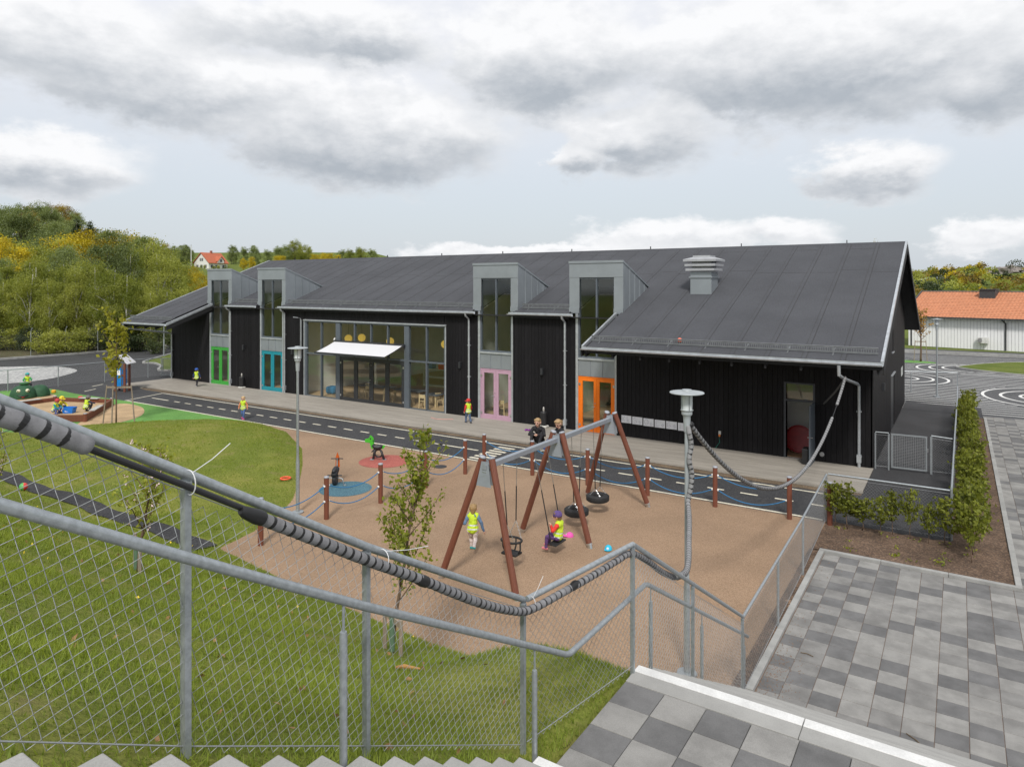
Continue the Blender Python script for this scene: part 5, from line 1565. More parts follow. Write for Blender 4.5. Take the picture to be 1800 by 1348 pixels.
for (x, z), lb in zip(((-26.9, 2.72), (-25.93, 2.80), (-23.95, 2.70), (-20.43, 2.72)), ('leftmost behind the awning', 'second from left above the awning', 'third above the awning', 'at the right edge of the glazing')):
    t = thing('globe_lamp', (x, 25.6, z), 'round yellow pendant lamp ' + lb, 'lamp', 'yellow globe lamps in the hall')
    MB().sphere((x, 25.6, z), 0.20, 20, 12).build('globe', globe_m, t, smooth=True)
    MB().tube([(x, 25.6, z + 0.2), (x, 25.6, rz(25.6) - 0.2)], 0.006, 6).build('cord', black_plastic, t)
sh_ = thing('toy_shelf', (-23.2, 29.1, 0.04), 'white shelf with toy boxes at the back of the hall', 'shelf')
MB().box(-24.6, -21.6, 28.9, 29.35, 0.04, 0.08).build('bottom_board', inner_white, sh_)
for z in (0.5, 0.95): MB().box(-24.6, -21.6, 28.9, 29.35, z, z + 0.03).build('shelf_board', inner_white, sh_)
for x in (-24.6, -23.1, -21.63): MB().box(x, x + 0.03, 28.9, 29.35, 0.08, 0.95).build('upright', inner_white, sh_)
for x, c, nm in ((-24.2, (0.05, 0.2, 0.5), 'blue'), (-23.4, (0.6, 0.06, 0.05), 'red'), (-22.6, (0.7, 0.5, 0.05), 'yellow')):
    tag(MB().box(x - 0.2, x + 0.2, 28.95, 29.3, 0.99, 1.25).build('toy_box', M('toy_' + nm, c, 0.5), bevel=0.02), nm + ' toy box on the shelf at the back of the hall', 'box')
tag(MB().box(-26.9, -26.3, 24.0, 24.5, 0.04, 0.42).build('blue_cushion', M('blue_fabric', (0.02, 0.16, 0.32), 0.8), bevel=0.12), 'blue floor cushion behind the left pane of the glazed front', 'cushion')
dfr = thing('inner_door', (-25.7, 26.8, 0.04), 'white framed inner door seen through the left glazing', 'door')
MB().box(-26.2, -26.06, 26.8, 26.9, 0.04, 2.1).build('door_frame', white_paint, dfr); MB().box(-25.3, -25.16, 26.8, 26.9, 0.04, 2.1).build('door_frame', white_paint, dfr); MB().box(-26.06, -25.3, 26.8, 26.9, 1.95, 2.1).build('door_frame', white_paint, dfr)
rd = MB(); rd.lathe([(0.40, 0), (0.44, 0.02), (0.45, 0.09), (0.42, 0.09), (0.40, 0.04), (0.05, 0.03)], (-4.42, 24.1, 0.46), 32, Matrix.Rotation(R(75), 4, 'X'))
tag(rd.build('red_spinning_dish', M('red_plastic', (0.36, 0.012, 0.015), 0.4), smooth='auto'), 'large round red plastic dish leaning inside the storage doorway', 'toy')
tag(MB().box(-4.05, -3.86, 22.45, 22.85, 0.046, 0.52).build('black_crate', black_plastic, bevel=0.02), 'black plastic bin beside the open storage door', 'bin')

# drawings of letters on the wall
ink = M('pencil_ink', (0.10, 0.10, 0.16), 0.8)
paper = M('white_paper', (0.80, 0.80, 0.84), 0.8, 0, 0.04)
def arc(cx, cz, rx, rz_, a0, a1, n=12): return [(cx + rx * math.cos(R(a0 + (a1 - a0) * i / n)), cz + rz_ * math.sin(R(a0 + (a1 - a0) * i / n))) for i in range(n + 1)]
GL = [('K and k', [[(0.05, .05), (0.05, .23)], [(0.13, .23), (0.05, .14), (0.15, .05)], [(0.22, .04), (0.22, .23)], [(0.30, .13), (0.22, .09), (0.31, .04)]]),
      ('S and s', [arc(.10, .185, .05, .04, 20, 270) + arc(.10, .10, .06, .05, 90, -160), arc(.28, .11, .03, .022, 20, 270) + arc(.28, .064, .035, .026, 90, -160)]),
      ('O and o', [arc(.11, .14, .07, .09, 0, 360, 20), arc(.29, .085, .035, .045, 0, 360, 16)]),
      ('E and e', [[(.14, .22), (.05, .22), (.05, .05), (.14, .05)], [(.05, .14), (.12, .14)], [(.26, .09), (.33, .09)] + arc(.295, .09, .038, .045, 0, 310)]),
      ('G and g', [arc(.10, .14, .06, .09, 50, 330) + [(.15, .13), (.09, .13)], arc(.29, .12, .03, .04, 0, 360, 14), [(.32, .16), (.32, .05)] + arc(.285, .05, .035, .03, 0, -150)]),
      ('I', [[(.08, .05), (.08, .23)]])]
for i, (nm, strokes) in enumerate(GL):
    x0 = -10.29 + 0.4225 * i; z0 = 0.535 - 0.008 * i + rr.uniform(-0.005, 0.005)
    t = thing('letter_drawing', (x0, FY - 0.004, z0), 'white paper sheet with the hand-drawn letters %s on the black wall' % nm if i < 5 else 'rightmost white paper sheet on the black wall behind the lamp post', 'drawing', 'letter drawings on the wall')
    MB().box(x0, x0 + 0.385, FY - 0.006, FY - 0.003, z0, z0 + 0.27).build('sheet', paper, t)
    mb = MB()
    for s_ in strokes: mb.tube([(x0 + a, FY - 0.0075, z0 + b) for a, b in s_], 0.0028, 5)
    mb.build('lettering', ink, t)

# ashtray posts on pale feet, plug, small things on the deck
for (x, y), lb in (((-13.42, 22.86), 'between the pink and orange doors'), ((-32.0, 22.84), 'between the green and turquoise doors')):
    t = thing('litter_bin', (x, y, 0.045), 'black cylindrical bin on a pale stone foot ' + lb, 'bin', 'black bins by the wall')
    MB().box(x - 0.17, x + 0.17, y - 0.13, y + 0.13, 0.046, 0.13).build('stone_foot', M('pale_stone', (0.55, 0.54, 0.5), 0.9, 0, 0.1, 8), t, bevel=0.03)
    MB().lathe([(0.06, 0.13), (0.12, 0.16), (0.135, 0.50), (0.14, 0.62), (0.11, 0.66), (0.03, 0.67)], (x, y, 0.0), 20).build('bin_body', black_plastic, t, smooth='auto')
    MB().lathe([(0.035, 0.66), (0.04, 0.70), (0.038, 0.80), (0.02, 0.83)], (x, y, 0), 14).build('bin_top', M('bin_chrome', (0.5, 0.48, 0.45), 0.4, 0.6), t, smooth='auto')
t = thing('charging_cable', (-6.73, 23.05, 0.5), 'green cable hanging from the wall outlet on the black wall', 'cable')
MB().tube([(-6.73, FY - 0.05, 0.50), (-6.74, FY - 0.06, 0.40), (-6.72, FY - 0.06, 0.28), (-6.80, FY - 0.06, 0.15), (-6.86, FY - 0.08, 0.06)], 0.008, 6).build('cord', M('green_cord', (0.01, 0.16, 0.12), 0.5), t)
MB().box(-6.755, -6.705, FY - 0.07, FY - 0.03, 0.46, 0.53).build('plug', M('orange_plug', (0.75, 0.2, 0.02), 0.5), t)
t = thing('child_sandals', (-13.62, 22.0, 0.045), 'pair of purple sandals left on the grey deck', 'shoes')
for dx in (0, 0.11): MB().sphere((-13.68 + dx, 22.0 + dx * 0.3, 0.075), (0.045, 0.10, 0.035), 10, 7).build('sandal', M('purple_shoe', (0.22, 0.03, 0.28), 0.5), t, smooth=True)
tag(MB().tube([(-18.3, 22.0, 0.055), (-17.9, 21.85, 0.056), (-17.6, 22.0, 0.055), (-17.3, 22.2, 0.055)], 0.014, 6).build('skipping_rope', M('pale_red_rope', (0.6, 0.3, 0.26), 0.7)), 'short pale red rope lying on the deck by the glazed front', 'rope')
tag(MB().sphere((-7.35, 20.92, rz(20.92) + 0.075), 0.075, 16, 10).build('toy_ball', M('orange_ball', (0.8, 0.16, 0.08), 0.4)), 'small orange ball caught on the snow guard of the low roof', 'ball')
bl = MB()
for k in range(6):
    bl.mi = k % 3
    n = 5
    for a in range(4):
        pass
bb = MB(); bb.sphere((0, 0, 0), 0.10, 18, 12)
bb.m = [0 if f[0] % 18 < 6 else (1 if f[0] % 18 < 12 else 2) for f in bb.f]
o = bb.build('toy_ball', [M('ball_red', (0.7, 0.06, 0.05), 0.4), M('ball_yellow', (0.8, 0.6, 0.05), 0.4), M('ball_green', (0.1, 0.4, 0.1), 0.4)], smooth=True)
o.location = (-20.6, 8.15, max(H1(-20.6, 8.15), 0) + 0.11); tag(o, 'striped red yellow and green ball beside the dark lawn path', 'ball')
rg = [(-15.84 + 0.13 * math.cos(a), 12.71 + 0.13 * math.sin(a), H1(-15.84, 12.71) + 0.06) for a in np.linspace(0, 2 * math.pi, 20, endpoint=False)]
tag(MB().tube(rg, 0.025, 8, closed=True).build('throwing_ring', M('orange_ring', (0.75, 0.10, 0.04), 0.5), smooth=True), 'orange throwing ring lying on the lawn edge', 'toy')
tag(MB().lathe([(0.20, -0.003), (0.20, 0.004), (0.17, 0.006), (0.02, 0.006)], (-13.24, 16.35, 0), 24).build('drain_cover', M('iron_cover', (0.05, 0.05, 0.055), 0.6, 0.3)), 'round dark drain cover set in the brown rubber ground', 'drain cover')
def sun_cap(x, y, a, col, label):
    t = thing('sun_cap', (x, y, 0), label, 'cap', local=True); t.rotation_euler.z = a; t.scale = (0.8, 0.8, 0.8)
    m = M('cap_' + label.split()[0], col, 0.7)
    MB().sphere((0, 0, 0.0), (0.10, 0.11, 0.115), 16, 8).build('crown', m, t, smooth=True)
    br = MB(); br.add([(-0.09, 0.07, 0.012), (0.09, 0.07, 0.012), (0.075, 0.17, 0.02), (0.0, 0.20, 0.022), (-0.075, 0.17, 0.02), (-0.09, 0.07, 0.02), (0.09, 0.07, 0.02), (0.075, 0.17, 0.028), (0.0, 0.20, 0.03), (-0.075, 0.17, 0.028)],
                      [(4, 3, 2, 1, 0), (5, 6, 7, 8, 9), (0, 1, 6, 5), (1, 2, 7, 6), (2, 3, 8, 7), (3, 4, 9, 8), (4, 0, 5, 9)])
    br.build('brim', m, t)
    MB().sphere((0.0, 0.10, 0.05), (0.035, 0.012, 0.035), 10, 6).build('badge', M('cap_badge', (0.7, 0.7, 0.75), 0.6), t)
sun_cap(-7.18, 13.36, 2.2, (0.75, 0.10, 0.42), 'pink sun cap lying on the rubber ground by the middle swing leg')
sun_cap(-6.15, 13.14, 3.4, (0.02, 0.42, 0.62), 'turquoise sun cap lying on the rubber ground right of the swing')
st_ = MB(); st_.tube([(-4.6, 5.0, H1(-4.6, 5.0) + 0.03), (-4.45, 4.95, H1(-4.45, 4.95) + 0.05), (-4.25, 4.95, H1(-4.25, 4.95) + 0.03)], [0.012, 0.02, 0.008], 7)
tag(st_.build('fallen_stick', M('orange_bark', (0.42, 0.22, 0.07), 0.8)), 'broken pale orange stick lying in the grass behind the fence', 'stick')
for (x, y, dx, dy), lb in zip(((-2.0, 11.0, 0.18, -0.02), (-0.55, 9.72, 0.22, -0.22)), ('near the kerb by the fence', 'at the foot of the lower stairs')):
    tag(MB().tube([(x, y, 0.01), (x + dx / 2, y + dy / 2 + 0.02, 0.014), (x + dx, y + dy, 0.01)], 0.006, 5).build('twig', M('twig_bark', (0.12, 0.08, 0.04), 0.9)), 'thin brown twig on the slabs ' + lb, 'twig')

# ================================================================ sandbox
SB = [(-29.6, 13.9), (-32.6, 16.45), (-35.4, 15.3), (-35.2, 12.4), (-32.4, 11.8)]
sbx = thing('sandbox', (-32.9, 14.0, 0), 'low red-brown timber sandbox filled with sand on green rubber', 'sandbox')
for i in range(5):
    a, b = Vector((*SB[i], 0)), Vector((*SB[(i + 1) % 5], 0))
    for z in (0.08, 0.22):
        MB().bar((a.x, a.y, z), (b.x, b.y, z), 0.06, 0.132).build('wall_board', post_m, sbx)
    pl_ = MB().prism(grooved(0.075, 24), -0.02, 0.33, Matrix.Translation((a.x, a.y, 0))).build('corner_post', post_m, sbx)
    MB().lathe([(0.078, 0.33), (0.07, 0.35)], (a.x, a.y, 0), 20).build('cap', cap_m, pl_)
    m1 = a.lerp(b, 0.22); m2_ = a.lerp(b, 0.55)
    MB().bar((m1.x, m1.y, 0.305), (m2_.x, m2_.y, 0.305), 0.22, 0.03).build('seat_board', M('grey_seat_board', (0.42, 0.42, 0.40), 0.8), sbx)
sd = MB().sheet([(x * 0.985 + -32.9 * 0.015, y * 0.985 + 14.0 * 0.015) for x, y in SB], 0.11)
sd.build('sand_fill', sand, sbx)
tub = thing('sand_tub', (-31.5, 14.15, 0.11), 'bright blue plastic tub standing in the sandbox', 'tub')
tb_ = MB(); tb_.add([(-31.70, 14.0, .11), (-31.36, 14.2, .11), (-31.5, 14.4, .11), (-31.84, 14.2, .11), (-31.73, 13.95, .36), (-31.29, 14.2, .36), (-31.46, 14.46, .36), (-31.90, 14.2, .36)], [(3, 2, 1, 0), (0, 1, 5, 4), (1, 2, 6, 5), (2, 3, 7, 6), (3, 0, 4, 7)])
o = tb_.build('tub_body', M('blue_tub', (0.01, 0.17, 0.62), 0.35), tub); q = o.modifiers.new('t', 'SOLIDIFY'); q.thickness = 0.012
MB().bar((-31.62, 14.035, 0.22), (-31.46, 14.135, 0.22), 0.008, 0.08).build('label_sticker', paper, tub)
for (x, y), c, lb in (((-35.6, 16.5), (0.62, 0.10, 0.08), 'small red and white toy bucket on the green rubber'), ((-38.9, 16.75), (0.8, 0.4, 0.03), 'small orange sand toy behind the green play figure')):
    tag(MB().lathe([(0.06, 0.0), (0.10, 0.02), (0.11, 0.12), (0.07, 0.16)], (x, y, 0.0), 14).build('sand_toy', M('toy_' + lb.split()[1], c, 0.5), smooth='auto'), lb, 'toy')

# ================================================================ green play figure
wg = M('dark_green_rubber', (0.018, 0.075, 0.032), 0.7, 0, 0.2, 5, 0.2, 50)
wl2 = M('light_green_rubber', (0.035, 0.13, 0.045), 0.7, 0, 0.2, 5)
wf_ = thing('play_figure', (-38.45, 15.2, 0), 'dark green rubber play figure with round eyes and a smiling mouth', 'play figure')
def dome(cx, cy, r, h, mat, name='body', sq=1.0, par=wf_):
    prof = [(r * math.cos(a) ** 0.8, h * math.sin(a) ** 0.9) for a in np.linspace(0, math.pi / 2 * 0.98, 12)]
    return MB().lathe([(r * 0.96, -0.02)] + prof, (cx, cy, 0), 32).build(name, mat, par, smooth=True)
hd = dome(-38.45, 15.2, 0.56, 0.64, wg, 'head_dome')
dome(-38.45, 15.92, 0.45, 0.56, wg)
MB().lathe([(0.16, 0.55), (0.15, 0.66), (0.21, 0.69), (0.21, 0.73), (0.1, 0.76)], (-38.45, 15.25, 0), 20).build('top_knob', wl2, wf_, smooth='auto')
to_cam = Vector((0.926, -0.378, 0)).normalized(); side = Vector((0.378, 0.926, 0)).normalized()
cw_ = M('eye_white', (0.72, 0.68, 0.5), 0.5); ck = M('eye_black', (0.012, 0.012, 0.012), 0.4)
for s_ in (-1, 1):
    a_ = math.radians(22 * s_); dirv_ = to_cam * math.cos(a_) + side * math.sin(a_)
    c = Vector((-38.45, 15.2, 0.40)) + dirv_ * 0.47
    eo = MB().sphere(c, 0.085, 16, 10).build('eye', cw_, wf_, smooth=True)
    MB().sphere(c + dirv_ * 0.065, 0.035, 12, 8).build('pupil', ck, eo, smooth=True)
mo = []
for i in range(13):
    a_ = math.radians(-24 + 4 * i); dirv_ = to_cam * math.cos(a_) + side * math.sin(a_)
    z = 0.14 + 0.06 * (abs(i - 6) / 6) ** 2
    mo.append(Vector((-38.45, 15.2, z)) + dirv_ * (0.565 * (1 - (z / 0.66) ** 2 * 0.35)))
MB().tube(mo, [0.008 + 0.03 * math.sin(math.pi * i / 12) for i in range(13)], 8).build('mouth', ck, wf_, smooth=True)
MB().tube(mo[4:9], [0.01, 0.03, 0.035, 0.03, 0.01], 8).build('tongue', M('tongue_red', (0.5, 0.04, 0.03), 0.5), wf_, smooth=True).location.z -= 0.03

# ================================================================ play stand with small roof
ps_ = thing('play_stand', (-36.6, 18.9, 0), 'small blue play stand with red-brown posts and a pitched white roof', 'play stand')
rt = Vector((0.838, 0.545, 0)); fw_ = Vector((-0.545, 0.838, 0)); c0 = Vector((-36.5, 18.75, 0))
def at_(a, d, z): p = c0 + rt * a + fw_ * d; return (p.x, p.y, z)
for a, d in ((-0.30, 0.25), (0.32, 0.0), (-0.30, 0.6), (0.32, 0.45)):
    MB().prism(grooved(0.06, 24), 0.0, 1.45, Matrix.Translation(at_(a, d, 0))).build('post', post_m, ps_)
blue_m = M('blue_panel', (0.01, 0.20, 0.55), 0.4); 
MB().bar(at_(-0.14, 0.1, 0.70), at_(0.12, 0.04, 0.70), 0.03, 1.05).build('panel', blue_m, ps_)
MB().bar(at_(0.15, 0.1, 0.75), at_(0.22, 0.35, 0.75), 0.03, 0.8).build('panel', blue_m, ps_)
MB().bar(at_(-0.12, 0.08, 0.98), at_(0.08, 0.035, 0.98), 0.035, 0.26).build('sign', paper, ps_)
for z in (0.25, 0.85): MB().bar(at_(-0.30, 0.25, z), at_(0.32, 0.0, z), 0.04, 0.07).build('cross_rail', post_m, ps_)
rfm = M('white_roof_panel', (0.68, 0.68, 0.72), 0.5)
for s_, m in ((1, rfm), (-1, frame_grey)):
    v = [at_(0.0, -0.10, 1.86), at_(0.0, 0.75, 1.86), at_(0.52 * s_, 0.75, 1.42), at_(0.52 * s_, -0.10, 1.42)]
    mb = MB(); quad_panel(mb, v, (0, 0, 1), 0.035); mb.build('roof_panel', m, ps_)

# ================================================================ spring riders
rb = M('rider_black', (0.022, 0.022, 0.026), 0.5)
gp = M('bright_green_board', (0.06, 0.42, 0.03), 0.4, 0, 0.04)
RB = Matrix(((0.838, 0.0, -0.545, -15.42), (0.545, 0.0, 0.838, 15.93), (0, 1, 0, 0), (0, 0, 0, 1)))      # local (along, up, across)
r1 = thing('rocking_animal', (-15.42, 15.93, 0), 'green long-snouted animal rocker on the red rubber circle', 'rocker')
headp = [(-.41, .645), (-.405, .555), (-.25, .535), (-.235, .43), (-.19, .33), (-.165, .34), (-.13, .45), (-.115, .60), (-.155, .70), (-.225, .77), (-.255, .755), (-.265, .69), (-.33, .665)]
ho = MB().prism(headp, -0.018, 0.018, RB).build('head_board', gp, r1)
MB().sphere(RB @ Vector((-.235, .665, 0.02)), 0.022, 10, 7).build('eye', ck, ho, smooth=True)
MB().sphere(RB @ Vector((-.235, .665, -0.02)), 0.022, 10, 7).build('eye', ck, ho, smooth=True)
MB().prism([(.10, .36), (.15, .335), (.20, .38), (.235, .45), (.20, .455), (.15, .44), (.11, .45)], -0.018, 0.018, RB).build('tail_board', gp, r1)
bd = MB(); bd.tube([RB @ Vector(p) for p in ((-.17, .47, 0), (-.10, .40, 0), (0, .385, 0), (.10, .41, 0), (.14, .40, 0))], [0.05, 0.075, 0.085, 0.075, 0.045], 14)
bd.build('seat', rb, r1, smooth=True)
MB().tube([RB @ Vector(p) for p in ((-.13, .62, -.17), (-.14, .62, 0), (-.13, .62, .17))], 0.013, 8).build('handlebar', rb, r1)
MB().tube([RB @ Vector(p) for p in ((-.16, .28, -.16), (-.16, .28, .16))], 0.018, 8).build('footrest', rb, r1)
MB().tube([RB @ Vector((.02 + .115 * math.cos(a), .20 + .115 * math.sin(a), 0)) for a in np.linspace(0, 2 * math.pi, 24, endpoint=False)], 0.026, 10, closed=True).build('rocker_ring', rb, r1, smooth=True)
for p in (((-.16, .0, 0.05), (-.13, .14, 0), (-.10, .36, 0)), ((.19, .0, 0.0), (.15, .14, 0), (.08, .30, 0))):
    MB().tube([RB @ Vector(q) for q in p], [0.04, 0.035, 0.03], 8).build('leg', rb, r1, smooth=True)
for a in (-.18, .2): MB().prism([(a - .06, 0.0), (a + .06, 0.0), (a + .06, .012), (a - .06, .012)], -0.07, 0.07, RB).build('base_plate', galv, r1)
RM = Matrix(((-0.838, 0.545, 0.0, -14.47), (-0.545, -0.838, 0.0, 13.28), (0, 0, 1, 0), (0, 0, 0, 1)))    # local x = rider's left, y = towards the camera, z up
r2 = thing('rocking_motorbike', (-14.47, 13.28, 0), 'black motorbike rocker with an orange shield on the blue rubber circle', 'rocker')
def LM(*ps): return [RM @ Vector(p) for p in ps]
MB().tube(LM((-.25, 0.05, 0.0), (-.21, 0.03, .17), (-.1, 0, .19), (.1, 0, .19), (.21, 0.03, .17), (.25, 0.05, 0.0)), 0.016, 8).build('base_frame', galv, r2, smooth=True)
for s_ in (-1, 1): MB().tube(LM((s_ * .25, 0.05, 0.01), (s_ * .32, 0.08, .01)), 0.02, 6).build('base_plate', galv, r2)
Mw = RM @ Matrix.Translation((0, 0, .16)) @ Matrix.Rotation(R(90), 4, 'Y')
MB().lathe([(0.06, -0.055), (0.15, -0.055), (0.175, -0.03), (0.175, 0.03), (0.15, 0.055), (0.06, 0.055)], (0, 0, 0), 24, Mw).build('wheel', rb, r2, smooth='auto')
MB().tube(LM((0, .18, .30), (0, .05, .33), (0, -.12, .40), (0, -.26, .36)), [0.07, 0.095, 0.09, 0.05], 12).build('body', rb, r2, smooth=True)
MB().tube(LM((0, .20, .40), (0, .05, .42), (0, -.02, .44)), [0.05, 0.07, 0.03], 12).build('seat', rb, r2, smooth=True)
MB().tube(LM((0, -.18, .38), (0, -.22, .6), (0, -.22, .68)), 0.018, 8).build('steering_post', galv, r2)
MB().tube(LM((-.17, -.20, .67), (0, -.22, .67), (.17, -.20, .67)), 0.014, 8).build('handlebar', rb, r2)
sp_ = MB(); sp_.add(LM((-.06, -.27, .42), (.06, -.27, .42), (.05, -.25, .70), (0, -.24, .84), (-.05, -.25, .70), (-.06, -.285, .42), (.06, -.285, .42), (.05, -.265, .70), (0, -.255, .84), (-.05, -.265, .70)),
                    [(0, 1, 2, 3, 4), (9, 8, 7, 6, 5), (0, 5, 6, 1), (1, 6, 7, 2), (2, 7, 8, 3), (3, 8, 9, 4), (4, 9, 5, 0)])
sp_.build('front_shield', M('orange_board', (0.62, 0.12, 0.02), 0.4), r2)
MB().tube(LM((-.2, .05, .27), (.2, .05, .27)), 0.018, 8).build('footrest', rb, r2)

# ================================================================ people
def remesh(name, caps, mats, voxel, parent, bands=None, smooth_it=4, folds=0.0, skin_i=-1):
    mb = MB()
    for c in caps:
        p0, p1, r0, r1 = Vector(c[0]), Vector(c[1]), c[2], c[3]
        d = p1 - p0; L = d.length
        Mx = Matrix.Translation(p0) @ (d.to_track_quat('Z', 'Y').to_matrix().to_4x4() if L > 1e-6 else Matrix())
        pr = [(max(r0 * math.sin(a), 1e-4), -r0 * math.cos(a)) for a in np.linspace(0.05, math.pi / 2, 5)]
        pr += [(max(r1 * math.cos(a), 1e-4), L + r1 * math.sin(a)) for a in np.linspace(0, math.pi / 2 - 0.05, 5)]
        mb.lathe(pr, (0, 0, 0), 12, Mx)
    tmp = bpy.data.objects.new('tmp', mb.mesh('tmp', mats[0])); COL.objects.link(tmp)
    rm = tmp.modifiers.new('r', 'REMESH'); rm.mode = 'VOXEL'; rm.voxel_size = voxel
    sm = tmp.modifiers.new('s', 'SMOOTH'); sm.iterations = smooth_it; sm.factor = 0.5
    dg = bpy.context.evaluated_depsgraph_get()
    me = bpy.data.meshes.new_from_object(tmp.evaluated_get(dg))
    bpy.data.objects.remove(tmp)
    me.name = name
    me.materials.clear()
    for m in mats: me.materials.append(m)
    n = len(me.polygons); C = np.empty(n * 3, dtype=np.float32); me.polygons.foreach_get('center', C); C = C.reshape(-1, 3)
    best = np.full(n, 1e9); idx = np.zeros(n, dtype=np.int32)
    for c in caps:
        A = np.array(c[0]); B = np.array(c[1]); d = B - A; L2 = max((d * d).sum(), 1e-9)
        t = np.clip(((C - A) @ d) / L2, 0, 1); q = A + t[:, None] * d
        ds = np.linalg.norm(C - q, axis=1) - (c[2] + (c[3] - c[2]) * t)
        k = ds < best; best[k] = ds[k]; idx[k] = c[4]
    if bands:
        A, B, rng, mi = bands
        A = np.array(A); d = np.array(B) - A; t = ((C - A) @ d) / (d @ d)
        for lo, hi in rng: idx[(t > lo) & (t < hi)] = mi
    me.polygons.foreach_set('material_index', idx)
    if folds:                                   # creases in the cloth
        nv = len(me.vertices); co = np.empty(nv * 3, dtype=np.float32); me.vertices.foreach_get('co', co); co = co.reshape(-1, 3)
        nr = np.empty(nv * 3, dtype=np.float32); me.vertices.foreach_get('normal', nr); nr = nr.reshape(-1, 3)
        lc = np.zeros(nv); ls_ = np.empty(n, dtype=np.int32); lt = np.empty(n, dtype=np.int32)
        me.polygons.foreach_get('loop_start', ls_); me.polygons.foreach_get('loop_total', lt)
        vi = np.empty(len(me.loops), dtype=np.int32); me.loops.foreach_get('vertex_index', vi)
        clothv = np.ones(nv)
        sk = np.repeat(idx == skin_i, lt); clothv[vi[sk]] = 0
        f_ = vnoise(co[:, 0] * 1.2 + co[:, 1], co[:, 2] * 1.5 - co[:, 1] * 0.6, 38, int(abs(co[0, 0]) * 1000) % 97) + 0.6 * vnoise(co[:, 0] - co[:, 1], co[:, 2], 85, 5)
        co = co + nr * (f_ * clothv * folds)[:, None]
        me.vertices.foreach_set('co', co.astype(np.float32).ravel()); me.update()
    me.polygons.foreach_set('use_smooth', np.ones(n, dtype=bool))
    return link(name, me, parent)
skin = M('skin', (0.56, 0.33, 0.24), 0.55, 0, 0.06, 10)
hivis = M('hi_vis_yellow', (0.50, 0.66, 0.03), 0.7, 0, 0.14, 22, 0.5, 45)
silver = M('reflective_band', (0.62, 0.64, 0.66), 0.4)
def cloth(c): return M('cloth_%02d_%02d_%02d' % tuple(int(q * 99) for q in c), c, 0.85, 0, 0.22, 20, 0.6, 40)
def person(loc, rz_, h, J, jacket, trousers, shoes, hair, label, vest=True, hat=None, brim=True, look=0.0, pitch=0.0, adult=False, pony=False, sleeves=None, group='people in the play yard'):
    """J: joints as fractions of the height h, facing +y"""
    t = thing('person', loc, label, 'person', group, local=True)
    t.rotation_euler.z = R(rz_)
    V_ = {k: Vector(v) * h for k, v in J.items()}
    hip, sh, hd_ = V_['hip'], V_['sh'], V_['head']
    k = 0.82 if adult else 1.0
    sw_ = (0.105 if adult else 0.10) * h; hw = 0.055 * h
    ax = V_.get('ax', Vector((1, 0, 0)))
    ax = Vector(J.get('ax', (1, 0, 0))).normalized()
    hl, hr_ = hip - ax * hw, hip + ax * hw
    sl, sr = sh - ax * sw_, sh + ax * sw_
    mats = [skin, cloth(jacket), cloth(trousers), cloth(shoes), cloth(sleeves or jacket)]
    caps = []
    def c(p0, p1, r0, r1, m): caps.append((tuple(p0), tuple(p1), r0 * h * k, r1 * h * k, m))
    c(hl, hr_, .078, .078, 2)
    c(hip, sh - (sh - hip) * 0.15, .088, .085, 1)
    c(sl.lerp(sh, 0.35), sr.lerp(sh, 0.35), .068, .068, 1)
    c(sh, hd_ - (hd_ - sh) * 0.45, .042, .036, 0)
    for s_, sp_, hp_ in (('L', sl, hl), ('R', sr, hr_)):
        kn, ft, eb, hn = V_['knee' + s_], V_['foot' + s_], V_['elb' + s_], V_['hand' + s_]
        c(hp_, kn, .064, .047, 2); c(kn, ft + Vector((0, 0, 0.03 * h)), .046, .034, 2)
        fd = J.get('toe' + s_, (0, 1, 0)); fd = Vector(fd).normalized()
        c(ft - fd * 0.012 * h, ft + fd * 0.075 * h, .033, .026, 3)
        c(sp_, eb, .046, .036, 4); c(eb, hn, .036, .026, 4)
        hd2 = (hn - eb).normalized()
        pc_ = hn + hd2 * 0.028 * h
        c(hn, pc_, .022, .021, 0)
        sd_ = hd2.cross(Vector((0, 0, 1)));  sd_ = sd_.normalized() if sd_.length > 0.1 else ax.copy()
        up_ = sd_.cross(hd2)
        for fi, ln in zip((-1.5, -0.5, 0.5, 1.5), (.030, .036, .034, .027)):
            b_ = pc_ + sd_ * (fi * 0.0115 * h)
            m_ = b_ + hd2 * (ln * 0.55 * h) - up_ * 0.004 * h
            c(b_, m_, .0085, .0078, 0); c(m_, m_ + hd2 * (ln * 0.45 * h) - up_ * 0.012 * h, .0078, .0068, 0)
        th = hn + sd_ * (-0.018 * h)
        c(th, th + (hd2 * 0.6 - sd_ * 0.6).normalized() * 0.034 * h, .010, .008, 0)
    # head
    Rm = Matrix.Rotation(R(look), 3, 'Z') @ Matrix.Rotation(R(pitch), 3, 'X')
    def hp(x, y, z): return hd_ + Rm @ (Vector((x, y, z)) * h * k)
    for p, q, r0, r1 in (((0, -.012, .018), (0, -.006, .018), .082, .080), ((0, .018, -.03), (0, .026, -.048), .062, .046), ((0, .078, .0), (0, .092, -.022), .009, .014),
                         ((.08, -.004, -.012), (.082, -.008, .008), .014, .018), ((-.08, -.004, -.012), (-.082, -.008, .008), .014, .018)):
        c(hp(*p), hp(*q), r0, r1, 0)
    body = remesh('body', caps, mats, max(0.0058, 0.0062 * h), t, folds=0.008 * h, skin_i=0)
    dk_ = M('eye_dark', (0.02, 0.016, 0.014), 0.3)
    for sx_ in (-.030, .030):
        MB().sphere(hp(sx_, .074, .004), 0.0095 * h * k, 8, 6).build('eye', dk_, t, smooth=True)
        MB().tube([hp(sx_ - .018, .076, .028), hp(sx_, .081, .032), hp(sx_ + .018, .076, .028)], 0.0035 * h * k, 5).build('eyebrow', cloth(tuple(q * 0.7 for q in hair)), t)
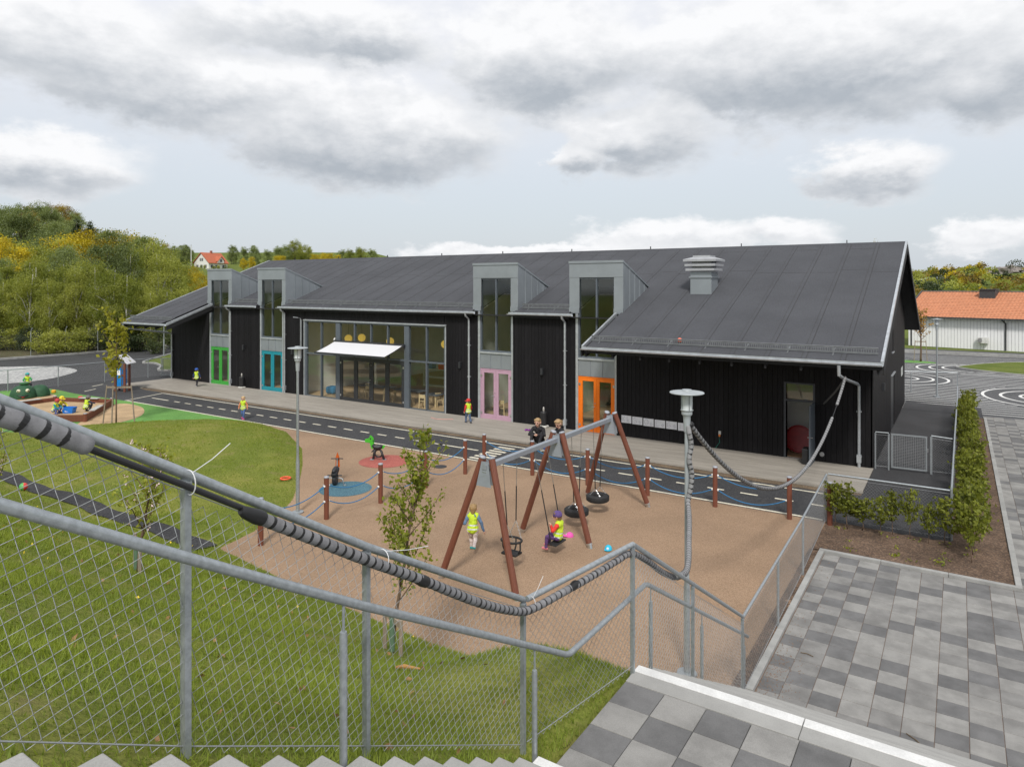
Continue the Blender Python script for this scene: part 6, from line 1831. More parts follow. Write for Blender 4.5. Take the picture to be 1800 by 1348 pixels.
    MB().tube([hp(-.022, .066, -.055), hp(0, .074, -.058), hp(.022, .066, -.055)], 0.005 * h * k, 6).build('mouth', M('lips', (0.42, 0.14, 0.12), 0.5), t, smooth=True)
    hc = [(tuple(hp(0, -.022, .030)), tuple(hp(0, -.018, .036)), .088 * h * k, .086 * h * k, 0), (tuple(hp(0, -.04, -.02)), tuple(hp(0, -.048, -.055)), .066 * h * k, .05 * h * k, 0),
          (tuple(hp(-.045, .03, .07)), tuple(hp(.045, .03, .07)), .034 * h * k, .034 * h * k, 0)]
    if pony: hc += [(tuple(hp(0, -.10, .03)), tuple(hp(0, -.14, -.02)), .03 * h * k, .034 * h * k, 0), (tuple(hp(0, -.14, -.02)), tuple(hp(0.01, -.13, -.13)), .034 * h * k, .012 * h * k, 0)]
    remesh('hair', hc, [M('hair_%02d_%02d' % (int(hair[0] * 99), int(hair[2] * 99)), hair, 0.6, 0, 0.3, 60, 0.5, 120)], 0.009 * h, t, smooth_it=3)
    if hat is not None:
        hm = cloth(hat)
        Mh = Matrix.Translation(hp(0, -.014, .03)) @ Rm.to_4x4()
        pr = [(0.097 * h * k * math.cos(a) ** 0.7, 0.092 * h * k * math.sin(a)) for a in np.linspace(0, math.pi / 2 * 0.97, 9)]
        co = MB().lathe([(0.094 * h * k, -0.02 * h * k)] + pr, (0, 0, 0), 24, Mh).build('hat', hm, t, smooth=True)
        if brim:
            b_ = MB(); n = 9; vs = []
            for zz_ in (0.0, 0.006 * h):
                for i in range(n):
                    a = math.pi * i / (n - 1)
                    vs.append(Mh @ Vector((0.088 * h * k * math.cos(a), (0.055 + 0.105 * math.sin(a)) * h * k, -0.012 * h * k + zz_)))
            b_.add(vs, [tuple(range(n - 1, -1, -1)), tuple(range(n, 2 * n))] + [(i, (i + 1) % n, n + (i + 1) % n, n + i) for i in range(n)])
            b_.build('brim', hm, co)
    if vest:
        vc = []
        lo = hip + (sh - hip) * 0.06
        vc.append((tuple(lo - ax * 0.035 * h), tuple(lo + ax * 0.035 * h), .096 * h, .096 * h, 0))
        vc.append((tuple(lo), tuple(sh - (sh - hip) * 0.08), .104 * h, .092 * h, 0))
        vc.append((tuple(sl.lerp(sh, 0.42)), tuple(sr.lerp(sh, 0.42)), .076 * h, .076 * h, 0))
        remesh('safety_vest', vc, [hivis, silver], 0.010 * h, t, bands=(tuple(hip), tuple(sh), ((0.04, 0.13), (0.32, 0.41)), 1), smooth_it=3, folds=0.010 * h)
    return t
def walk(s=0.10, arm=0.10, lean=0.0, lift=0.03):
    return dict(hip=(0, 0, .47), sh=(0, lean, .765), head=(0, lean * 1.3 + .01, .905), kneeL=(-.055, .05 + s * .5, .26), footL=(-.055, s, .035), kneeR=(.055, .03 - s * .3, .26), footR=(.055, -s, .035 + lift),
                elbL=(-.17, lean - arm * .6, .62), handL=(-.18, lean - arm * .2, .49), elbR=(.17, lean + arm * .5, .62), handR=(.18, lean + arm * 1.1, .50))
person((-8.45, 11.5, 0), 28, 0.95, dict(walk(.16, .14, .04, .10), kneeR=(.055, .02, .27), footR=(.06, -.20, .16), handR=(.26, -.14, .50), elbR=(.20, -.05, .62), handL=(-.22, .14, .55)),
       (0.10, 0.16, 0.26), (0.66, 0.56, 0.54), (0.04, 0.34, 0.36), (0.30, 0.19, 0.08), 'running fair-haired child in yellow vest and white tights seen from behind beside the swing', hat=None)
person((-16.33, 21.93, 0.045), 62, 0.95, walk(.13, .10, .02, .03), (0.50, 0.03, 0.03), (0.08, 0.12, 0.20), (0.05, 0.05, 0.06), (0.2, 0.12, 0.06), 'child in red jacket and red cap with yellow vest walking on the deck', hat=(0.55, 0.03, 0.03), look=40)
person((-24.7, 17.7, 0), 205, 0.93, walk(.06, .05), (0.55, 0.16, 0.20), (0.07, 0.12, 0.28), (0.75, 0.10, 0.30), (0.48, 0.33, 0.16), 'fair-haired child in pink boots and yellow vest standing on the cycle track', sleeves=(0.60, 0.22, 0.12))
person((-34.55, 21.87, 0.045), 25, 0.98, walk(.12, .06), (0.03, 0.05, 0.14), (0.02, 0.02, 0.025), (0.35, 0.34, 0.36), (0.1, 0.07, 0.05), 'child in blue cap and yellow vest walking towards the green door', hat=(0.03, 0.10, 0.38), brim=False)
SQ = dict(hip=(0, -.03, .17), sh=(0, .06, .44), head=(0, .12, .575), kneeL=(-.10, .20, .27), footL=(-.09, .10, .035), kneeR=(.10, .20, .27), footR=(.09, .10, .035), elbL=(-.17, .16, .33), handL=(-.12, .28, .24), elbR=(.17, .16, .33), handR=(.12, .28, .24))
person((-32.1, 14.05, 0.11), 290, 1.0, SQ, (0.72, 0.58, 0.02), (0.03, 0.05, 0.06), (0.05, 0.05, 0.05), (0.3, 0.2, 0.1), 'child in yellow jacket and yellow cap crouching behind another in the sandbox', vest=False, hat=(0.78, 0.62, 0.03), pitch=-15)
person((-31.85, 13.75, 0.11), 300, 0.92, SQ, (0.01, 0.22, 0.24), (0.10, 0.14, 0.35), (0.08, 0.10, 0.3), (0.2, 0.12, 0.08), 'child in teal sleeves, yellow vest and red hat crouching by the blue tub', hat=(0.5, 0.04, 0.05), brim=False, pitch=-20)
person((-31.35, 14.75, 0.11), 15, 0.98, dict(SQ, handR=(.34, .16, .36), elbR=(.22, .10, .37)), (0.02, 0.025, 0.05), (0.03, 0.03, 0.04), (0.04, 0.04, 0.04), (0.12, 0.08, 0.05), 'child in dark jacket and yellow vest reaching right in the sandbox', hat=(0.16, 0.15, 0.15), brim=False)
person((-38.75, 15.5, 0.52), 250, 0.98, dict(SQ, hip=(0, 0, .13), sh=(0, .02, .42), head=(0, .04, .56), kneeL=(-.14, .16, .12), footL=(-.15, .20, -.12), kneeR=(.14, .16, .12), footR=(.15, .20, -.12), handL=(-.13, .18, .26), handR=(.13, .18, .26)),
       (0.02, 0.25, 0.06), (0.03, 0.03, 0.04), (0.40, 0.03, 0.04), (0.2, 0.12, 0.06), 'child in green sleeves and turquoise hat riding the green play figure', hat=(0.03, 0.36, 0.38), brim=False, look=15)
SEAT_J = dict(hip=(0, -.02, .10), sh=(0, -.05, .38), head=(0, .0, .52), kneeL=(-.09, .19, .09), footL=(-.09, .21, -.15), kneeR=(.09, .19, .09), footR=(.09, .23, -.13), elbL=(-.21, .02, .28), handL=(-.225, .06, .40), elbR=(.21, .02, .28), handR=(.225, .06, .40))
person((SEAT.x, SEAT.y, SEAT.z), 100, 0.98, SEAT_J, (0.66, 0.04, 0.03), (0.09, 0.04, 0.14), (0.55, 0.18, 0.20), (0.2, 0.1, 0.06), 'child in red jacket, purple hat and yellow vest riding the swing', hat=(0.10, 0.06, 0.20), brim=False, look=10)
fA = 1 / 1.66
def mt(d): return {k: tuple(q * fA for q in v) for k, v in d.items()}
person((-12.15, 20.42, 0.045), 196, 1.66, mt(dict(hip=(0, 0.02, .13), sh=(0, .20, .56), head=(0, .27, .78), kneeL=(-.17, .40, .44), footL=(-.12, .62, .0), kneeR=(.17, .40, .44), footR=(.12, .62, .0), elbL=(-.27, .36, .38), handL=(-.05, .52, .42), elbR=(.27, .36, .38), handR=(.05, .50, .40))),
       (0.016, 0.015, 0.018), (0.018, 0.017, 0.02), (0.40, 0.38, 0.35), (0.36, 0.24, 0.12), 'woman in black tracksuit sitting on the deck edge with arms round her knees', vest=False, adult=True, look=-12, pitch=-8, pony=True)
person((-11.25, 20.42, 0.045), 150, 1.66, mt(dict(hip=(0, 0.02, .12), sh=(0, .10, .58), head=(0, .17, .80), kneeL=(-.12, .42, .30), footL=(-.14, .78, .0), kneeR=(.12, .42, .30), footR=(.06, .80, .0), elbL=(-.26, .26, .36), handL=(-.10, .42, .34), elbR=(.26, .26, .36), handR=(.10, .42, .34))),
       (0.015, 0.015, 0.018), (0.035, 0.065, 0.17), (0.30, 0.28, 0.24), (0.38, 0.25, 0.13), 'woman in black jacket and blue jeans sitting on the deck edge behind the swing', vest=False, adult=True, look=20, pitch=-25, pony=True)
# ================================================================ vegetation
bark_b = M('birch_bark', (0.42, 0.41, 0.38), 0.8, 0, 0.35, 9, stretch=(1, 1, 3))
bark_d = M('dark_bark', (0.09, 0.075, 0.06), 0.9, 0, 0.3, 9)
bark_y = M('young_bark', (0.13, 0.085, 0.055), 0.8, 0, 0.2, 20)
stake_m = M('weathered_stake', (0.27, 0.22, 0.17), 0.85, 0, 0.2, 8, stretch=(4, 4, 0.6))
LF = dict(birch=leaf_mat('birch_leaf', (0.14, 0.17, 0.028), (0.38, 0.40, 0.105), 0.45, vary=0.8), gold=leaf_mat('golden_leaf', (0.26, 0.20, 0.010), (0.58, 0.47, 0.03), 0.3, vary=0.8),
          dark=leaf_mat('dark_leaf', (0.030, 0.046, 0.018), (0.085, 0.11, 0.04), 0.2, vary=0.8), olive=leaf_mat('bronze_leaf', (0.17, 0.12, 0.028), (0.38, 0.29, 0.07), 0.3, vary=0.8),
          grey=leaf_mat('grey_green_leaf', (0.10, 0.13, 0.05), (0.25, 0.30, 0.12), 0.35, vary=0.8), fresh=leaf_mat('fresh_leaf', (0.13, 0.165, 0.02), (0.36, 0.38, 0.06), 0.4),
          maple=leaf_mat('maple_leaf', (0.17, 0.17, 0.02), (0.38, 0.36, 0.045), 0.4), hedge=leaf_mat('hornbeam_leaf', (0.07, 0.088, 0.013), (0.25, 0.275, 0.045), 0.38),
          rust=leaf_mat('rusty_leaf', (0.24, 0.13, 0.04), (0.42, 0.26, 0.08), 0.3))
def leaf_quads(C, size, r, fold=0.25, down=0.0):
    """C (n,3) leaf centres -> quads with random attitude"""
    n = len(C)
    d = r.normal(0, 1, (n, 3)); d[:, 2] -= down; d /= np.linalg.norm(d, axis=1)[:, None]
    u = r.normal(0, 1, (n, 3)); sdir = np.cross(d, u); sdir /= np.linalg.norm(sdir, axis=1)[:, None] + 1e-9
    nn = np.cross(d, sdir)
    s = size * r.uniform(0.65, 1.35, n)[:, None]
    a = C - d * s * 0.55; b = C + sdir * s * 0.36 + nn * s * fold * 0.3; c = C + d * s * 0.6; e = C - sdir * s * 0.36 + nn * s * fold * 0.3
    V = np.stack([a, b, c, e], axis=1).reshape(-1, 3)
    return V
def crown_mesh(name, h, base, rad, nclump, per, size, mat, seed, droop=0.0, top=0.35, clump_r=0.55, hollow=0.55, shape='round'):
    """leaf cloud: uneven clumps spread through an ellipsoid crown"""
    r = np.random.default_rng(seed)
    P_ = []
    while len(P_) < nclump:
        q = r.uniform(-1, 1, 3); R_ = np.linalg.norm(q)
        if R_ > 1 or R_ < hollow * r.random(): continue
        zf = (q[2] + 1) / 2
        if shape == 'tall': w_ = 0.35 + 0.75 * math.sin(math.pi * (zf ** 0.75) * 0.95)
        elif shape == 'cone': w_ = max(0.06, 1.05 * (1 - zf))
        else: w_ = 1.0
        lump = 1 + 0.22 * math.sin(3.1 * math.atan2(q[1], q[0]) + seed) + 0.16 * math.sin(5.3 * zf * 3 + seed * 2)
        P_.append((q[0] * rad * w_ * lump, q[1] * rad * w_ * lump, base + (h - base) * zf))
    P_ = np.array(P_)
    ct = np.clip(0.5 + r.normal(0, 0.24, nclump), 0, 1)
    k = np.repeat(np.arange(nclump), per)
    cr = clump_r * r.uniform(0.6, 1.3, nclump)
    off = r.normal(0, 0.5, (len(k), 3)) * cr[k][:, None]
    off[:, 2] *= 0.7
    if droop: off[:, 2] -= droop * np.abs(r.normal(0, 0.6, len(k)))
    C = P_[k] + off
    V = leaf_quads(C, size, r, down=droop)
    tone = np.repeat(np.clip(ct[k] + r.normal(0, 0.16, len(k)), 0, 1), 4)
    return np_mesh(name, V, np.arange(len(V)).reshape(-1, 4), mat, tone), P_
def trunk_mesh(name, h, r0, mat, seed, clumps=None, stems=1, lean=0.05, nb=10):
    r = random.Random(seed); mb = MB()
    for s_ in range(stems):
        ox, oy = (r.uniform(-0.35, 0.35), r.uniform(-0.35, 0.35)) if stems > 1 else (0, 0)
        lx, ly = r.uniform(-lean, lean) * h + ox * 1.6, r.uniform(-lean, lean) * h + oy * 1.6
        n = 7; pts = []; rs = []
        for i in range(n + 1):
            t_ = i / n
            pts.append((ox + lx * t_ ** 1.2 + r.uniform(-.04, .04) * h * 0.1, oy + ly * t_ ** 1.2 + r.uniform(-.04, .04) * h * 0.1, -0.1 + h * 0.93 * t_))
            rs.append(r0 * (1 - 0.9 * t_) / (1 if stems == 1 else 1.4) + 0.008)
        mb.tube(pts, rs, 7)
        if clumps is not None:
            for k in r.sample(range(len(clumps)), min(nb, len(clumps))):
                c = clumps[k]; t_ = max(0.15, min(0.9, (c[2] / h) * 0.75)); i = int(t_ * n)
                a = Vector(pts[i]); b = Vector(c); m_ = a.lerp(b, 0.5) + Vector((0, 0, 0.06 * h))
                mb.tube([a, m_, b], [rs[i] * 0.5, rs[i] * 0.3, 0.012], 5)
    return mb.mesh(name, mat, True)
KIND = {}
def kind(key, h, base, rad, nclump, per, size, leafk, bark, seed, **kw):
    st_ = kw.pop('stems', 1); r0 = kw.pop('r0', 0.14); nb = kw.pop('nb', 14); ln = kw.pop('lean', 0.05)
    cm, P_ = crown_mesh('crown', h, base, rad, nclump, per, size, LF[leafk], seed, **kw)
    KIND[key] = (cm, trunk_mesh('trunk', h, r0, bark, seed, P_, st_, ln, nb), h)
kind('birch0', 9, 1.6, 2.0, 95, 125, 0.129, 'birch', bark_b, 1, droop=0.5, shape='tall', clump_r=0.62)
kind('birch1', 9, 2.2, 1.8, 85, 125, 0.129, 'birch', bark_b, 2, droop=0.6, shape='tall', stems=2, clump_r=0.6)
kind('birch2', 8, 0.6, 2.4, 100, 125, 0.137, 'birch', bark_d, 3, shape='round', stems=3, clump_r=0.7)
kind('grey0', 9, 1.2, 2.3, 95, 125, 0.137, 'grey', bark_d, 4, shape='round', clump_r=0.7)
kind('gold0', 9, 1.5, 3.1, 120, 125, 0.152, 'gold', bark_d, 5, shape='round', clump_r=0.8)
kind('gold1', 9, 1.0, 2.7, 110, 125, 0.152, 'gold', bark_d, 6, shape='round', clump_r=0.75)
kind('dark0', 10, 1.0, 2.0, 95, 125, 0.152, 'dark', bark_d, 7, shape='cone', clump_r=0.6)
kind('olive0', 10, 2.0, 3.4, 100, 95, 0.18, 'olive', bark_d, 8, shape='round', clump_r=0.9, nb=30)
kind('grey1', 10, 0.5, 3.2, 120, 125, 0.167, 'grey', bark_d, 9, shape='round', clump_r=0.85)
kind('bush0', 2.4, 0.0, 1.5, 50, 60, 0.13, 'birch', bark_d, 10, shape='round', clump_r=0.5, stems=3, r0=0.04, nb=6)
kind('bush1', 2.4, 0.0, 1.4, 50, 60, 0.13, 'dark', bark_d, 12, shape='round', clump_r=0.5, stems=3, r0=0.04, nb=6)
NICE = dict(birch0='slender birch with hanging light green foliage', birch1='twin-stemmed pale birch', birch2='broad multi-stemmed light green tree', grey0='rounded grey-green tree', gold0='broad golden yellow tree', gold1='rounded golden yellow tree',
            dark0='dark conical evergreen', olive0='bronze-leaved open crowned oak', grey1='large grey-green tree', bush0='light green leafy bush', bush1='low dark green bush')
RT = random.Random(21)
def tree(key, x, y, z, h, where, group, name=None, sx=1.0):
    cm, tm, h0 = KIND[key]; s = h / h0
    t = thing(name or ('bush' if key.startswith('bush') else 'tree'), (x, y, z), NICE[key] + ' ' + where, 'bush' if key.startswith('bush') else 'tree', group, local=True)
    t.rotation_euler.z = RT.uniform(0, 6.28); t.scale = (s * sx, s * sx, s)
    link('trunk', tm, t); link('crown', cm, t)
    return t
f1 = Vector((-math.sin(R(YAW)), math.cos(R(YAW)), 0)); r1_ = Vector((math.cos(R(YAW)), math.sin(R(YAW)), 0))
def uv_dir(u): return f1 + r1_ * ((u - 900) / 1210)
# --- far ground: rising country left of and behind the yard
def FH(x, y):
    x = np.asarray(x, float); y = np.asarray(y, float)
    D = f1.x * x + f1.y * y; S_ = (r1_.x * x + r1_.y * y) / np.maximum(D, 1)
    k = np.clip((D - 85) / 235, 0, 1.4); base = 13.0 * k * k * (3 - 2 * np.minimum(k, 1)) * np.clip((0.02 - S_) / 0.22, 0, 1)
    hill = 13.0 * np.exp(-(((x + 190) / 48) ** 2 + ((y - 74) / 40) ** 2))
    rh = 11.5 * np.exp(-(((x - 75) / 110) ** 2 + ((y - 350) / 75) ** 2)) + 2.0 * np.exp(-(((x - 5) / 40) ** 2 + ((y - 330) / 60) ** 2))
    return 0.02 + base + hill + rh
def grid_land(name, gx, gy, mat):
    X, Y = np.meshgrid(gx, gy); Z = FH(X, Y) + 0.15 * vnoise(X, Y, 0.12, 9) * np.clip((np.hypot(X, Y) - 90) / 60, 0, 1)
    I = np.arange(X.size).reshape(X.shape)
    F = np.column_stack([I[:-1, :-1].ravel(), I[:-1, 1:].ravel(), I[1:, 1:].ravel(), I[1:, :-1].ravel()])
    return struct(link(name, np_mesh(name, np.column_stack([X.ravel(), Y.ravel(), Z.ravel()]), F, mat, smooth=True)))
grid_land('hill', np.concatenate([np.linspace(-620, -240, 40), np.linspace(-236, -59.75, 60)]), np.concatenate([np.linspace(-60, 200, 70), np.linspace(210, 640, 30)]), grass_far)
grid_land('hill', np.linspace(-59.7, 330, 50), np.concatenate([np.linspace(71.5, 100, 6), np.linspace(110, 640, 50)]), grass_far)
# ground under the wood: leaf litter strip
sheet('wood_floor', [(-78, 12), (-60.0, 12), (-59.9, 46), (-78, 46)], 0.06, granules('leaf_litter', [(0.10, 0.08, 0.045), (0.07, 0.065, 0.03), (0.13, 0.10, 0.06), (0.06, 0.08, 0.025)], 14, 0.95, 0.3, 0.5, 0.8))
kf = struct(thing('road_kerb', (-59.4, 25, 0), 'pale kerb stones along the road below the wood', 'kerb'))
kerb_run((-59.9, 12), (-59.3, 28), 0.28, -0.05, 0.13, kf, 1.5)
kerb_run((-59.3, 28.02), (-58.6, 46), 0.28, -0.05, 0.13, kf, 1.5)
isl = smooth_poly([(-58.4, 37.5), (-53.0, 31.4), (-48.95, 26.9), (-47.6, 26.9), (-45.3, 26.1), (-43.5, 24.9), (-42.6, 25.6), (-42.4, 30), (-44, 40), (-54, 42)], 4)
sheet('grass_island', isl, 0.03, grass_far)
ik = struct(thing('island_kerb', (-46, 26, 0), 'pale kerb round the grass island left of the building', 'kerb'))
for a, b in zip(isl, isl[1:] + isl[:1]):
    if math.dist(a, b) > 0.05:
        MB().bar((a[0], a[1], 0.03), (b[0], b[1], 0.03), 0.14, 0.13).build('kerb_stone', kerb_concrete, ik)
# --- the wood behind the boundary fence
ORD = 'first second third fourth fifth sixth seventh eighth ninth tenth eleventh twelfth thirteenth fourteenth fifteenth sixteenth'.split()
def row(n, u0, u1, D0, D1, keys, hv, where, group, jit=6, vj=10, sx=(0.85, 1.25)):
    """n trees spread over a sector; hv(u) gives the sight line of the crown tops"""
    us = sorted(u0 + (u1 - u0) * (i + 0.5) / n + RT.uniform(-jit, jit) for i in range(n))
    for i, u in enumerate(us):
        D = RT.uniform(D0, D1); p = uv_dir(u) * D
        z = float(FH(p.x, p.y))
        top = 5.5 + (502 - hv(u) + RT.uniform(-vj, vj)) / 1210 * D
        h = max(2.0, top - z)
        tree(RT.choice(keys), p.x, p.y, z, h, (ORD[i] + ' from left ' if n > 1 else '') + where, group, sx=RT.uniform(*sx))
def ip(*ps): return lambda u: float(np.interp(u, [p[0] for p in ps], [p[1] for p in ps]))
row(11, -60, 300, 54, 59, ['bush0', 'bush1', 'bush1'], ip((0, 588), (300, 592)), 'at the foot of the wood', 'bushes along the wood', vj=9)
row(16, -50, 300, 57, 64, ['birch1', 'birch0', 'birch1', 'birch0', 'birch2'], ip((-60, 500), (60, 470), (200, 470), (320, 505)), 'in the front of the wood', 'front trees of the wood', vj=18, sx=(0.7, 1.0))
row(15, -60, 320, 66, 78, ['birch0', 'birch1', 'birch2', 'grey0'], ip((-60, 470), (60, 450), (120, 440), (250, 425), (300, 440), (330, 470)), 'in the middle of the wood', 'middle trees of the wood', vj=10, sx=(0.75, 1.05))
row(6, -40, 110, 84, 98, ['gold0', 'birch2', 'gold1', 'birch0'], ip((-60, 400), (20, 408), (60, 418), (110, 430)), 'behind birches, far left', 'golden trees on the left', vj=12, sx=(0.9, 1.2))
row(6, 105, 262, 92, 106, ['gold1', 'gold0', 'grey0'], ip((100, 412), (200, 404), (250, 412), (270, 440)), 'below the wooded hill', 'golden trees below the hill', vj=5, sx=(0.9, 1.15))
row(7, -330, -75, 57, 72, ['birch0', 'birch1', 'birch2'], ip((-330, 450), (-60, 470)), 'beyond the left picture edge', 'trees beyond the left edge', vj=10)
row(6, -330, -70, 90, 120, ['gold0', 'grey1', 'birch2'], ip((-330, 390), (-60, 395)), 'far beyond the left edge', 'back trees beyond the left edge', vj=8)
row(7, -60, 60, 128, 160, ['grey1', 'grey1', 'olive0'], ip((-60, 350), (10, 357), (60, 375), (90, 390)), 'on the far left crest', 'trees on the hill', vj=6)
row(7, 40, 135, 140, 165, ['olive0', 'olive0', 'grey1'], ip((40, 358), (65, 354), (120, 362), (140, 372)), 'on the wooded hilltop', 'bronze trees on the hilltop', vj=4, sx=(0.8, 1.0))
row(8, 85, 185, 115, 150, ['grey1', 'dark0', 'grey0', 'dark0'], ip((85, 395), (140, 382), (165, 395), (190, 412)), 'on the shoulder of the hill', 'trees on the hill shoulder', vj=5)
row(5, 195, 300, 150, 200, ['olive0', 'grey0', 'gold1'], ip((190, 415), (260, 415), (310, 440)), 'sloping left of white house', 'trees left of the white house', vj=5, sx=(0.7, 0.9))
row(2, 305, 345, 96, 104, ['gold0'], ip((300, 476), (335, 470), (360, 490)), "beside the roof's left end", 'golden trees beside the roof', vj=3, sx=(0.75, 0.85))
row(4, 262, 330, 80, 92, ['birch0', 'birch1'], ip((250, 415), (290, 420), (320, 470), (340, 500)), "at the wood's right edge", 'birches at the right edge of the wood', vj=5, sx=(0.6, 0.8))
row(7, 300, 342, 300, 360, ['grey0', 'grey1'], ip((295, 440), (320, 432), (345, 440)), 'just left of the white house', 'trees beside the white house', vj=4, sx=(0.8, 1.0))
row(6, 398, 470, 300, 360, ['grey0', 'grey1', 'birch2'], ip((395, 440), (420, 430), (455, 432), (475, 440)), 'right of the white house', 'trees behind the roof', vj=4, sx=(0.7, 0.95))
row(2, 425, 445, 240, 250, ['gold0'], ip((400, 455), (440, 453)), 'behind the left dormers', 'golden trees behind the left dormers', vj=2, sx=(0.7, 0.75))
row(6, 478, 545, 300, 340, ['grey1', 'birch2'], ip((475, 440), (500, 426), (525, 420), (545, 432)), 'in the tall ridge clump', 'tall clump above the ridge', vj=4, sx=(0.7, 0.9))
row(2, 488, 500, 235, 240, ['gold1'], ip((480, 449), (505, 449)), 'just above the ridge', 'small golden trees above the ridge', vj=1, sx=(0.9, 1.0))
row(5, 552, 600, 280, 300, ['gold0', 'gold1'], ip((550, 448), (575, 445), (600, 450)), 'low above the ridge', 'low golden trees above the ridge', vj=2, sx=(0.9, 1.1))
row(6, 595, 668, 300, 330, ['birch2', 'grey1'], ip((590, 442), (625, 433), (650, 435), (668, 448)), 'rightmost above the ridge', 'right trees above the ridge', vj=4, sx=(0.7, 0.95))
row(7, 322, 402, 255, 275, ['grey0', 'birch2'], ip((320, 470), (360, 474), (402, 466)), 'below the white house', 'low trees below the white house', vj=3, sx=(0.9, 1.2))
tp = uv_dir(1541) * 120; tree('olive0', tp.x, tp.y, 0, 5.5 + (502 - 421) / 1210 * 120, 'poking above the right ridge end', None, sx=0.3)

# --- white house on the rise
hz = uv_dir(354) * 320; hz0 = 12.6
hs = thing('white_house', (hz.x, hz.y, hz0), 'white house with red tiled roof on the rise beyond the wood', 'house', local=True)
hs.rotation_euler.z = R(YAW - 24)
wh_m = M('white_render', (0.72, 0.72, 0.70), 0.7, 0, 0.04); rt_m = M('red_tile', (0.42, 0.12, 0.06), 0.8, 0, 0.15, 3); dw = M('dark_window', (0.06, 0.07, 0.08), 0.2)
MB().prism([(-4.6, 0), (4.6, 0), (4.6, 3.6), (0, 7.9), (-4.6, 3.6)], 0, 11, Matrix(((1, 0, 0, 0), (0, 0, 1, 0), (0, 1, 0, 0), (0, 0, 0, 1)))).build('wall', wh_m, hs)
ro = MB()
for s_ in (-1, 1):
    ro.hexa([(s_ * 5.2, -0.5, 3.15), (0, -0.5, 8.0), (0, 11.5, 8.0), (s_ * 5.2, 11.5, 3.15), (s_ * 5.2, -0.5, 3.4), (0, -0.5, 8.3), (0, 11.5, 8.3), (s_ * 5.2, 11.5, 3.4)])
ro_ = ro.build('roof', rt_m, hs)
MB().box(-0.4, 0.4, 5.2, 6.0, 7.6, 9.3).build('chimney', M('brick', (0.30, 0.12, 0.08), 0.8), ro_)
dm_ = MB(); dm_.prism([(-1.8, 3.4), (1.8, 3.4), (1.8, 4.6), (0, 6.4), (-1.8, 4.6)], 2.6, 5.4, Matrix(((0, 0, 1, 0), (1, 0, 0, 6.5), (0, 1, 0, 0), (0, 0, 0, 1)))); dmo = dm_.build('dormer', wh_m, hs)
for s_ in (-1, 1):
    q_ = MB(); q_.hexa([(2.4, 6.5 + s_ * 2.2, 4.1), (5.8, 6.5 + s_ * 2.2, 4.1), (5.8, 6.5, 6.35), (2.0, 6.5, 6.35), (2.4, 6.5 + s_ * 2.2, 4.35), (5.8, 6.5 + s_ * 2.2, 4.35), (5.8, 6.5, 6.65), (2.0, 6.5, 6.65)]); q_.build('dormer_roof', rt_m, dmo)
MB().box(5.41, 5.46, 5.9, 7.1, 3.9, 5.1).build('window', dw, dmo)
for x0, z0, w_, h_ in ((-1.0, 4.2, 0.9, 1.4), (0.2, 4.2, 0.9, 1.4), (-3.2, 1.0, 1.3, 1.5), (-0.6, 1.0, 1.3, 1.5), (2.0, 1.0, 1.3, 1.5)):
    w2_ = MB().box(x0, x0 + w_, -0.06, -0.01, z0, z0 + h_).build('window', dw, hs)
    MB().box(x0 + w_ / 2 - 0.05, x0 + w_ / 2 + 0.05, -0.09, -0.06, z0, z0 + h_).build('window_bar', wh_m, w2_)
for y0 in (1.2, 4.0, 8.0): MB().box(4.61, 4.66, y0, y0 + 1.2, 1.0, 2.5).build('window', dw, hs)
fp = uv_dir(336) * 300
t = thing('flagpole', (fp.x, fp.y, float(FH(fp.x, fp.y))), 'slim white flagpole left of the white house', 'flagpole')
zt = 5.5 + (502 - 432) / 1210 * 300
MB().tube([(fp.x, fp.y, float(FH(fp.x, fp.y))), (fp.x, fp.y, zt)], [0.2, 0.12], 8).build('pole', white_paint, t); MB().sphere((fp.x, fp.y, zt + 0.15), 0.25, 8, 6).build('finial', gutter_metal, t)
hp2 = uv_dir(262) * 210
t = thing('red_roofed_house', (hp2.x, hp2.y, float(FH(hp2.x, hp2.y)) - 1), 'red-roofed house half hidden among the trees on the left', 'house', local=True); t.rotation_euler.z = R(YAW + 40)
MB().prism([(-4.5, 0), (4.5, 0), (4.5, 5.2), (0, 8.8), (-4.5, 5.2)], 0, 12, Matrix(((1, 0, 0, 0), (0, 0, 1, 0), (0, 1, 0, 0), (0, 0, 0, 1)))).build('wall', wh_m, t)
ro = MB()
for s_ in (-1, 1): ro.hexa([(s_ * 5.0, -0.5, 4.8), (0, -0.5, 8.9), (0, 12.5, 8.9), (s_ * 5.0, 12.5, 4.8), (s_ * 5.0, -0.5, 5.05), (0, -0.5, 9.2), (0, 12.5, 9.2), (s_ * 5.0, 12.5, 5.05)])
ro.build('roof', rt_m, t)
for x0 in (-2.6, 0.2): MB().box(x0, x0 + 1.4, -0.06, -0.01, 2.6, 4.2).build('window', dw, t)

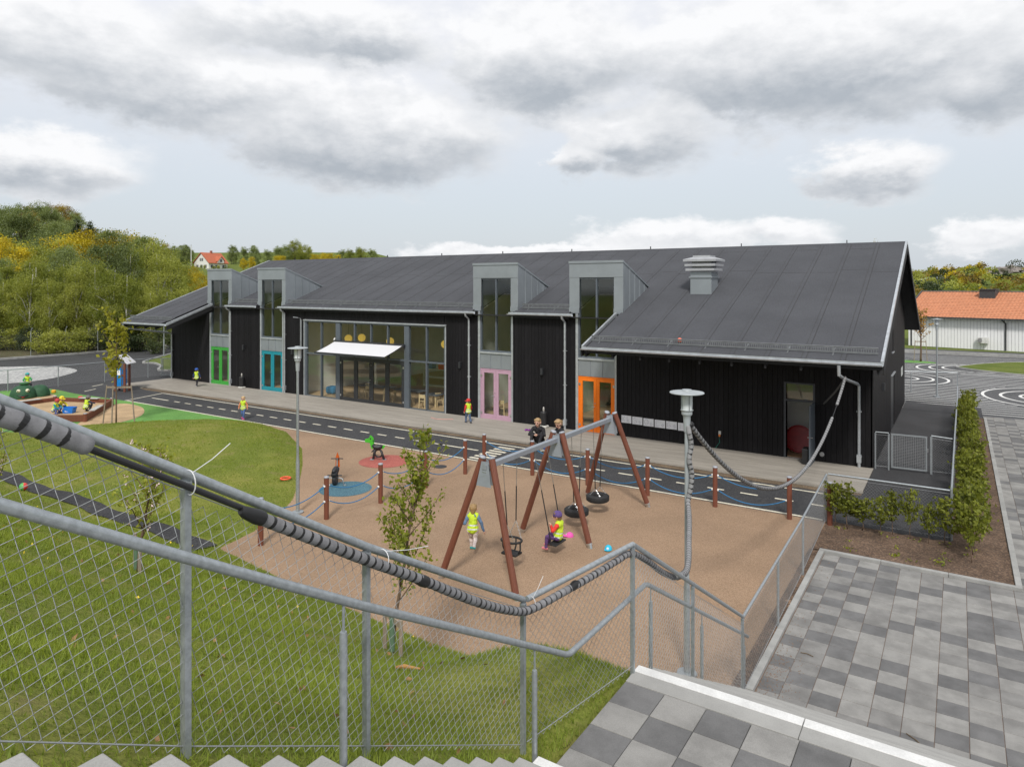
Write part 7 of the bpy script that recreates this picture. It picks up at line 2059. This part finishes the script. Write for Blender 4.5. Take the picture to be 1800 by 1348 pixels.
# --- wooded hill at the far right: one mass of crowns with bare rock between
rw = np.random.default_rng(31)
Cs = []; Tn = []; Sz = []
for key_i, (m_, cnt) in enumerate((('olive', 330), ('dark', 90))):
    pass
def mass(n, keyseed, sel):
    r = np.random.default_rng(keyseed); V_all = []; t_all = []; o = 0
    while o < n:
        x = r.uniform(-45, 150); y = r.uniform(245, 350)
        gz = float(FH(x, y))
        if gz < 1.0: continue
        D = f1.x * x + f1.y * y; S_ = (r1_.x * x + r1_.y * y) / D; u = 900 + 1210 * S_
        rock = (abs(u - 1770) < 28 and gz > 6 and gz < 10.5) or (abs(u - 1735) < 14 and 7 < gz < 9)
        if rock and r.random() < 0.92: continue
        rad = r.uniform(1.8, 3.6); h = r.uniform(3.5, 6.5); cnt = 170
        q = r.normal(0, 1, (cnt, 3)); q /= np.linalg.norm(q, axis=1)[:, None]; q *= r.uniform(0.55, 1.05, cnt)[:, None] ** 0.6
        q[:, 2] = np.abs(q[:, 2]) * 1.0 - 0.2
        lump = 1 + 0.25 * np.sin(q[:, 0] * 4 + o) * np.cos(q[:, 1] * 5 + o)
        C = np.column_stack([x + q[:, 0] * rad * lump, y + q[:, 1] * rad * lump, gz + h * 0.45 + q[:, 2] * h * 0.55 * lump])
        V_all.append(leaf_quads(C, 0.62, r)); tt = np.clip(r.normal(0.5, 0.25) + r.normal(0, 0.15, cnt), 0, 1); t_all.append(np.repeat(tt, 4)); o += 1
    return np.vstack(V_all), np.concatenate(t_all)
for key, n, sd_, lb in (('olive', 150, 41, 'bronze'), ('gold', 90, 42, 'golden'), ('birch', 170, 43, 'green'), ('dark', 90, 44, 'dark green')):
    V, tn = mass(n, sd_, None)
    o = link('hill_wood', np_mesh('hill_wood', V, np.arange(len(V)).reshape(-1, 4), LF[key], tn))
    tag(o, lb + ' tree crowns of the wooded hill behind the orange roof', 'wood', kind='stuff')
rock_m = M('hill_rock', (0.24, 0.215, 0.20), 0.9, 0, 0.25, 0.4, 0.6, 2)
for i, (u, D, rr_) in enumerate(((1770, 282, 3.6), (1786, 286, 3.0), (1738, 284, 2.0), (1755, 290, 2.4))):
    p = uv_dir(u) * D; ico = bmesh.new(); bmesh.ops.create_icosphere(ico, subdivisions=3, radius=1)
    for v in ico.verts:
        k = 1 + 0.25 * math.sin(v.co.x * 5 + i) * math.cos(v.co.z * 6) + 0.12 * math.sin(v.co.y * 13 + v.co.x * 9)
        v.co = Vector((v.co.x * rr_ * 1.6, v.co.y * rr_, v.co.z * rr_ * 0.7)) * k
    me = bpy.data.meshes.new('rock_outcrop'); ico.to_mesh(me); ico.free(); me.materials.append(rock_m)
    o = link('rock_outcrop', me); o.location = (p.x, p.y, float(FH(p.x, p.y)) + 0.6)
    tag(o, 'grey bare rock outcrop on the wooded hill, %s' % ('largest', 'at the picture edge', 'smallest, furthest left', 'between two others')[i], 'rock', 'rock outcrops on the hill')

# ================================================================ right background: white building with orange roof
e_ = Vector((0.967, -0.2566, 0)); n_ = Vector((0.2566, 0.967, 0)); o0 = Vector((-3.81, 69.9, 0.22))
MW = Matrix(((e_.x, n_.x, 0, o0.x), (e_.y, n_.y, 0, o0.y), (0, 0, 1, o0.z), (0, 0, 0, 1)))
wb = thing('white_building', tuple(o0), 'long white boarded building with orange tiled roof beyond the striped yard', 'building')
def wbox(mb, a0, a1, b0, b1, z0, z1):
    mb.add([MW @ Vector(p) for p in ((a0, b0, z0), (a1, b0, z0), (a1, b1, z0), (a0, b1, z0), (a0, b0, z1), (a1, b0, z1), (a1, b1, z1), (a0, b1, z1))], [(3, 2, 1, 0), (4, 5, 6, 7), (0, 1, 5, 4), (1, 2, 6, 5), (2, 3, 7, 6), (3, 0, 4, 7)])
    return mb
wbd = M('white_boarding', (0.78, 0.785, 0.79), 0.6, 0, 0.02, 1.5)
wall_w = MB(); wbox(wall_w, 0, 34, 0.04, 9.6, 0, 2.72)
ww = wall_w.build('wall', M('white_backing_gap_shade', (0.60, 0.60, 0.61), 0.8), wb)  # white wall coloured grey, so the gaps between the boards look shaded
bt = MB(); a = 0.02
while a < 34:
    wbox(bt, a, a + 0.20, 0.0, 0.045, 0.02, 2.70); a += 0.235
stuff(bt.build('wall_boards', wbd, ww))
EZ, RZ_, RB_ = 2.70, 4.70, 4.8
rf = MB(); na = 34; ROWS = 17
tile_mat = M('orange_clay_tile', (0.47, 0.195, 0.10), 0.8, 0, 0.10, 2.5, 0.1, 30, fine=0.08)
wave = 8; cols = int(34.8 / 0.26)
vs = []; fs = []
for r_ in range(ROWS):
    b0_ = -0.5 + (RB_ + 0.5) * r_ / ROWS; b1_ = -0.5 + (RB_ + 0.5) * (r_ + 1) / ROWS
    z0_ = EZ - 0.12 + (RZ_ - EZ + 0.12) * r_ / ROWS; z1_ = EZ - 0.12 + (RZ_ - EZ + 0.12) * (r_ + 1) / ROWS
    o = len(vs); jr = RT.uniform(-0.01, 0.01)
    for c in range(cols * 4 + 1):
        aa = -0.35 + c * 0.065; wv = 0.035 * (0.5 + 0.5 * math.cos(c * math.pi / 2)) + (0.006 * math.sin(c * 7.7 + r_ * 3.1))
        vs += [tuple(MW @ Vector((aa, b0_ + jr, z0_ + wv + 0.035))), tuple(MW @ Vector((aa, b1_ + jr, z1_ + wv))), tuple(MW @ Vector((aa, b0_ + jr, z0_ + wv - 0.02)))]
    for c in range(cols * 4):
        q = o + c * 3
        fs.append((q, q + 3, q + 4, q + 1)); fs.append((q + 2, q + 5, q + 3, q))
rf.add(vs, fs)
rfo = rf.build('roof', tile_mat, wb)
bk = MB(); bk.add([MW @ Vector(p) for p in ((-0.3, RB_, RZ_ - 0.02), (34.3, RB_, RZ_ - 0.02), (34.3, 10.1, EZ - 0.1), (-0.3, 10.1, EZ - 0.1))], [(0, 1, 2, 3)])
bk.build('back_slope', tile_mat, rfo)
gb2 = MB(); gb2.add([MW @ Vector(p) for p in ((0, 0.05, 2.6), (0, 9.6, 2.6), (0, RB_, RZ_ - 0.1))], [(0, 1, 2)]); gb2.build('gable', wbd, wb)
dkm = M('dark_grey_trim', (0.045, 0.047, 0.05), 0.5)
bg_ = MB()
for (p, q) in (((-0.38, -0.52, EZ - 0.15), (-0.38, RB_, RZ_ + 0.02)), ((-0.38, RB_, RZ_ + 0.02), (-0.38, 10.1, EZ - 0.1))): bg_.bar(MW @ Vector(p), MW @ Vector(q), 0.12, 0.22)
bg_.build('barge_board', dkm, rfo)
MB().bar(MW @ Vector((-0.3, RB_, RZ_ + 0.06)), MW @ Vector((34.3, RB_, RZ_ + 0.06)), 0.16, 0.08).build('ridge_tiles', M('grey_ridge', (0.16, 0.15, 0.15), 0.7), rfo)
MB().bar(MW @ Vector((-0.35, -0.56, EZ - 0.13)), MW @ Vector((34.3, -0.56, EZ - 0.13)), 0.12, 0.10).build('gutter', dkm, rfo)
MB().bar(MW @ Vector((-0.3, -0.2, EZ - 0.12)), MW @ Vector((34.2, -0.2, EZ - 0.12)), 0.6, 0.03).build('soffit', dkm, rfo)
chm = MB(); wbox(chm, 4.5, 5.65, 3.4, 4.5, 3.9, 4.90); wbox(chm, 4.42, 5.73, 3.3, 4.6, 4.90, 4.98); chm.build('chimney', dkm, rfo)
MB().tube([MW @ Vector(p) for p in ((7.0, -0.5, 2.5), (7.05, -0.2, 2.35), (7.15, -0.08, 2.2), (7.15, -0.08, 0.05))], 0.06, 8).build('downpipe', dkm, wb)
wbox(MB(), 0.18, 0.30, -0.03, 0.0, 0.0, 2.6).build('corner_trim', dkm, wb)
ac = wbox(MB(), 5.25, 6.0, -0.42, -0.10, 0.55, 1.05).build('cooling_unit', M('ac_white', (0.6, 0.6, 0.58), 0.5), wb, bevel=0.03)
MB().lathe([(0.19, 0), (0.19, 0.02), (0.05, 0.025)], MW @ Vector((5.5, -0.425, 0.8)), 20, Matrix.Rotation(R(90), 4, 'X')).build('fan_grille', M('fan_grey', (0.2, 0.2, 0.2), 0.5), ac)
rk = struct(thing('retaining_kerb', (0, 65, 0), 'low pale concrete edge between the yard and the grass verge', 'kerb'))
kerb_run((-40, 65.0), (40, 65.0), 0.25, -0.05, 0.24, rk, 2.5, wbd if False else kerb_concrete)
sheet('grass_verge', [(-59, 65.1), (60, 65.1), (60, 80), (-59, 80)], 0.215, grass_far)
sheet('verge_path', [(-59, 65.15), (60, 65.15), (60, 66.6), (-59, 66.9)], 0.222, asphalt_light)

# ---- striped yard: white contour lines
sheet('striped_yard', [(-36, 35.1), (40, 35.1), (40, 64.8), (-36, 64.8)], -0.006, asphalt_light)
sl_ = MB(); Zs = -0.001
def loopc(tip, half, length, sgn, n=26):
    """horseshoe line: tip point, half height in y, arms running off along x"""
    pts = []
    for i in range(n + 1):
        a = -math.pi / 2 + math.pi * i / n
        pts.append((tip[0] + sgn * (length * 0.35) * (1 - math.cos(a)), tip[1] + half * math.sin(a)))
    return [(tip[0] + sgn * length, pts[0][1] - 0.2)] + pts + [(tip[0] + sgn * length, pts[-1][1] + 0.2)]
loops = [((-2.06, 47.05), 1.55, 7, -1), ((-1.29, 47.1), 2.35, 7.5, -1), ((-0.53, 47.0), 3.1, 8, -1),
         ((0.96, 42.4), 3.6, 8, 1), ((1.71, 42.4), 2.6, 7, 1), ((2.51, 42.4), 1.7, 6, 1),
         ((-2.46, 54.2), 3.0, 8, 1), ((-1.73, 54.4), 2.5, 7, 1), ((-0.98, 54.6), 2.0, 6, 1)]
for tp_, hf, ln, sg in loops:
    sl_.ribbon([(x, y, Zs) for x, y in smooth_path([(p[0], p[1], 0) for p in loopc(tp_, hf, ln, sg)], 3) for x, y in ((x, y),)] if False else [(p[0], p[1], Zs) for p in smooth_path([(q[0], q[1], 0) for q in loopc(tp_, hf, ln, sg)], 3)], 0.14)
def blocked(x, y):
    if x < -0.45 + 0.0 and abs(y - 47.05) < 3.2 * math.sqrt(max(0, min(1, (-0.4 - x) / 1.2))): return True
    if x > 0.9 and abs(y - 42.4) < 3.7 * math.sqrt(max(0, min(1, (x - 0.85) / 1.6))): return True
    if x > -2.5 and abs(y - 54.4) < 3.1 * math.sqrt(max(0, min(1, (x + 2.55) / 1.6))): return True
    return False
y = 35.9
while y < 63.5:
    run = []
    for xx in np.arange(-14, 18, 0.15):
        yy = y + 0.10 * math.sin(xx * 0.35 + y)
        if blocked(xx, yy):
            if len(run) > 4: sl_.ribbon(run, 0.10)
            run = []
        else: run.append((xx, yy, Zs + 0.0008))
    if len(run) > 4: sl_.ribbon(run, 0.10)
    y += 0.56 + 0.012 * (y - 36)
struct(sl_.build('yard_line_markings', line_white))
sheet('side_path_apron', [(-2.16, 35.2), (0.8, 35.2), (0.8, 37.3), (-2.16, 37.6)], 0.003, MATS['smooth_asphalt'])
isl2 = smooth_poly([(-0.15, 54.7), (0.3, 55.8), (1.5, 58.0), (3.8, 60.5), (8, 62), (14, 61), (16, 56), (12, 52.2), (6, 51.6), (3.2, 52.0), (1.3, 53.0), (0.2, 54.0)], 5)
isl2k = struct(thing('oval_kerb', (2, 55, 0), 'pale kerb round the grass oval in the striped yard', 'kerb'))
struct(MB().prism(isl2, -0.02, 0.10).build('grass_oval', grass_far))
for a, b in zip(isl2, isl2[1:] + isl2[:1]):
    MB().bar((a[0], a[1], 0.04), (b[0], b[1], 0.04), 0.16, 0.14).build('kerb_stone', kerb_concrete, isl2k)
sheet('green_rubber_patch', smooth_poly([(-6, 57.2), (-3.3, 58.4), (-2, 58.2), (-1.4, 57.5), (-2.2, 56.8), (-6, 56.0)], 5), 0.003, rubber_green)
t = thing('tubular_barrier', (-2.15, 40.8, 0), 'thin grey tubular railing behind the gable corner', 'railing')
for xx, yy in ((-2.1, 40.8), (-0.10, 41.9)): MB().tube([(xx, yy, 0), (xx, yy, 1.05)], 0.022, 8).build('post', galv, t)
MB().tube([(-4.2, 40.5, 1.05), (-0.10, 41.9, 1.05)], 0.022, 8).build('rail', galv, t)

# ================================================================ young trees with stakes
def sapling(name, loc, h, label, leafk, n_br, per, size, seed, lean=(0, 0), spread=0.35, start=0.3, up=0.75, bark=None, stakes=None, stake_h=0.5, blossom=False, r0=0.02, boards=True, leafrad=0.05, cat='tree', group=None, guard=False):
    r = random.Random(seed); rn = np.random.default_rng(seed)
    x, y, z = loc
    t = thing(name, loc, label, cat, group)
    tr = MB(); n = 10
    pts = [Vector((x + lean[0] * (i / n) ** 1.3 + r.uniform(-.012, .012), y + lean[1] * (i / n) ** 1.3 + r.uniform(-.012, .012), z - 0.04 + h * 0.95 * i / n)) for i in range(n + 1)]
    tr.tube(pts, [r0 * (1 - 0.85 * i / n) + 0.003 for i in range(n + 1)], 8)
    br = MB(); L = []
    for b in range(n_br):
        f = start + (0.95 - start) * (b + r.random() * 0.6) / n_br
        i = min(int(f * n), n - 1); p = pts[i].lerp(pts[i + 1], f * n - i)
        a = b * 2.4 + r.uniform(-.5, .5); ln = spread * (1.15 - 0.75 * (f - start) / (1 - start)) * r.uniform(0.7, 1.25)
        d = Vector((math.cos(a), math.sin(a), up * r.uniform(0.8, 1.4))).normalized()
        q = [p]; m = 6
        for k in range(1, m + 1):
            d = (d + Vector((r.uniform(-.16, .16), r.uniform(-.16, .16), r.uniform(-.05, .16)))).normalized()
            q.append(q[-1] + d * ln / m)
        br.tube(q, [r0 * 0.35 * (1 - 0.8 * k / m) + 0.0015 for k in range(m + 1)], 5)
        for k in range(per):
            tpos = r.uniform(0.15, 1.05); kk = min(int(tpos * m), m - 1)
            c = q[kk].lerp(q[kk + 1], tpos * m - kk) + Vector((rn.normal(0, leafrad), rn.normal(0, leafrad), rn.normal(0, leafrad)))
            L.append(c)
        if r.random() < 0.7:
            s0 = q[3]; d2 = (d + Vector((r.uniform(-.8, .8), r.uniform(-.8, .8), r.uniform(-.2, .5)))).normalized()
            s1 = s0 + d2 * ln * 0.45
            br.tube([s0, s0.lerp(s1, 0.5) + Vector((0, 0, 0.01)), s1], [0.004, 0.003, 0.0015], 5)
            for k in range(per // 2):
                c = s0.lerp(s1, r.random()) + Vector((rn.normal(0, leafrad * .8), rn.normal(0, leafrad * .8), rn.normal(0, leafrad * .8))); L.append(c)
    tr.build('trunk', bark or bark_y, t, smooth=True)
    br.build('branches', bark or bark_y, t, smooth=True)
    C = np.array([tuple(c) for c in L])
    V = leaf_quads(C, size, rn, down=0.25)
    link('leaves', np_mesh('leaves', V, np.arange(len(V)).reshape(-1, 4), LF[leafk], np.repeat(np.clip(rn.normal(0.5, 0.27, len(C)), 0, 1), 4)), t)
    if blossom:
        k = rn.choice(len(C), max(12, len(C) // 9)); fl = []
        for q in C[k]:
            for _ in range(5): fl.append(q + rn.normal(0, 0.013, 3))
        V = leaf_quads(np.array(fl), 0.026, rn)
        link('blossom', np_mesh('blossom', V, np.arange(len(V)).reshape(-1, 4), M('apple_blossom', (0.72, 0.55, 0.58), 0.6, 0, 0.15, 40)), t)
    if stakes:
        tops = []
        for sx_, sy_, tx, ty in stakes:
            MB().tube([(x + sx_, y + sy_, z - 0.2), (x + tx, y + ty, z + stake_h)], [0.028, 0.024], 8).build('stake', stake_m, t, smooth='auto'); tops.append(Vector((x + tx, y + ty, z + stake_h - 0.06)))
        if boards:
            for a, b in zip(tops[:-1], tops[1:]): MB().bar(a + Vector((0, 0, -0.01)), b + Vector((0, 0, -0.01)), 0.02, 0.07).build('tie_board', stake_m, t)
    if guard:
        MB().lathe([(0.034, 0.02), (0.034, 0.45)], (x, y, z), 12, cap=False).build('trunk_guard', M('green_guard', (0.10, 0.17, 0.11), 0.7), t)
    return t
z_ = H1(-6.0, 6.45)
sapling('young_tree', (-6.0, 6.45, z_), 2.75, 'staked young pear tree with light green leaves in front of the swing', 'fresh', 20, 52, 0.056, 51, lean=(0.10, 0.55), spread=0.74, start=0.24, up=1.4, stakes=[(-0.22, 0.10, -0.22, 0.10), (0.20, -0.06, 0.20, -0.06)], stake_h=0.48, r0=0.022, leafrad=0.045, guard=True)
z_ = H1(-9.46, 5.1)
sapling('apple_tree', (-9.46, 5.1, z_), 1.75, 'small staked apple tree with pale blossom on the grass bank', 'fresh', 13, 42, 0.05, 52, lean=(0.25, 0.2), spread=0.75, start=0.25, up=1.5, stakes=[(-0.22, 0.1, -0.22, 0.1), (0.2, -0.06, 0.2, -0.06)], stake_h=0.46, blossom=True, r0=0.02, guard=True)
z_ = H1(-17.7, 6.5)
sapling('apple_tree', (-17.7, 6.5, z_), 1.5, 'small apple tree at the left picture edge on the bank', 'fresh', 10, 20, 0.05, 53, spread=0.6, start=0.25, up=1.2, blossom=True, r0=0.02)
z_ = max(H1(-28.1, 14.35), 0)
sapling('maple_tree', (-28.1, 14.35, z_), 4.45, 'young maple with three tall stakes by the sandbox', 'maple', 13, 30, 0.15, 54, lean=(0.0, 0.0), spread=1.35, start=0.36, up=1.0, stakes=[(-0.55, -0.25, -0.38, -0.17), (-0.16, -0.10, -0.12, -0.06), (0.55, 0.45, 0.44, 0.36)], stake_h=1.5, r0=0.03, leafrad=0.10)
sapling('small_tree', (-2.37, 58.0, 0), 3.9, 'thin staked tree with sparse rusty leaves before the white building', 'rust', 18, 14, 0.14, 55, spread=1.0, start=0.42, up=1.3, stakes=[(-0.45, 0, -0.35, 0), (0.4, 0.2, 0.3, 0.15)], stake_h=1.5, r0=0.07, leafrad=0.1)

# ================================================================ hedge
HK = []
for s_ in range(5):
    r = random.Random(70 + s_); rn = np.random.default_rng(70 + s_)
    h = 1.0; tr = MB(); L = []
    pts = [Vector((r.uniform(-.02, .02), r.uniform(-.02, .02), h * 0.95 * i / 6)) for i in range(7)]
    tr.tube(pts, [0.010 - 0.0012 * i for i in range(7)], 6)
    for b in range(17):
        f = 0.30 + 0.68 * b / 17; p = pts[int(f * 6)].lerp(pts[min(int(f * 6) + 1, 6)], f * 6 % 1)
        a = b * 2.4 + r.uniform(-.4, .4); ln = r.uniform(0.12, 0.42) * (1.15 - 0.55 * f)
        d = Vector((math.cos(a), math.sin(a), 0.55)).normalized(); e2 = p + d * ln
        tr.tube([p, p.lerp(e2, 0.5) + Vector((0, 0, 0.015)), e2 + Vector((0, 0, 0.01))], [0.004, 0.003, 0.0012], 4)
        for k in range(int(36 * ln / 0.3)): L.append(p.lerp(e2, r.uniform(0.15, 1.15)) + Vector((rn.normal(0, .042), rn.normal(0, .042), rn.normal(0, .028))))
    C = np.array([tuple(c) for c in L]); V = leaf_quads(C, 0.07, rn, down=0.1)
    HK.append((tr.mesh('stems', bark_y, True), np_mesh('leaves', V, np.arange(len(V)).reshape(-1, 4), LF['hedge'], np.repeat(np.clip(rn.normal(0.5, 0.28, len(C)), 0, 1), 4))))
def hedge(x, y, h, sx, label, group):
    t = thing('hedge_plant', (x, y, 0.03), label, 'shrub', group, local=True)
    t.rotation_euler.z = RT.uniform(0, 6.28); t.scale = (sx, sx, h)
    a, b = RT.choice(HK); link('stems', a, t); link('leaves', b, t)
for i in range(8):
    hedge(-2.42 + 0.31 * i + RT.uniform(-.07, .07), 17.10 + RT.uniform(-.14, .14), RT.uniform(0.65, 1.1), RT.uniform(0.65, 1.15), ORD[i] + ' young hornbeam shrub from the left before the short chain-link fence', 'short row of hedge shrubs')
y = 16.35; i = 0
TENS = ['', 'twenty-', 'thirty-']
def ordinal(n):
    if n < 16: return ORD[n]
    n += 1
    ex = {17: 'seventeenth', 18: 'eighteenth', 19: 'nineteenth', 20: 'twentieth', 30: 'thirtieth', 40: 'fortieth'}
    return ex[n] if n in ex else {2: 'twenty-', 3: 'thirty-', 4: 'forty-'}[n // 10] + ORD[n % 10 - 1]
while y < 34.4:
    hedge(0.22 + RT.uniform(-.14, .14), y, RT.uniform(0.95, 1.35), RT.uniform(0.85, 1.2), ordinal(i) + ' leafy hornbeam shrub from the near end of the long hedge', 'long row of hedge shrubs')
    y += RT.uniform(0.42, 0.58); i += 1
wd = np.random.default_rng(90)
cw0 = np.column_stack([wd.uniform(-2.3, 0.6, 16), wd.uniform(15.7, 17.2, 16)])[wd.integers(0, 16, 130)]
C = np.column_stack([cw0 + wd.normal(0, 0.06, (130, 2)), wd.uniform(0.045, 0.085, 130)])
V = leaf_quads(C, 0.05, wd)
o = link('weeds', np_mesh('weeds', V, np.arange(len(V)).reshape(-1, 4), LF['fresh'], np.repeat(wd.random(130), 4))); tag(o, 'small green weeds scattered over the soil bed', 'weeds', kind='stuff')

# soil crumbs and bits of bark washed over the kerb onto the slabs
cr = np.random.default_rng(95)
n = 420
cx_ = -2.33 + np.abs(cr.normal(0, 0.22, n)); cy_ = cr.uniform(9.5, 15.2, n); cy_[:260] = 9.55 + np.abs(cr.normal(0, 0.9, 260))
sz_ = cr.uniform(0.004, 0.013, n)
ang = cr.uniform(0, 6.28, n)
tri = []
for k in range(3):
    a = ang + k * 2.094
    tri.append(np.column_stack([cx_ + np.cos(a) * sz_, cy_ + np.sin(a) * sz_, np.full(n, 0.0015)]))
tri.append(np.column_stack([cx_, cy_, 0.002 + sz_ * 0.9]))
Vc_ = np.stack(tri, axis=1).reshape(-1, 3)
b4 = np.arange(n)[:, None] * 4
Fc_ = np.vstack([b4 + np.array([[0, 1, 3]]), b4 + np.array([[1, 2, 3]]), b4 + np.array([[2, 0, 3]])])
o = link('soil_crumbs', np_mesh('soil_crumbs', Vc_, Fc_, M('crumb_soil', (0.19, 0.125, 0.085), 0.95, 0, 0.3, 30))); tag(o, 'brown soil crumbs scattered over the slabs along the kerb', 'soil', kind='stuff')

# a few dry leaves and dandelions in the grass
dl = np.random.default_rng(96)
def scatter(n, x0, x1, y0, y1, size, mat, name, label, cat, lift):
    x = dl.uniform(x0, x1, n); y = dl.uniform(y0, y1, n)
    k = poly_sd(np.column_stack([x, y]), LAWN) > 0.1; x, y = x[k], y[k]
    C = np.column_stack([x, y, lawn_z(x, y) + lift])
    V = leaf_quads(C, size, dl)
    o = link(name, np_mesh(name, V, np.arange(len(V)).reshape(-1, 4), mat)); tag(o, label, cat, kind='stuff')
scatter(260, -16, -2.6, 0.8, 8.8, 0.05, M('dry_leaf', (0.26, 0.15, 0.06), 0.8, 0, 0.3, 30), 'fallen_leaves', 'small dry brown leaves scattered in the near grass', 'leaves', 0.03)
scatter(60, -20, -2.6, 0.8, 14, 0.035, M('dandelion', (0.70, 0.52, 0.03), 0.7), 'dandelions', 'tiny yellow dandelion heads in the lawn', 'flowers', 0.05)
